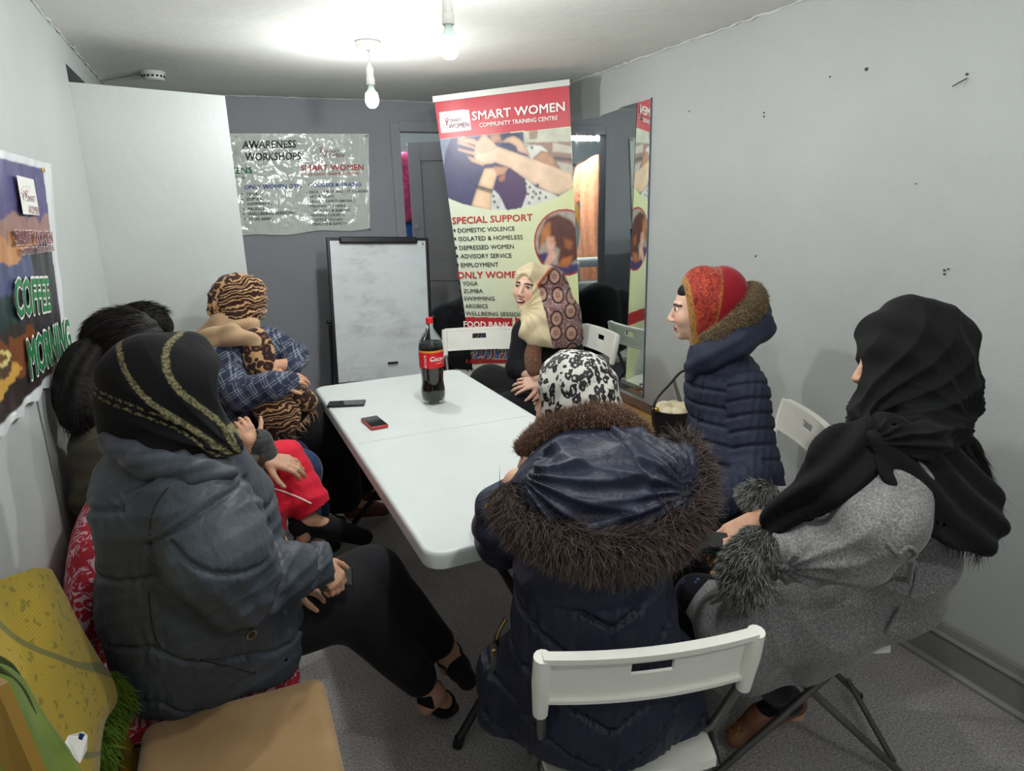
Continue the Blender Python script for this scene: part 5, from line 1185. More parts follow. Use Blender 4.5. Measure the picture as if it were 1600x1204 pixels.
garment(1.53, 5.8, 1.46, .34, .4, simple('blue_print', (60, 110, 180), .8, var=.5, vscale=40), 'blue patterned garment below the pink one in the gap of the grey door', rz=.2, sleeves=False)
st_ = empty('sewing_table', (.75, 5.75, 0), 0, 'cluttered sewing table beyond the doorway, seen in the mirror', 'table')
MB().box((.80, 5.85, .74), (1.1, .5, .03), bev=.004).build('tabletop', simple('table_dark', (84, 76, 70), .6), st_)
for x in (.3, 1.3):
    for y in (5.63, 6.06): MB().box((x, y, .36), (.04, .04, .73)).build('leg', M_BLACKPL, st_)
def sewing(x, y, z, rz, lab, mt):
    r = empty('sewing_machine', (x, y, z), 0, lab, 'sewing machine', 'sewing machines'); R_ = Rz(rz); c, sn = math.cos(rz), math.sin(rz); g = lambda a, b, h: (x + a * c - b * sn, y + a * sn + b * c, z + h)
    MB().box(g(0, 0, .04), (.38, .17, .08), R_, .015).build('bed', mt, r, .6); MB().box(g(.13, 0, .17), (.10, .14, .22), R_, .025, 3).build('column', mt, r, .6); MB().box(g(-.02, 0, .26), (.36, .12, .09), R_, .025, 3).build('arm', mt, r, .6); MB().box(g(-.15, 0, .18), (.07, .09, .12), R_, .015).build('head', mt, r, .6)
    MB().tube([g(.19, 0, .22), g(.215, 0, .22)], .05, 16).build('handwheel', M_BLACKPL, r, True)
mw = simple('machine_ivory', (204, 206, 200), .4); sewing(.95, 5.86, .755, .2, 'ivory sewing machine on the cluttered table, seen in the mirror', mw); sewing(.48, 5.9, .755, -.2, 'second ivory sewing machine farther along the table, seen in the mirror', mw)
o = MB().box((1.22, 5.78, .80), (.16, .14, .09), Rz(.3), .01).build('blue_tub', simple('tub_blue', (40, 130, 170), .4)); tag(o, 'small blue tub at the end of the sewing table, seen in the mirror', 'box')
for k in range(3):
    o = MB().box((.62 + k * .07, 6.1 + k * .04, 1.05), (.05, .02, 1.5), Matrix.Rotation(.18 + .05 * k, 3, 'Y'), .004).build('timber_batten', M_WY if k else M_WB); tag(o, ('dark brown batten leaning beside the orange tunic', 'middle pale batten leaning beside the orange tunic', 'pale batten leaning furthest right beside the orange tunic')[k], 'timber', 'battens leaning in the sewing room')
tl = empty('tube_light', (.92, 5.75, 2.45), 0, 'long bright tube light hanging in the sewing room, seen in the mirror', 'light'); MB().box((.92, 5.75, 2.20), (.86, .08, .05), None, .01).build('fitting', M_WHITE, tl)
MB().tube([(.54, 5.75, 2.155), (1.30, 5.75, 2.155)], .022, 10).build('tube', M_GLOW, tl, True)
for x in (.6, 1.24): MB().tube([(x, 5.75, 2.22), (x, 5.75, 2.45)], .004, 6).build('hanging_cord', M_CHROME, tl, True)
# ------------------------------------------------------------------ the people
def shoe(name, parent, ank, toe, mat, h=.005, w=.045, up=A(0, 0, 1), opening=True, sole=True):
    ank = np.asarray(ank, float); toe = np.asarray(toe, float); f = nrm(toe - ank); u = nrm(up - f * (up @ f)); s = Shape(.02); heel = ank - f * .035 - A(0, 0, .035); g_ = .006; s.cone(ank, ank + (toe - ank) * .55, .034 + g_, .029 + g_, .02); s.cone(ank + (toe - ank) * .5, toe + f * .008, .031 + g_, .023 + g_, .02); s.cone(ank, heel, .034 + g_, .029 + g_, .02); s.cone(heel + f * .01 - u * .01, toe - u * .012, .024, .020, .02)
    if opening: s.carve('ell', ank + u * .032 + f * .016, (.064, .060, .033), np.array([f, np.cross(u, f), u]), k=.006)
    return sculpt(name, s, h, mat, parent)

# ---- A: grey puffer, black scarf with gold stripes --------------------------
hA = P(268, 618, 1.50); j = J(head=hA, face=cdir(.90, .12, .40), up=A(0, 0, 1), neck=P(275, 705, 1.50), shL=P(385, 760, 1.66), shR=P(280, 775, 1.46), elL=P(440, 880, 1.72), wrL=P(450, 915, 1.80), elR=P(375, 915, 1.52), wrR=P(497, 875, 1.71),
      pelvis=P(330, 1000, 1.70), knR=P(545, 945, 1.93), anR=P(676, 1082, 2.12), toeR=P(706, 1112, 2.22), knL=P(582, 903, 2.02), anL=P(702, 1022, 2.20), toeL=P(728, 1060, 2.08))
pA, gA, RA = base_body(j, .0052, 'person in a grey puffer coat and black scarf with gold stripes, nearest on the left', hands=[((j['wrR'], cdir(.55, .70, .2), cdir(.5, -.6, -.5)), dict(curls=(1.0, 1.05, 1.05, 1.0), thumb=-1)), ((P(450, 915, 1.80), cdir(.8, .2, .2), cdir(0, -1, 0)), dict(curl=.8, thumb=1))])
s = Shape(.05)
s.cone(P(266, 790, 1.52), P(292, 930, 1.62), .158, .172, .06, (cdir(-.55, 0, .8), 1.0)); s.cone(P(288, 930, 1.62), P(300, 1010, 1.68), .178, .165, .06); s.cone(P(300, 1010, 1.68), P(400, 1015, 1.74), .155, .115, .07); s.cone(P(350, 790, 1.62), P(395, 960, 1.70), .12, .12, .06)
s.cone(P(210, 752, 1.53), P(330, 735, 1.55), .075, .085, .05); s.cone(P(225, 700, 1.5), P(330, 705, 1.52), .06, .055, .04)
s.chain([P(300, 775, 1.43), P(340, 860, 1.42), P(378, 908, 1.48)], [.098, .108, .098], .03); s.chain([P(378, 908, 1.48), P(445, 895, 1.60), P(512, 876, 1.72)], [.098, .074, .050], .02)
s.plane(P(300, 1103, 1.62), cdir(.10, 1, 0) * 1.0); s.plane(P(518, 876, 1.725), cdir(1, -.15, .35))
aS, aE, aW = P(300, 775, 1.43), P(378, 908, 1.48), P(512, 876, 1.72); fA = folds(2, 20, .0026, (1, 1, .6)); fA2 = folds(8, 75, .0016, (1, 1, .5)); tA = cdir(1, .15, 0)
wrA = ridge(cdir(.35, .9, .1), 150, .0018, 3, 3.0)
def dA(p, n):
    tu, du_ = axial(p, aS, aE); tf, df = axial(p, aE, aW); arm = (np.minimum(du_, df) < .125) & (p @ CM[2] < (np.array(P(300, 900, 1.56)) @ CM[2]) + np.clip(tf, 0, .3) * .8)
    q = (p - P(290, 930, 1.62)); ph = q[:, 2] / .165 + 1.5 * np.abs(q @ tA - .02) * 2 + .25 * np.sin(9 * (q @ tA)); o = groove(ph, .011, .075) + crinkle(ph, p, .0022, 260, nrm(A(1, .6, 0)))
    t_ = np.where(du_ < df, tu, np.linalg.norm(aE - aS) + tf); pa = t_ / .17 + .3 + 3.2 * (p @ cdir(.7, .7, 0)); oa = groove(pa, .010, .075) + crinkle(pa, p, .0020, 260, cdir(.6, .8, .2))
    el = np.exp(-((p - aE) ** 2).sum(1) / .012) * .007 * np.sin((p @ cdir(.8, -.6, .3)) * 120); return np.where(arm, oa, o) + fA(p) + fA2(p) + el + np.where(arm, wrA(p) * 1.2, wrA(p) * .6)
coA = sculpt('puffer_coat', s, .0060, M_NYL_G, pA, dA)
s = Shape(.02); s.chain([P(345, 728, 1.50), P(385, 800, 1.50), P(418, 890, 1.60), P(432, 945, 1.66)], [.024, .040, .040, .022], .02, (cdir(.9, 0, -.5), 1.3)); s.chain([P(170, 690, 1.42), P(225, 722, 1.38), P(300, 735, 1.37), P(355, 738, 1.42)], [.022, .028, .028, .02], .02)
sculpt('coat_lapel', s, .0058, M_NYL_G, pA, lambda p, n: fA(p) + .003 * np.sin((p @ cdir(.3, 1, 0)) * 160) + fA2(p))
tA_ = bvh(coA); q, nq = snap(tA_, 392, 990, .0); MB().tube([q - nq * .004, q + nq * .004], .0135, 20).build('coat_button', M_CHROME, pA, True); MB().tube([q + nq * .004, q + nq * .0055], .0085, 16).build('button_centre', M_BLACKPL, pA, True)
MB().tube(snap_line(tA_, ((262, 762), (240, 795), (234, 845), (250, 888), (272, 915)), .0002), .0016, 5).build('armhole_seam', M_BLACKPL, pA, True)
MB().tube(snap_line(tA_, ((232, 925), (240, 985), (262, 1020), (330, 1035), (400, 1052)), .0002), .0016, 5).build('panel_seam', M_BLACKPL, pA, True)
s = Shape(.04); cS = P(258, 628, 1.50)
s.ell(gA(0, -.022, .022), (.113, .128, .114), RA, .04); s.cone(P(225, 660, 1.49), P(238, 700, 1.48), .090, .075, .05); s.cone(P(290, 640, 1.50), P(345, 685, 1.47), .085, .035, .05); s.cone(P(330, 680, 1.475), P(372, 700, 1.46), .035, .012, .03); s.cone(P(245, 690, 1.46), P(330, 705, 1.44), .04, .02, .03); s.cone(P(300, 545, 1.53), P(345, 640, 1.53), .035, .03, .05)
s.carve('ell', gA(0, .125, -.015), (.072, .075, .105), RA, k=.015); 
fs = folds(21, 13, .006, (1, 1, .7)); 
def cA(p, n):
    near = ((p - cS) @ CM[2]) < .03
    def arc(p0, p1, d, bow):
        """distance from a woven band that bows across the head between two points"""
        a, b = P(*p0, d), P(*p1, d); L = np.linalg.norm(b - a); q = (p - a) @ nrm(b - a)
        return np.abs((p - a) @ nrm(np.cross(b - a, cdir(.1, .05, 1))) + bow * np.sin(np.clip(q / L, 0, 1) * PI)), q
    s1, q1 = arc((192, 552), (332, 700), 1.40, .020); s2, q2 = arc((270, 526), (352, 668), 1.45, .022); s3, q3 = arc((160, 616), (330, 708), 1.40, -.012)
    key = (np.sin(q3 * 2 * PI / .022) > -.2) & (s3 > .004) | (s3 > .0075)
    m_ = (near & ((s1 < .0055) | (s2 < .0050))) | (near & (s3 < .009) & key); r = np.zeros((len(p), 3)); r[m_, 0] = 1; return r
rA = radial(P(376, 705, 1.45), 22, .0035, 1, .22); sculpt('headscarf', s, .0038, M_SC_A, pA, lambda p, n: fs(p) + rA(p), cA)
def hair_cap(parent, g, R, mat=None, sc_=1.0, n=5000, seed=2, lens=.05, cover=-.02, cols=((30, 22, 22), (58, 44, 40)), back=(0, -.02, .04), rads=(.080, .098, .090)):
    s = Shape(.02); s.ell(g(*back), np.array(rads) * sc_, R); s.ell(g(0, -.045, -.02), np.array((.070, .062, .07)) * sc_, R); s.carve('ell', g(0, .135, -.03), (.10, .10, .105), R, k=.02)
    return sculpt('hair', s, .005, M_HAIRB, parent)
M_HAIRB = cloth('dark_hair', lambda t, co: t.ramp(t.noise(co, 40, 3), [(.3, (12, 9, 10)), (.7, (24, 18, 18))]), .6, (300, .3), 0, (60, .3), .2)
# a little hair at the temple of A
# trousers, shoes, phone
def trousers(name, parent, jj, mat, radii=(.10, .078, .062), ksm=.03, hem=None, k=.04, seed=1, extra=None, sides='LR', amp=.005, h=.0075):
    s = Shape(k); pel = jj['pelvis']; ax = nrm(jj['shR'] - jj['shL'])
    for sd in sides:
        hp = pel + ax * (.075 if sd == 'R' else -.075); a_ = jj['an' + sd]; kn = jj['kn' + sd]; end = a_ + (kn - a_) * .18
        s.chain([hp, kn, end], [radii[0], radii[1], radii[2]], k)
    s.cone(pel - ax * .06, pel + ax * .06, radii[0], None, k)
    if extra: extra(s)
    fl = folds(seed, 15, amp, (1, 1, .8))
    return sculpt(name, s, h, mat, parent, lambda p, n: fl(p))
trousers('trousers', pA, j, M_BLACKC, (.105, .088, .058), seed=12)
shoe('shoe', pA, j['anR'], j['toeR'], M_BLACKC, up=cdir(.5, -.6, -.5)); shoe('shoe', pA, j['anL'], j['toeL'], M_BLACKC, up=cdir(-.2, -.5, -.7))
c_ = P(520, 893, 1.79); dR = cdir(.7, .35, .4)
ph = empty('smartphone', tuple(c_), 0, 'black smartphone held in the lap of the person in the grey puffer', 'phone'); MR = Matrix((tuple(dR), tuple(nrm(np.cross(cdir(0, -.8, -.5), dR))), tuple(cdir(0, -.8, -.5)))).transposed()
MB().box(tuple(c_), (.12, .07, .009), MR, .004).build('body', M_BLACKPL, ph, .6); MB().box(tuple(c_ + cdir(0, -.8, -.5) * .005), (.112, .062, .001), MR).build('screen', M_SCREEN, ph)

# ---- F: navy fur-hooded coat, back to the lens ---------------------------------
hF = P(893, 630, 1.66); j = J(head=hF, face=cdir(-.80, .26, .52), up=cdir(-.12, -.95, .2), neck=P(925, 700, 1.60), shL=P(812, 758, 1.60), shR=P(1040, 752, 1.58), elL=P(782, 842, 1.69), wrL=P(808, 765, 1.77), elR=P(1030, 850, 1.78), wrR=P(930, 790, 1.92),
      pelvis=P(948, 1095, 1.52), knL=P(860, 1000, 2.02), anL=P(850, 1150, 2.12), toeL=P(840, 1100, 2.26), knR=P(990, 1000, 2.00), anR=P(1000, 1150, 2.08), toeR=P(985, 1100, 2.22))
pF, gF, RF = base_body(j, .0055, 'person in a navy coat with a fur-edged hood, back to us in front', hands=[((P(810, 762, 1.76), cdir(.42, -.9, .0), cdir(-.6, -.2, -.8)), dict(curls=(1.0, 1.0, 1.0, 1.0), thumb=1)), ((j['wrR'], cdir(-.9, .1, .3), cdir(0, -1, 0)), dict(curl=.4, thumb=-1))])
s = Shape(.06); xF = cdir(1, 0, .1); bF = (nrm(np.cross(xF, A(0, 0, 1))), 1.12)
s.cone(P(925, 775, 1.55), P(928, 900, 1.50), .165, .158, .08, bF); s.cone(P(928, 900, 1.50), P(930, 1010, 1.50), .158, .178, .08, bF); s.cone(P(930, 1010, 1.50), P(928, 1092, 1.50), .178, .190, .06, bF)
s.cone(P(866, 768, 1.58), P(1020, 750, 1.58), .082, None, .06); s.cone(P(795, 1050, 1.55), P(790, 1110, 1.53), .075, .062, .06); s.cone(P(1050, 1040, 1.52), P(1065, 1115, 1.50), .07, .055, .05)
s.chain([P(838, 786, 1.58), P(792, 812, 1.62), P(786, 842, 1.68)], [.082, .080, .070], .03); s.chain([P(786, 842, 1.70), P(784, 805, 1.76), P(806, 770, 1.77)], [.070, .058, .042], .02); s.chain([P(1040, 765, 1.60), P(1040, 850, 1.78)], [.09, .07], .03); s.chain([P(1040, 850, 1.78), P(950, 790, 1.92)], [.07, .05], .03)
s.plane(P(930, 1176, 1.42), cdir(.02, 1, .12))
c0 = P(930, 900, 1.36); fF = folds(31, 18, .0035, (1, 1, .7)); fF2 = folds(32, 55, .0018)
def dF(p, n):
    q = p - P(928, 950, 1.36); x = q @ xF; z = q[:, 2]; ph = (z + .0) / .098 - np.abs(x - .03) * 5.2 + .25; bk_ = (q @ cdir(0, 0, 1)) < .22; o = groove(ph, .013, .085) + crinkle(ph, p, .003, 210, nrm(xF)); o = o + groove((x - .03) / 1.0, .006, .012)
    ta, da = axial(p, P(822, 752, 1.60), P(788, 838, 1.68)); arm = (p - P(835, 800, 1.6)) @ xF < -.02; up_ = p[:, 2] > P(900, 850, 1.6)[2]; bx_ = np.where(up_, 0, 1); low = np.exp(-((z - P(928, 1130, 1.4)[2] + P(928, 950, 1.36)[2] - 0.0) ** 2) / .0016)
    return np.where(bk_, o * bx_, 0) + fF(p) + fF2(p) + np.where(up_, .005 * np.sin((p @ cdir(.5, .85, .3)) * 95 + 2 * np.sin(p @ cdir(1, 0, 0) * 20)), 0)
coF = sculpt('coat', s, .0058, M_NYL_N, pF, dF)
# hood lying on the back
s = Shape(.05); RH = np.array([xF, nrm(np.cross(A(0, 0, 1), xF)), A(0, 0, 1)])
s.ell(P(945, 772, 1.37), (.185, .105, .108), RH); s.ell(P(960, 800, 1.33), (.15, .075, .075), RH); s.chain([P(838, 778, 1.44), P(880, 726, 1.48), P(965, 702, 1.49), P(1045, 728, 1.43)], [.042, .045, .048, .055], .05); s.ell(P(1050, 775, 1.36), (.05, .07, .09), RH)
fH = folds(41, 11, .011, (1, 1, 1)); 
hR1 = radial(P(800, 735, 1.40), 26, .006, 2, .35); hR2 = radial(P(1075, 760, 1.36), 24, .006, 5, .25)
def dH(p, n):
    q = p - P(935, 700, 1.36); r1 = np.sin((p @ cdir(.55, .83, .1)) * 46 + 3.2 * np.sin((p @ cdir(.8, -.6, 0)) * 9)); return fH(p) * .8 + hR1(p) + hR2(p) + .004 * r1 + .0025 * np.sin((p @ cdir(-.4, .9, 0)) * 120 + 4 * np.sin(p @ cdir(1, .3, 0) * 22)) + groove((q @ cdir(.85, -.52, 0) - .05) / 1., .007, .012)
hoF = sculpt('hood', s, .0050, M_NYL_N, pF, dH)
furp = [P(788, 768, 1.40), P(820, 812, 1.34), P(880, 842, 1.285), P(950, 856, 1.27), P(1020, 845, 1.28), P(1068, 800, 1.32), P(1078, 740, 1.38), P(1058, 700, 1.44)]
s = Shape(.02); s.chain(spline(furp, 3), list(np.interp(np.linspace(0, 1, 22), [0, .1, .9, 1], [.008, .030, .032, .014]))); sculpt('fur_backing', s, .008, simple('fur_base', (44, 36, 36), .95), pF)
pr, nr, tr_ = tube_surface(furp, [.028, .036, .038, .038, .036, .034, .030], 19000, 7)
def furcol(a, b):
    def f(n, r):
        m_ = r.uniform(.65, 1.3, (n, 1)); return np.tile(L3(*a), (n, 1)) * m_, np.tile(L3(*b), (n, 1)) * m_
    return f
strands('fur_trim', pr, nr * .8 + tr_ * .35 + A(0, 0, -.5), .042, .0016, M_FUR, pF, furcol((34, 28, 28), (104, 88, 82)), gravity=.5, bend=.55, seed=8)
colp = [P(812, 705, 1.66), P(838, 680, 1.62), P(880, 656, 1.585), P(930, 646, 1.55), P(985, 660, 1.52), P(1010, 682, 1.50)]
s = Shape(.02); s.chain(spline(colp, 3), list(np.interp(np.linspace(0, 1, 16), [0, .1, .7, 1], [.010, .020, .019, .006]))); sculpt('collar_backing', s, .007, simple('collar_base', (90, 66, 54), .95), pF)
pr, nr, tr_ = tube_surface(colp, [.012, .02, .022, .02, .006], 9000, 9); strands('collar_fur', pr, nr + tr_ * .3, .017, .0013, M_FUR, pF, furcol((74, 52, 44), (142, 110, 92)), bend=.4, seed=10)
s = Shape(.03); s.ell(gF(0, -.014, .028), (.098, .112, .104), RF, .03); s.cone(P(915, 640, 1.65), P(930, 668, 1.62), .092, .080, .03); s.cone(P(850, 660, 1.66), P(852, 690, 1.655), .04, .03, .03); s.carve('ell', gF(0, .120, -.02), (.075, .074, .105), RF, k=.012); s.plane(gF(0, .064, 0), cdir(-.90, .06, .42), .008)
ff_ = folds(51, 12, .005); rF = radial(P(850, 700, 1.62), 18, .003, 3, .2); sculpt('headscarf', s, .0045, M_SC_F, pF, lambda p, n: ff_(p) + rF(p) + .002 * np.sin((p @ cdir(.4, .9, .2)) * 110))
tF_ = bvh(coF)
for (u, v) in ((762, 790), (780, 812)):
    q, nq = snap(tF_, u, v, 0); MB().tube([q - nq * .003, q + nq * .004], [.0085, .006], 14).build('snap_button', M_GOLD, pF, True)
q0 = P(790, 968, 1.405); zp_ = snap_line(tF_, ((791, 966), (778, 990), (773, 1025), (764, 1068)), .001, 5)
MB().ribbon(zp_, cdir(-.3, 0, -1), .012, .002).build('pocket_zip', M_BLACKPL, pF); MB().tube([q_ + cdir(-.3, 0, -1) * .003 for q_ in zp_[:9]], .0022, 6).build('zip_teeth', M_GOLD, pF, True); MB().box(tuple(snap(tF_, 774, 1024, .006)[0]), (.008, .005, .024), None, .001).build('zip_pull', M_GOLD, pF)
trousers('trousers', pF, j, M_BLACKC, (.10, .075, .06), seed=14); shoe('shoe', pF, j['anL'], j['toeL'], M_BLACKC); shoe('shoe', pF, j['anR'], j['toeR'], M_BLACKC)

# ---- G: red headscarf, navy quilted jacket, profile ------------------------------
hG = P(1093, 482, 2.42); j = J(head=hG, face=cdir(-.96, .03, .24), up=A(0, 0, 1), neck=P(1108, 545, 2.42), shL=P(1158, 612, 2.33), shR=P(1125, 600, 2.58), elL=P(1183, 735, 2.28), wrL=P(1112, 795, 2.14), elR=P(1100, 730, 2.55), wrR=P(1065, 790, 2.40),
      pelvis=P(1172, 800, 2.38), knL=P(1070, 850, 2.10), anL=P(1060, 1010, 2.22), toeL=P(1010, 1020, 2.24), knR=P(1040, 820, 2.36), anR=P(1040, 960, 2.5), toeR=P(1000, 965, 2.5))
pG, gG, RG = base_body(j, .0042, 'person in profile with a red paisley headscarf and navy quilted jacket', color=L3(218, 176, 152), hands=[((j['wrL'], cdir(-.95, .1, .1), cdir(0, -1, -.3)), dict(curl=.4, thumb=-1)), ((j['wrR'], cdir(-.9, .2, -.2), cdir(0, -1, 0)), dict(curl=.4, thumb=1))])
s = Shape(.05); 
s.cone(P(1132, 610, 2.44), P(1146, 740, 2.40), .138, .150, .06); s.cone(P(1146, 740, 2.40), P(1160, 810, 2.36), .150, .165, .06); s.cone(P(1160, 815, 2.36), P(1100, 848, 2.22), .14, .105, .06); s.cone(P(1118, 560, 2.42), P(1130, 600, 2.42), .10, .13, .05)
s.chain([P(1166, 610, 2.32), P(1184, 735, 2.26)], [.078, .078], .025); s.chain([P(1184, 735, 2.26), P(1112, 795, 2.12)], [.078, .052], .02)
gS, gE, gW = P(1166, 610, 2.32), P(1184, 735, 2.26), P(1112, 795, 2.12); fG = folds(61, 17, .003)
def dG(p, n):
    tu, du_ = axial(p, gS, gE); tf, df = axial(p, gE, gW); arm = np.minimum(du_, df) < .088; t_ = np.where(du_ < df, tu, np.linalg.norm(gE - gS) + tf); oa = groove(t_ / .052 + .2, .009, .22); q = p - gS; ph = q[:, 2] / .058 + .12 * np.sin(q @ cdir(1, 0, 0) * 12); o = groove(ph, .009, .22); hi = p[:, 2] > P(1130, 570, 2.42)[2]
    return np.where(arm, oa, np.where(hi, 0, o)) + fG(p) + .0015 * np.sin(p @ cdir(1, .2, 0) * 240)
coG = sculpt('quilted_jacket', s, .0058, M_NYL_N2, pG, dG)
s = Shape(.03); s.chain([P(1086, 572, 2.36), P(1110, 555, 2.32), P(1150, 535, 2.31), P(1186, 510, 2.38)], [.030, .046, .052, .05], .04); s.chain([P(1186, 510, 2.38), P(1180, 485, 2.46), P(1150, 500, 2.54)], [.05, .05, .05], .03); s.cone(P(1080, 570, 2.38), P(1078, 590, 2.38), .026, .018, .02)
fG2 = folds(65, 14, .005); sculpt('collar_hood', s, .0055, M_NYL_N2, pG, lambda p, n: fG2(p) + .002 * np.sin(p @ cdir(.5, .85, 0) * 130))
gp = [P(1099, 533, 2.34), P(1130, 520, 2.30), P(1160, 498, 2.31), P(1180, 470, 2.36), P(1172, 452, 2.42)]
s = Shape(.02); s.chain(spline(gp, 3), list(np.interp(np.linspace(0, 1, 13), [0, .3, .8, 1], [.014, .026, .040, .030]))); sculpt('fur_backing', s, .008, simple('fur_base_tan', (84, 68, 50), .95), pG)
pr, nr, tr_ = tube_surface(gp, [.014, .026, .034, .038, .028], 9000, 11); strands('fur_trim', pr, nr * .8 - tr_ * .5, .018, .0015, M_FUR, pG, furcol((70, 56, 40), (158, 136, 104)), bend=.5, seed=12)
s = Shape(.03); s.ell(gG(0, -.030, .024), (.098, .118, .112), RG, .03); s.cone(P(1125, 460, 2.43), P(1132, 500, 2.43), .10, .085, .04); s.cone(P(1100, 520, 2.42), P(1092, 530, 2.42), .06, .045, .04); s.cone(P(1092, 440, 2.42), P(1086, 500, 2.42), .050, .058, .04)
s.plane(gG(0, .052, 0), cdir(-.96, .16, .1), .01); s.carve('ell', gG(0, .085, -.01), (.060, .05, .098), RG, k=.01)
def cG(p, n):
    t_ = (p - gG(0, .052, 0)) @ cdir(.96, -.16, -.1); w_ = .092 - .03 * (hG[2] - p[:, 2]) / .1; r = np.zeros((len(p), 3)); r[t_ < w_, 0] = 1; r[t_ < .018, 1] = 1; r[np.abs(t_ - w_) < .004, 1] = .6; return r
fg3 = folds(71, 12, .005, (1, 1, .6)); sculpt('headscarf', s, .0042, M_SC_G, pG, lambda p, n: fg3(p) + .0035 * np.sin((p @ cdir(.85, -.4, 0)) * 60 + 1.5 * np.sin(p[:, 2] * 18)) * (((p - hG) @ cdir(1, 0, 0)) > .02), cG)
MB().tube(snap_line(bvh(coG), ((1098, 596), (1092, 640), (1088, 700), (1092, 750)), .001), .0022, 6).build('front_zip', M_BLACKPL, pG, True)
s = Shape(.01); s.ell(gG(0, .030, .060), (.055, .046, .040), RG); sculpt('hair', s, .005, M_HAIRB, pG)
trousers('trousers', pG, j, M_BLACKC, (.10, .078, .062), seed=15); shoe('shoe', pG, j['anL'], j['toeL'], M_BLACKC); shoe('shoe', pG, j['anR'], j['toeR'], M_BLACKC)
# ---- H: long black scarf, grey wool coat with fur cuffs, right foreground ---------
hH = P(1412, 568, 1.62); j = J(head=hH, face=cdir(-.90, .05, .42), up=cdir(.05, -1, .2), neck=P(1425, 672, 1.60), shL=P(1405, 745, 1.52), shR=P(1395, 720, 1.80), elL=P(1345, 868, 1.54), wrL=P(1192, 872, 1.66), elR=P(1290, 800, 1.90), wrR=P(1188, 808, 1.80),
      pelvis=P(1368, 912, 1.76), knL=P(1135, 985, 1.76), anL=P(1228, 1092, 1.97), toeL=P(1152, 1148, 1.99), knR=P(1090, 930, 1.98), anR=P(1150, 1020, 2.2), toeR=P(1085, 1040, 2.25))
pH, gH, RH_ = base_body(j, .0046, 'person in a grey wool coat with fur cuffs and a long black scarf, right foreground', hands=[((P(1180, 868, 1.68), cdir(-.95, -.18, .1), cdir(-.1, -.6, -.8)), dict(curls=(.75, .8, .85, .9), thumb=-1, tspread=.5)), ((P(1176, 812, 1.78), cdir(-.86, .46, -.20), cdir(0, -.8, -.5)), dict(curls=(.25, .35, .4, .5), thumb=-1, tspread=.35))])
s = Shape(.05)
s.cone(P(1412, 762, 1.62), P(1402, 870, 1.68), .128, .118, .06); s.cone(P(1402, 870, 1.68), P(1384, 920, 1.73), .118, .112, .05); s.cone(P(1390, 925, 1.74), P(1150, 985, 1.76), .118, .105, .06); s.cone(P(1370, 950, 1.86), P(1120, 950, 1.95), .12, .09, .06); s.cone(P(1400, 735, 1.56), P(1395, 725, 1.74), .085, None, .05); s.cone(P(1462, 790, 1.60), P(1415, 870, 1.66), .06, .065, .05)
s.cone(P(1150, 985, 1.76), P(1185, 1075, 1.88), .095, .085, .05); s.cone(P(1290, 985, 1.74), P(1250, 1030, 1.84), .095, .08, .06)
s.chain([P(1398, 752, 1.50), P(1372, 815, 1.46), P(1335, 862, 1.50)], [.080, .088, .084], .03); s.chain([P(1335, 862, 1.50), P(1270, 866, 1.55), P(1200, 866, 1.62)], [.084, .072, .056], .02)
s.chain([P(1380, 735, 1.76), P(1290, 800, 1.90), P(1205, 790, 1.86)], [.075, .062, .048], .03)
s.plane(P(1220, 1086, 1.75), cdir(.30, .95, .0)); s.plane(P(1380, 1010, 1.7), cdir(.62, .78, 0), .01)
fW = folds(81, 11, .009, (1, 1, .8)); wE = P(1335, 862, 1.50)
wR1 = radial(P(1200, 880, 1.6), 16, .006, 2, .22); wR2 = ridge(cdir(.55, .83, 0), 42, .004, 1, 2.6)
def dH2(p, n):
    e = np.exp(-((p - wE) ** 2).sum(1) / .012) * .007 * np.sin((p @ cdir(.7, .7, .2)) * 60); a = (p - P(1300, 925, 1.60)) @ nrm(np.cross(P(1330, 1050, 1.66) - P(1190, 925, 1.66), cdir(0, 0, 1))); return fW(p) * .8 + wR1(p) + wR2(p) + e + .004 * np.sin((p @ cdir(.6, .8, 0)) * 34 + 1.5 * np.sin(p @ cdir(1, -.4, 0) * 13))
coH = sculpt('wool_coat', s, .0062, M_WOOL, pH, dH2)
for pp, rr_, sd in (([P(1196, 838, 1.60), P(1165, 880, 1.585), P(1172, 915, 1.61)], [.052, .064, .056], 13), ([P(1208, 778, 1.84), P(1190, 776, 1.84), P(1178, 782, 1.85)], [.050, .056, .046], 14)):
    s = Shape(.02); s.chain(pp, [r * f_ for r, f_ in zip(rr_, (.3, .7, .4))]); o = sculpt('cuff_backing', s, .007, simple('cuff_base', (52, 54, 54), .95), pH)
    pr, nr, tr_ = tube_surface(pp, [r * .78 for r in rr_], 7500, sd); pr = np.concatenate([pr, np.array(pp[2]) + nr[:900] * rr_[2] * .7, np.array(pp[0]) + nr[900:1800] * rr_[0] * .7]); nr2 = np.concatenate([nr, nr[:900], nr[900:1800]])
    strands('fur_cuff', pr, nr2 + cdir(-.45, .55, 0), .030, .0016, M_FUR, pH, lambda n, r: (np.tile(L3(40, 42, 42), (n, 1)) * r.uniform(.5, 1.4, (n, 1)), np.where(r.uniform(size=(n, 1)) < .55, L3(190, 190, 184), L3(70, 72, 72)) * r.uniform(.6, 1.1, (n, 1))), gravity=.5, bend=.35, seed=sd)
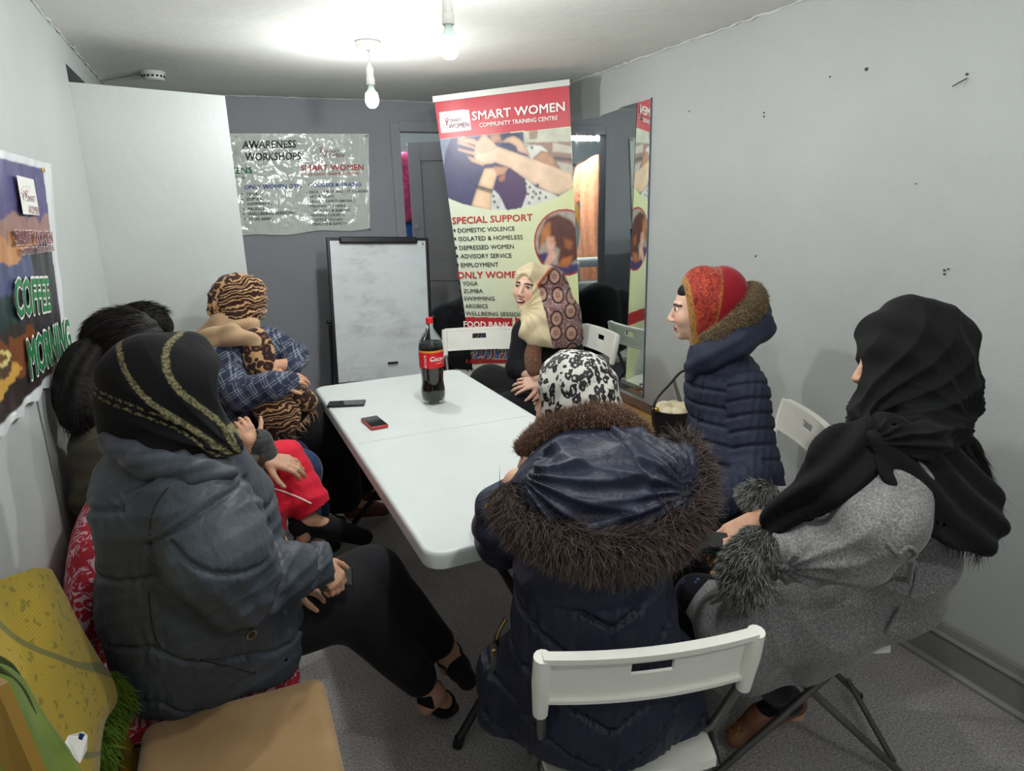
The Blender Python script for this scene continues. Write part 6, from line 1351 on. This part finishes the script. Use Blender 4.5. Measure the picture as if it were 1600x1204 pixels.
# belt tie at the hip
tH_ = bvh(coH)
for k, pp in enumerate(([P(1404, 862, 1.555), P(1418, 852, 1.545), P(1430, 862, 1.55), P(1418, 874, 1.55)], [P(1405, 866, 1.552), P(1395, 856, 1.55), P(1388, 846, 1.555)], [P(1424, 872, 1.548), P(1420, 905, 1.56), P(1405, 950, 1.60), P(1385, 985, 1.63)], [P(1428, 872, 1.552), P(1432, 900, 1.565), P(1424, 930, 1.60)])):
    uv_ = [((q_ - CAM) @ CM[0] / ((q_ - CAM) @ CM[2]) * FOC + 800, (q_ - CAM) @ CM[1] / ((q_ - CAM) @ CM[2]) * FOC + 602) for q_ in pp]; MB().tube(spline([snap(tH_, a_, b_, .004)[0] for a_, b_ in uv_], 5), .0045 if k < 2 else .0055, 8).build('belt_tie', M_WOOL, pH, True)
# chiffon scarf: hood, neck wrap, front tail, back tail
s = Shape(.03)
s.ell(gH(0, -.018, .026), (.104, .128, .116), RH_, .04); s.cone(P(1432, 545, 1.62), P(1458, 620, 1.60), .112, .092, .06); s.cone(P(1382, 600, 1.60), P(1362, 655, 1.575), .060, .045, .04); s.cone(P(1358, 620, 1.57), P(1332, 690, 1.52), .030, .034, .03); s.cone(P(1452, 620, 1.60), P(1440, 665, 1.57), .095, .088, .05); s.cone(P(1412, 510, 1.60), P(1372, 600, 1.60), .046, .040, .05)
s.chain([P(1330, 672, 1.52), P(1380, 688, 1.48), P(1440, 690, 1.47), P(1500, 672, 1.53)], [.034, .040, .042, .030], .03)
s.carve('ell', gH(0, .126, -.02), (.075, .058, .095), RH_, k=.012); s.plane(P(1357, 562, 1.55), cdir(-.945, -.325, 0), .012)
f1 = folds(91, 9, .004); rH1 = radial(P(1318, 695, 1.50), 30, .007, 1, .30); rH2 = radial(P(1515, 670, 1.55), 22, .004, 4, .18); sculpt('headscarf', s, .0048, M_BLACKS, pH, lambda p, n: f1(p) + rH1(p) + rH2(p) + .0035 * np.sin(((p - hH) @ cdir(.72, -.7, .1)) * 75 + 2.2 * np.sin((p @ cdir(.6, .8, 0)) * 11)))
def drape(name, pts, ws, nr_, mat, parent, th=.02, seed=1, amp=.006, h=.0052, nf=60):
    s = Shape(.02); P_ = spline(pts, 4); W_2 = np.interp(np.linspace(0, 1, len(P_)), np.linspace(0, 1, len(ws)), ws); nz = nrm(nr_)
    for i in range(len(P_) - 1): s.cone(P_[i], P_[i + 1], W_2[i], W_2[i + 1], .02, (nz, W_2[i] / th))
    t0 = nrm(np.asarray(pts[-1]) - np.asarray(pts[0])); b0 = nrm(np.cross(t0, nz)); fo = folds(seed, 12, amp)
    return sculpt(name, s, h, mat, parent, lambda p, n: fo(p) + amp * .8 * np.sin((p @ b0) * nf + 1.5 * np.sin((p @ t0) * 12)))
drape('scarf_tail', [P(1352, 694, 1.50), P(1322, 728, 1.48), P(1275, 765, 1.53), P(1222, 812, 1.60), P(1205, 826, 1.63)], [.046, .060, .052, .038, .020], cdir(-.1, -.3, -1), M_BLACKS, pH, .014, 93, .009, .0048, 110)
drape('scarf_tail', [P(1384, 690, 1.50), P(1428, 716, 1.46), P(1478, 762, 1.47), P(1505, 788, 1.47), P(1518, 800, 1.49)], [.050, .080, .092, .075, .04], cdir(.25, -.35, -1), M_BLACKS, pH, .012, 94, .009, .0048, 95)
s = Shape(.03); hp_ = [P(1455, 665, 1.60), P(1492, 715, 1.58), P(1512, 780, 1.56), P(1502, 828, 1.56)]; s.chain(hp_, [.05, .058, .060, .030], .03, (cdir(.3, -.2, -1), 1.4)); sculpt('hair', s, .0065, M_HAIRB, pH, lambda p, n: .004 * np.sin((p @ cdir(1, -.1, 0)) * 150))
pr, nr, tr_ = tube_surface(hp_, [.045, .052, .056, .04], 2600, 21); strands('loose_hair', pr, tr_ + nr * .10, .075, .0013, M_HAIR, pH, furcol((12, 10, 11), (26, 21, 21)), bend=.18, seg=4, gravity=.4, seed=22)
jS = dict(j); jS['pelvis'] = j['pelvis'] * .35 + (j['knL'] + j['knR']) * .325
trousers('stockings', pH, jS, cloth('dark_stocking', lambda t, co: t.mix(t.ramp(voro(t, co, 20, rnd=1, dist=.2).outputs['Distance'], [(.10, (0, 0, 0, 1)), (.12, (1, 1, 1, 1)), (.16, (1, 1, 1, 1)), (.18, (0, 0, 0, 1))]), lin((18, 18, 26)), lin((70, 74, 120))), .9, (300, .3)), (.050, .055, .048), seed=16, amp=.002)
for _a, _t, _k in ((j['anL'], j['toeL'], j['knL']), (j['anR'], j['toeR'], j['knR'])):
    s = Shape(.02); s.cone(_a, _a + (_t - _a) * .55, .038, .033); s.cone(_a + (_t - _a) * .5, _t, .0335, .0255); s.cone(_a, _a - nrm(_t - _a) * .035 - A(0, 0, .035), .037, .031); s.cone(_a, _a + (_k - _a) * .3, .042, .046); sculpt('sock', s, .006, bpy.data.materials['dark_stocking'], pH)
def flat_shoe(ank, toe, nm='shoe'):
    m_ = cloth('tan_leather_' + nm, lambda t, co: t.ramp(t.noise(co, 12, 3), [(.3, (104, 66, 48)), (.7, (138, 94, 70))]), .5, (200, .2), 0, None, .4); o = shoe(nm, pH, ank, toe, m_, .0042, .041)
    f = nrm(toe - ank); u = nrm(A(0, 0, 1) - f * f[2]); b = np.cross(u, f)
    for k, (a, c_, r_) in enumerate(((.0, .0, .012), (-.018, .014, .010), (.018, .012, .010), (-.010, -.018, .009), (.012, -.016, .009))):
        cc = toe - f * (.018 + c_ * 1.0) + u * (.0305 - abs(a) * .30) + b * a; pts = [cc + r_ * (math.cos(t) * f * .9 + math.sin(t) * b) for t in np.linspace(0, 2 * PI, 13)]; MB().tube(pts, .0016, 5).build('gold_embroidery', M_GOLD, o, True)
flat_shoe(j['anL'], j['toeL']); shoe('shoe', pH, j['anR'], j['toeR'], M_BLACKC)
c_ = P(1102, 846, 1.69); dx_ = cdir(.96, .16, .2); nn_ = cdir(0, -.75, -.65); nn_ = nrm(nn_ - dx_ * (nn_ @ dx_)); ph = empty('smartphone', tuple(c_), 0, 'dark smartphone held by the person in the grey wool coat', 'phone'); MR = Matrix((tuple(dx_), tuple(nrm(np.cross(nn_, dx_))), tuple(nn_))).transposed()
MB().box(tuple(c_), (.14, .07, .010), MR, .004).build('body', simple('phone_teal', (26, 48, 50), .25), ph, .6); MB().box(tuple(c_ + nn_ * .0055), (.13, .062, .001), MR).build('screen', M_SCREEN, ph)

# ---- E: smiling, ring-print hijab, by the banner -------------------------------------
hE = P(829, 450, 3.42); j = J(head=hE, face=cdir(-.50, .12, -.86), up=cdir(.20, -.97, -.1), neck=P(842, 488, 3.44), shL=P(890, 528, 3.40), shR=P(818, 515, 3.50), elL=P(905, 590, 3.38), wrL=P(870, 612, 3.28), elR=P(808, 580, 3.52), wrR=P(838, 590, 3.30),
      pelvis=P(872, 625, 3.55), knR=P(760, 600, 3.62), anR=P(775, 735, 3.72), toeR=P(745, 745, 3.6), knL=P(800, 640, 3.35), anL=P(815, 770, 3.45), toeL=P(785, 785, 3.35))
pE, gE_, RE = base_body(j, .0036, 'smiling person in a beige and brown ring-print hijab beside the banner', color=L3(220, 176, 154), hands=[((P(846, 596, 3.30), cdir(-.95, .12, -.1), cdir(0, -.45, -.9)), dict(curls=(.25, .3, .35, .45), thumb=-1, spread=.28, sc_=1.05)), ((j['wrL'], cdir(-.9, .3, 0), cdir(0, -.7, -.7)), dict(curl=.4, thumb=1))])
# teeth of the smile
mm_ = MB(); mm_.tube([gE_(a, .0935 - (a * 30) ** 2 * .010, -.0665 + (a * 45) ** 2 * .006) for a in np.linspace(-.024, .024, 9)], [.001, .0034, .0050, .0060, .0064, .0060, .0050, .0034, .001], 8); mm_.build('mouth', simple('mouth_inner', (96, 34, 38), .5), pE, True)
MB().tube([gE_(a, .0968 - (a * 30) ** 2 * .010, -.0650 + (a * 45) ** 2 * .006) for a in np.linspace(-.019, .019, 7)], [.0008, .0024, .0034, .0038, .0034, .0024, .0008], 6).build('teeth', simple('teeth_white', (236, 230, 222), .3), pE, True)
s = Shape(.05); s.cone(P(850, 530, 3.46), P(862, 625, 3.54), .125, .150, .06); s.cone(P(822, 520, 3.50), P(884, 530, 3.42), .070, None, .05)
s.chain([P(888, 532, 3.38), P(908, 592, 3.38), P(872, 614, 3.28)], [.068, .060, .042], .02); s.chain([P(820, 520, 3.50), P(808, 575, 3.50), P(848, 594, 3.34)], [.062, .055, .038], .02); s.cone(P(868, 640, 3.55), P(790, 640, 3.52), .15, .13, .06)
fe = folds(101, 13, .005); sculpt('abaya', s, .0075, M_BLACKC, pE, lambda p, n: fe(p))
s = Shape(.05); s.cone(P(870, 635, 3.5), P(765, 605, 3.60), .13, .115, .06); s.cone(P(765, 605, 3.62), P(772, 720, 3.72), .112, .085, .05); s.cone(P(860, 650, 3.4), P(800, 645, 3.36), .12, .10, .05); s.cone(P(800, 645, 3.36), P(812, 760, 3.42), .10, .08, .05)
sculpt('abaya_skirt', s, .0085, M_BLACKC, pE, lambda p, n: folds(102, 11, .006)(p)); shoe('shoe', pE, j['anR'], j['toeR'], M_BLACKC); shoe('shoe', pE, j['anL'], j['toeL'], M_BLACKC)
s = Shape(.03); s.ell(gE_(0, -.012, .026), (.099, .112, .108), RE, .03); s.ell(P(856, 446, 3.46), (.090, .09, .105), None, .04); s.chain([P(864, 450, 3.46), P(878, 492, 3.40), P(888, 525, 3.36)], [.085, .088, .080], .05); s.chain([P(826, 486, 3.38), P(838, 515, 3.34), P(862, 528, 3.33)], [.046, .074, .085], .04, (cdir(0, 0, 1), 1.15)); s.cone(P(850, 480, 3.38), P(858, 500, 3.34), .07, .08, .04)
s.carve('ell', gE_(0, .118, -.006), (.064, .075, .086), RE, k=.010); s.plane(P(860, 544, 3.33), cdir(-.05, 1, .1), .012)
def cE(p, n):
    r = np.zeros((len(p), 3)); q = (p - hE) @ RE.T; a = (p - P(846, 470, 3.4)) @ cdir(1, -.22, .0); crown = (q[:, 2] > .03); b = (p - P(842, 430, 3.4)) @ cdir(.80, .60, 0); edge = np.where(crown, b - .03, a + .004); r[edge > 0, 0] = 1; r[(np.abs(edge) < .005) & (q[:, 2] > .01), 1] = 1
    # the beige fold that sweeps from the temple under the chin
    w_ = 1 + np.abs((p - P(862, 462, 3.4)) @ nrm(np.cross(P(838, 500, 3.4) - P(866, 440, 3.4), cdir(0, 0, 1)))); r[(w_ < .016) & (p[:, 2] < P(860, 440, 3.4)[2]) & (edge < .09)] = 0; return r
rE = radial(P(818, 484, 3.38), 16, .0045, 2, .28); sculpt('headscarf', s, .0042, M_SC_E, pE, lambda p, n: folds(103, 12, .004)(p) + rE(p) + .004 * np.sin((p @ cdir(.55, .83, 0)) * 62 + 1.6 * np.sin(p @ cdir(1, -.2, 0) * 18)) * ((p @ CM[0]) < (np.array(P(856, 500, 3.4)) @ CM[0]) + .02), cE)
drape('scarf_end', [P(838, 528, 3.33), P(832, 556, 3.31), P(836, 578, 3.29)], [.026, .034, .03], cdir(0, -.2, -1), cloth('floral_trim', lambda t, co: t.ramp(t.noise(co, 45, 4, .7, 1.5), [(.35, (36, 30, 30)), (.5, (120, 78, 56)), (.62, (56, 60, 58)), (.75, (160, 106, 60))]), .85), pE, .018, 95, .003)

# ---- D: animal-print scarf, navy check jacket, arms folded -----------------------------
hD = P(377, 470, 3.02); j = J(head=hD, face=cdir(.86, .10, .42), up=A(0, 0, 1), neck=P(374, 512, 3.02), shL=P(425, 535, 3.14), shR=P(345, 548, 2.94), elR=P(362, 612, 2.86), wrR=P(432, 596, 2.82), elL=P(462, 570, 3.08), wrL=P(420, 572, 2.90),
      pelvis=P(392, 668, 3.06), knR=P(520, 690, 3.22), anR=P(556, 790, 3.45), toeR=P(600, 795, 3.55), knL=P(545, 668, 3.42), anL=P(575, 765, 3.62), toeL=P(612, 770, 3.7))
pD, gD, RD = base_body(j, .0048, 'person with an animal-print scarf over the head and a navy check jacket, arms folded', hands=[((P(436, 583, 2.885), cdir(-.95, .12, .1), cdir(.1, -.7, -.7)), dict(curl=.3, thumb=-1)), ((j['wrR'], cdir(.9, -.2, .3), cdir(0, -.7, -.7)), dict(curl=.5, thumb=1))])
s = Shape(.05); s.cone(P(382, 560, 3.02), P(390, 660, 3.04), .138, .150, .06); s.cone(P(352, 545, 2.96), P(416, 535, 3.1), .075, None, .05)
s.chain([P(344, 550, 2.92), P(352, 595, 2.84), P(378, 616, 2.80)], [.082, .082, .072], .03); s.chain([P(378, 614, 2.80), P(425, 604, 2.80), P(452, 598, 2.84)], [.074, .062, .050], .02)
s.chain([P(424, 535, 3.12), P(462, 558, 3.10), P(456, 575, 3.02)], [.070, .062, .046], .02)
sculpt('check_jacket', s, .0068, M_PLAID, pD, lambda p, n: folds(111, 15, .004)(p))
s = Shape(.05); s.cone(P(400, 668, 3.04), P(500, 672, 3.16), .155, .125, .06); s.cone(P(440, 660, 3.2), P(540, 672, 3.38), .13, .105, .06); s.cone(P(505, 676, 3.18), P(535, 772, 3.40), .120, .095, .05); s.cone(P(545, 672, 3.40), P(568, 750, 3.58), .095, .070, .05); s.cone(P(520, 700, 3.25), P(530, 770, 3.4), .11, .10, .05); s.plane(P(540, 800, 3.4), cdir(.1, 1, 0) * 1)
sculpt('skirt', s, .0085, M_BLACKC, pD, lambda p, n: folds(112, 9, .007, (1, 1, .4))(p))
tanm = simple('brown_flat_shoe', (104, 66, 50), .6)
shoe('shoe', pD, j['anR'], j['toeR'], tanm); shoe('shoe', pD, j['anL'], j['toeL'], tanm)
s = Shape(.02); s.ell(gD(0, -.012, .012), (.104, .122, .112), RD, .04); s.box(P(388, 468, 3.02), (.062, .075, .098), np.array([cdir(1, 0, .1), cdir(-.1, 0, 1), cdir(0, 1, 0)]), .03, .03); s.cone(P(352, 485, 3.0), P(378, 500, 3.0), .07, .072, .04)
def cD(p, n):
    r = np.zeros((len(p), 3)); r[(p @ CM[0]) > (P(362, 470, 3.0) @ CM[0]) + .02 * np.sin(p[:, 2] * 30), 0] = 1; return r
rD = radial(P(340, 505, 2.95), 22, .004, 2, .25); sculpt('headscarf', s, .0046, M_SC_D, pD, lambda p, n: folds(113, 14, .004)(p) + rD(p) + .0018 * np.sin(p[:, 2] * 150 + 3 * np.sin(p @ cdir(1, 0, 0) * 15)), cD)
s = Shape(.03); s.chain([P(306, 545, 2.92), P(330, 528, 2.86), P(366, 524, 2.84), P(404, 536, 2.88)], [.028, .040, .040, .028], .03, (cdir(.1, .3, -1), 1.3)); s.chain([P(316, 528, 3.0), P(350, 508, 2.96), P(392, 512, 2.96)], [.04, .05, .042], .03)
def cD2(p, n): r = np.zeros((len(p), 3)); r[:, 1] = 1; return r
sculpt('scarf_wrap', s, .0055, M_SC_D, pD, lambda p, n: .006 * np.sin((p @ cdir(.35, .93, 0)) * 85) + folds(114, 12, .003)(p), cD2)
def drape_c(name, pts, ws, nz, th, seed, cfn):
    o = drape(name, pts, ws, nz, M_SC_D, pD, th, seed, .004); n = len(o.data.vertices); v = np.zeros(n * 3); o.data.vertices.foreach_get('co', v); set_col(o.data, cfn(v.reshape(-1, 3))); return o
drape_c('scarf_front', [P(398, 525, 2.92), P(402, 548, 2.88), P(408, 570, 2.88)], [.038, .058, .05], cdir(0, -.2, -1), .02, 96, lambda v: np.zeros((len(v), 3)))
drape_c('scarf_front', [P(410, 608, 2.80), P(425, 632, 2.84), P(440, 652, 2.90)], [.045, .075, .085], cdir(.1, -.5, -1), .025, 97, lambda v: np.tile([1., 0, 0], (len(v), 1)))
drape_c('scarf_front', [P(440, 606, 2.88), P(465, 618, 2.94), P(478, 630, 3.0)], [.03, .05, .045], cdir(.1, -.8, -1), .02, 98, lambda v: np.zeros((len(v), 3)))
rg = np.random.RandomState(8); e0 = np.array(spline([P(415, 668, 2.86), P(440, 676, 2.90), P(470, 660, 2.98), P(490, 636, 3.04)], 8)); ii = np.linspace(0, len(e0) - 1.01, 64); i0 = ii.astype(int); rt = e0[i0] + (e0[i0 + 1] - e0[i0]) * (ii - i0)[:, None]
strands('fringe', rt, np.tile(cdir(.55, .75, .1), (64, 1)) + rg.normal(size=(64, 3)) * .35, .07, .006, M_FUR, pD, lambda n, r: (np.tile(L3(196, 160, 124), (n, 1)), np.tile(L3(150, 112, 84), (n, 1))), bend=.6, seg=5, gravity=.2)

# ---- B: ponytail, olive jacket, red trousers -----------------------------------------------
hB = P(205, 548, 2.00); j = J(head=hB, face=cdir(.85, .05, .50), up=A(0, 0, 1), neck=P(195, 622, 1.98), shL=P(255, 680, 2.12), shR=P(170, 690, 1.92), elR=P(245, 780, 2.0), wrR=P(345, 742, 2.26), elL=P(350, 740, 2.30), wrL=P(408, 716, 2.33),
      pelvis=P(215, 820, 2.10), knR=P(440, 722, 2.52), anR=P(478, 812, 2.50), toeR=P(560, 838, 2.60), knL=P(400, 790, 2.40), anL=P(440, 930, 2.50), toeL=P(480, 945, 2.6))
pB, gB, RB = base_body(j, .0046, 'person with a dark ponytail, olive jacket and red trousers, behind the grey puffer coat', color=L3(196, 150, 122), hands=[((P(412, 716, 2.335), cdir(.95, .20, .12), cdir(.1, -.80, -.6)), dict(curls=(.45, .45, .5, .5), thumb=1, sc_=1.12, spread=.05)), ((P(345, 742, 2.26), cdir(.9, .2, .2), cdir(0, -1, 0)), dict(curl=.4, thumb=-1))])
s = Shape(.05); s.cone(P(200, 700, 2.0), P(212, 810, 2.08), .135, .15, .06); s.cone(P(165, 695, 1.93), P(248, 685, 2.1), .080, None, .05); s.chain([P(160, 695, 1.90), P(165, 770, 1.92), P(245, 800, 2.02)], [.085, .085, .07], .03); s.chain([P(255, 690, 2.12), P(345, 748, 2.26), P(402, 718, 2.325)], [.075, .058, .042], .03); s.cone(P(190, 640, 1.97), P(200, 690, 1.98), .06, .09, .04)
sculpt('olive_jacket', s, .0068, M_OLIVE, pB, lambda p, n: folds(121, 16, .004)(p) + ridge(cdir(.3, 1, .1), 55, .004, 2)(p) + .0015 * np.sin(p[:, 2] * 130))
MB().box(tuple(P(152, 668, 1.88)), (.06, .03, .012), Rz(.6), .005).build('epaulette', M_OLIVE, pB, .6)
s = Shape(.02); s.ell(gB(0, -.020, .030), (.088, .108, .096), RB); s.ell(gB(0, -.05, -.03), (.075, .065, .07), RB); s.carve('ell', gB(0, .145, -.03), (.10, .085, .105), RB, k=.02); o = sculpt('hair', s, .005, M_HAIRB, pB, lambda p, n: .0018 * np.sin((p @ cdir(.3, 1, .2)) * 190))
tail = [P(146, 542, 1.92), P(128, 575, 1.88), P(122, 625, 1.85), P(130, 664, 1.85)]; s = Shape(.02); s.chain(spline(tail, 3), list(np.interp(np.linspace(0, 1, 10), [0, .15, .5, .85, 1], [.028, .038, .052, .044, .018])), .03); sculpt('ponytail', s, .006, M_HAIRB, pB, lambda p, n: .003 * np.sin((p @ cdir(1, .1, 0)) * 170))
pr, nr, tr_ = tube_surface(tail, [.03, .042, .048, .04, .018], 2600, 31); strands('loose_hair', pr, tr_ + nr * .04, .07, .0014, M_HAIR, pB, furcol((16, 12, 13), (36, 27, 26)), bend=.08, seg=4, gravity=.1, seed=32)
rr2 = np.random.RandomState(4); dd = rr2.normal(size=(2600, 3)); dd /= np.linalg.norm(dd, axis=1)[:, None]; dl = dd * A(.089, .109, .097); rp_ = gB(0, -.020, .030) + dl @ RB; okm = (dl[:, 1] < .05); rp_ = rp_[okm]; to = tail[0] - rp_; nn2 = (dd[okm] @ RB); to = to - nn2 * (to * nn2).sum(1)[:, None]
strands('combed_hair', rp_, to, .05, .0016, M_HAIR, pB, furcol((16, 12, 13), (38, 29, 28)), bend=.03, seg=3, seed=33)
MB().tube([tail[0] + cdir(.9, .4, 0) * .02, tail[0] + cdir(-.9, -.4, 0) * .008], .031, 14).build('hair_tie', M_BLACKPL, pB, True)
MB().tube([P(398, 715, 2.315), P(407, 717, 2.33)], .040, 14).build('sleeve_cuff', simple('brown_cuff', (64, 46, 34), .9), pB, True)
s = Shape(.04); s.chain([P(235, 810, 2.1), P(350, 760, 2.3), P(440, 726, 2.50)], [.11, .10, .088], .04); s.chain([P(440, 726, 2.50), P(470, 770, 2.50), P(492, 796, 2.50)], [.088, .082, .072], .03); s.chain([P(235, 830, 2.1), P(400, 800, 2.40), P(430, 900, 2.48)], [.11, .09, .07], .04); s.plane(P(490, 800, 2.46), cdir(.50, .86, .1), .003)
rtB = sculpt('red_trousers', s, .0062, M_REDC, pB, lambda p, n: folds(122, 14, .006)(p) + ridge(cdir(.2, 1, .1), 60, .004, 2)(p) + .002 * np.sin((p @ cdir(.3, .9, 0)) * 90))
MB().tube(snap_line(bvh(rtB), ((416, 760), (450, 770), (486, 786)), .001), .003, 6).build('white_piping', M_INKW, pB, True)
shoe('shoe', pB, j['anR'], j['toeR'] + cdir(1, 0, 0) * .02, M_BLACKC, .005, .048, up=cdir(.1, -.9, -.4)); shoe('shoe', pB, j['anL'], j['toeL'], M_BLACKC)

# ---- C: short dark hair, dark grey sleeve, blue jeans, behind B --------------------------------
hC = P(228, 528, 2.46); j = J(head=hC, face=cdir(.80, .05, .60), up=A(0, 0, 1), neck=P(235, 585, 2.46), shL=P(300, 620, 2.60), shR=P(225, 625, 2.38), elR=P(400, 735, 2.42), wrR=P(388, 688, 2.30), elL=P(330, 700, 2.7), wrL=P(400, 715, 2.8),
      pelvis=P(270, 735, 2.60), knR=P(468, 735, 2.84), anR=P(480, 840, 2.95), toeR=P(520, 850, 3.0), knL=P(450, 715, 2.98), anL=P(500, 815, 3.1), toeL=P(530, 815, 3.2))
pC, gC, RC = base_body(j, .005, 'person with short dark hair and a dark grey sleeve, half hidden behind the ponytail', hands=[((P(398, 700, 2.31), cdir(-.45, -.88, -.1), cdir(.5, -.1, -.8)), dict(curls=(.7, .75, .8, .9), thumb=1)), ((j['wrL'], cdir(.9, .2, 0), cdir(0, -1, 0)), dict(curl=.4, thumb=1))])
s = Shape(.05); s.cone(P(255, 630, 2.5), P(268, 720, 2.58), .125, .14, .06); s.cone(P(230, 625, 2.4), P(300, 620, 2.58), .07, None, .05); s.chain([P(230, 630, 2.38), P(330, 720, 2.36), P(398, 748, 2.40)], [.075, .065, .055], .03); s.chain([P(402, 748, 2.40), P(410, 715, 2.36), P(405, 690, 2.33)], [.056, .052, .046], .02); s.chain([P(300, 625, 2.6), P(330, 700, 2.7), P(395, 715, 2.8)], [.07, .06, .045], .03)
s.carve('ell', P(394, 686, 2.31), (.030, .030, .030), k=.004)
sculpt('grey_jacket', s, .0065, M_GREYC, pC, lambda p, n: folds(131, 16, .004)(p))
s = Shape(.02); s.ell(gC(0, -.016, .032), (.090, .108, .097), RC); s.ell(gC(0, -.05, -.02), (.072, .06, .06), RC); s.carve('ell', gC(0, .150, -.03), (.10, .085, .095), RC, k=.02); sculpt('hair', s, .005, M_HAIRB, pC)
rr2 = np.random.RandomState(6); dd = rr2.normal(size=(2600, 3)); dd /= np.linalg.norm(dd, axis=1)[:, None]; dl = dd * A(.090, .108, .097); rp_ = gC(0, -.016, .032) + dl @ RC; okm = (dl[:, 1] < .075) & (dl[:, 2] > -.05); strands('short_hair', rp_[okm], (dd[okm] @ RC) * .5 + cdir(.7, .2, .2), .03, .0018, M_HAIR, pC, furcol((16, 12, 13), (34, 28, 28)), bend=.15, seed=35)
trousers('jeans', pC, j, M_JEAN, (.11, .085, .065), seed=18); shoe('shoe', pC, j['anR'], j['toeR'], M_BLACKC); shoe('shoe', pC, j['anL'], j['toeL'], M_BLACKC)

# ---- black coat thrown over the chair behind the banner --------------------------------------
s = Shape(.05); c6 = A(1.62, 4.32, 0); s.cone(c6 + A(-.2, .20, .84), c6 + A(.2, .20, .84), .085, None, .05); s.cone(c6 + A(-.22, .2, .80), c6 + A(-.24, .18, .5), .085, .075, .05); s.cone(c6 + A(.22, .2, .80), c6 + A(.25, .18, .52), .085, .07, .05); s.cone(c6 + A(0, .16, .84), c6 + A(0, .12, .54), .15, .17, .06); s.cone(c6 + A(-.16, .06, .56), c6 + A(.16, .06, .56), .08, None, .05)
o = sculpt('black_coat', s, .009, M_BLACKC, None, lambda p, n: folds(141, 12, .008)(p)); tag(o, 'black padded coat draped over the chair behind the banner', 'coat')

# small marks left in the right wall: nails, plugs and a bent wire
for k, (u, v, r_) in enumerate(((1354, 108, .006), (1297, 120, .003), (1077, 174, .003), (1194, 176, .003), (1194, 182, .003), (1181, 400, .004), (1476, 422, .004), (1476, 428, .0035), (1482, 420, .003), (1511, 116, .004), (1431, 287, .002))):
    q = at(u, v, x=XR - .001); o = MB().tube([q, q + A(-.003, 0, 0)], r_, 8).build('wall_plug', simple('rust', (74, 62, 54), .7) if k == 0 else bpy.data.materials['rust'], None, True); o['kind'] = 'structure'
q0, q1 = at(1511, 122, x=XR - .004), at(1488, 135, x=XR - .03); o = MB().tube([q0, q1], .0022, 6).build('bent_nail', M_TUBE, None, True); tag(o, 'long bent nail sticking out of the right wall near the top', 'nail')
# BOTTLE LETTERING
x, y, z, lr, rb = BOT; lr2 = lr + .0006; a_c = math.atan2(-y, -x)   # direction towards the lens
def wrap(a0, a1, z0, z1):
    def f(s_, t_):
        a = a_c + a0 + (a1 - a0) * s_; return np.stack([x + lr2 * np.cos(a), y + lr2 * np.sin(a), z + z0 + (z1 - z0) * t_], 1)
    return f
def wrapv(a0, a1, z0, z1):
    def f(s_, t_):
        a = a_c + a0 + (a1 - a0) * t_; return np.stack([x + lr2 * np.cos(a), y + lr2 * np.sin(a), z + z0 + (z1 - z0) * s_], 1)
    return f
N0 = A(0, 0, 0)
text_on('Coca-Cola', N0, N0 + 1, N0, M_INKW, rb, N0, .02, curve=wrap(-.12, 2.0, .200, .222), shear=.35)
text_on('original taste', N0, N0 + 1, N0, M_INKW, rb, N0, .0, curve=wrap(.35, 1.1, .188, .194)); text_on('RECYCLE ME', N0, N0 + 1, N0, M_INKW, rb, N0, .02, curve=wrapv(-.42, -.62, .172, .228))
MB().add([wrap(0, 1, 0, 1)(np.array([a]), np.array([b]))[0] for a, b in [(a, .207 - .002 * math.sin(a * 3)) for a in np.linspace(.0, 1.3, 10)] + [(a, .2035 - .003 * math.sin(a * 3)) for a in np.linspace(1.3, 0, 10)]], [tuple(range(20))]).build('swash', M_INKW, rb, fix=False)
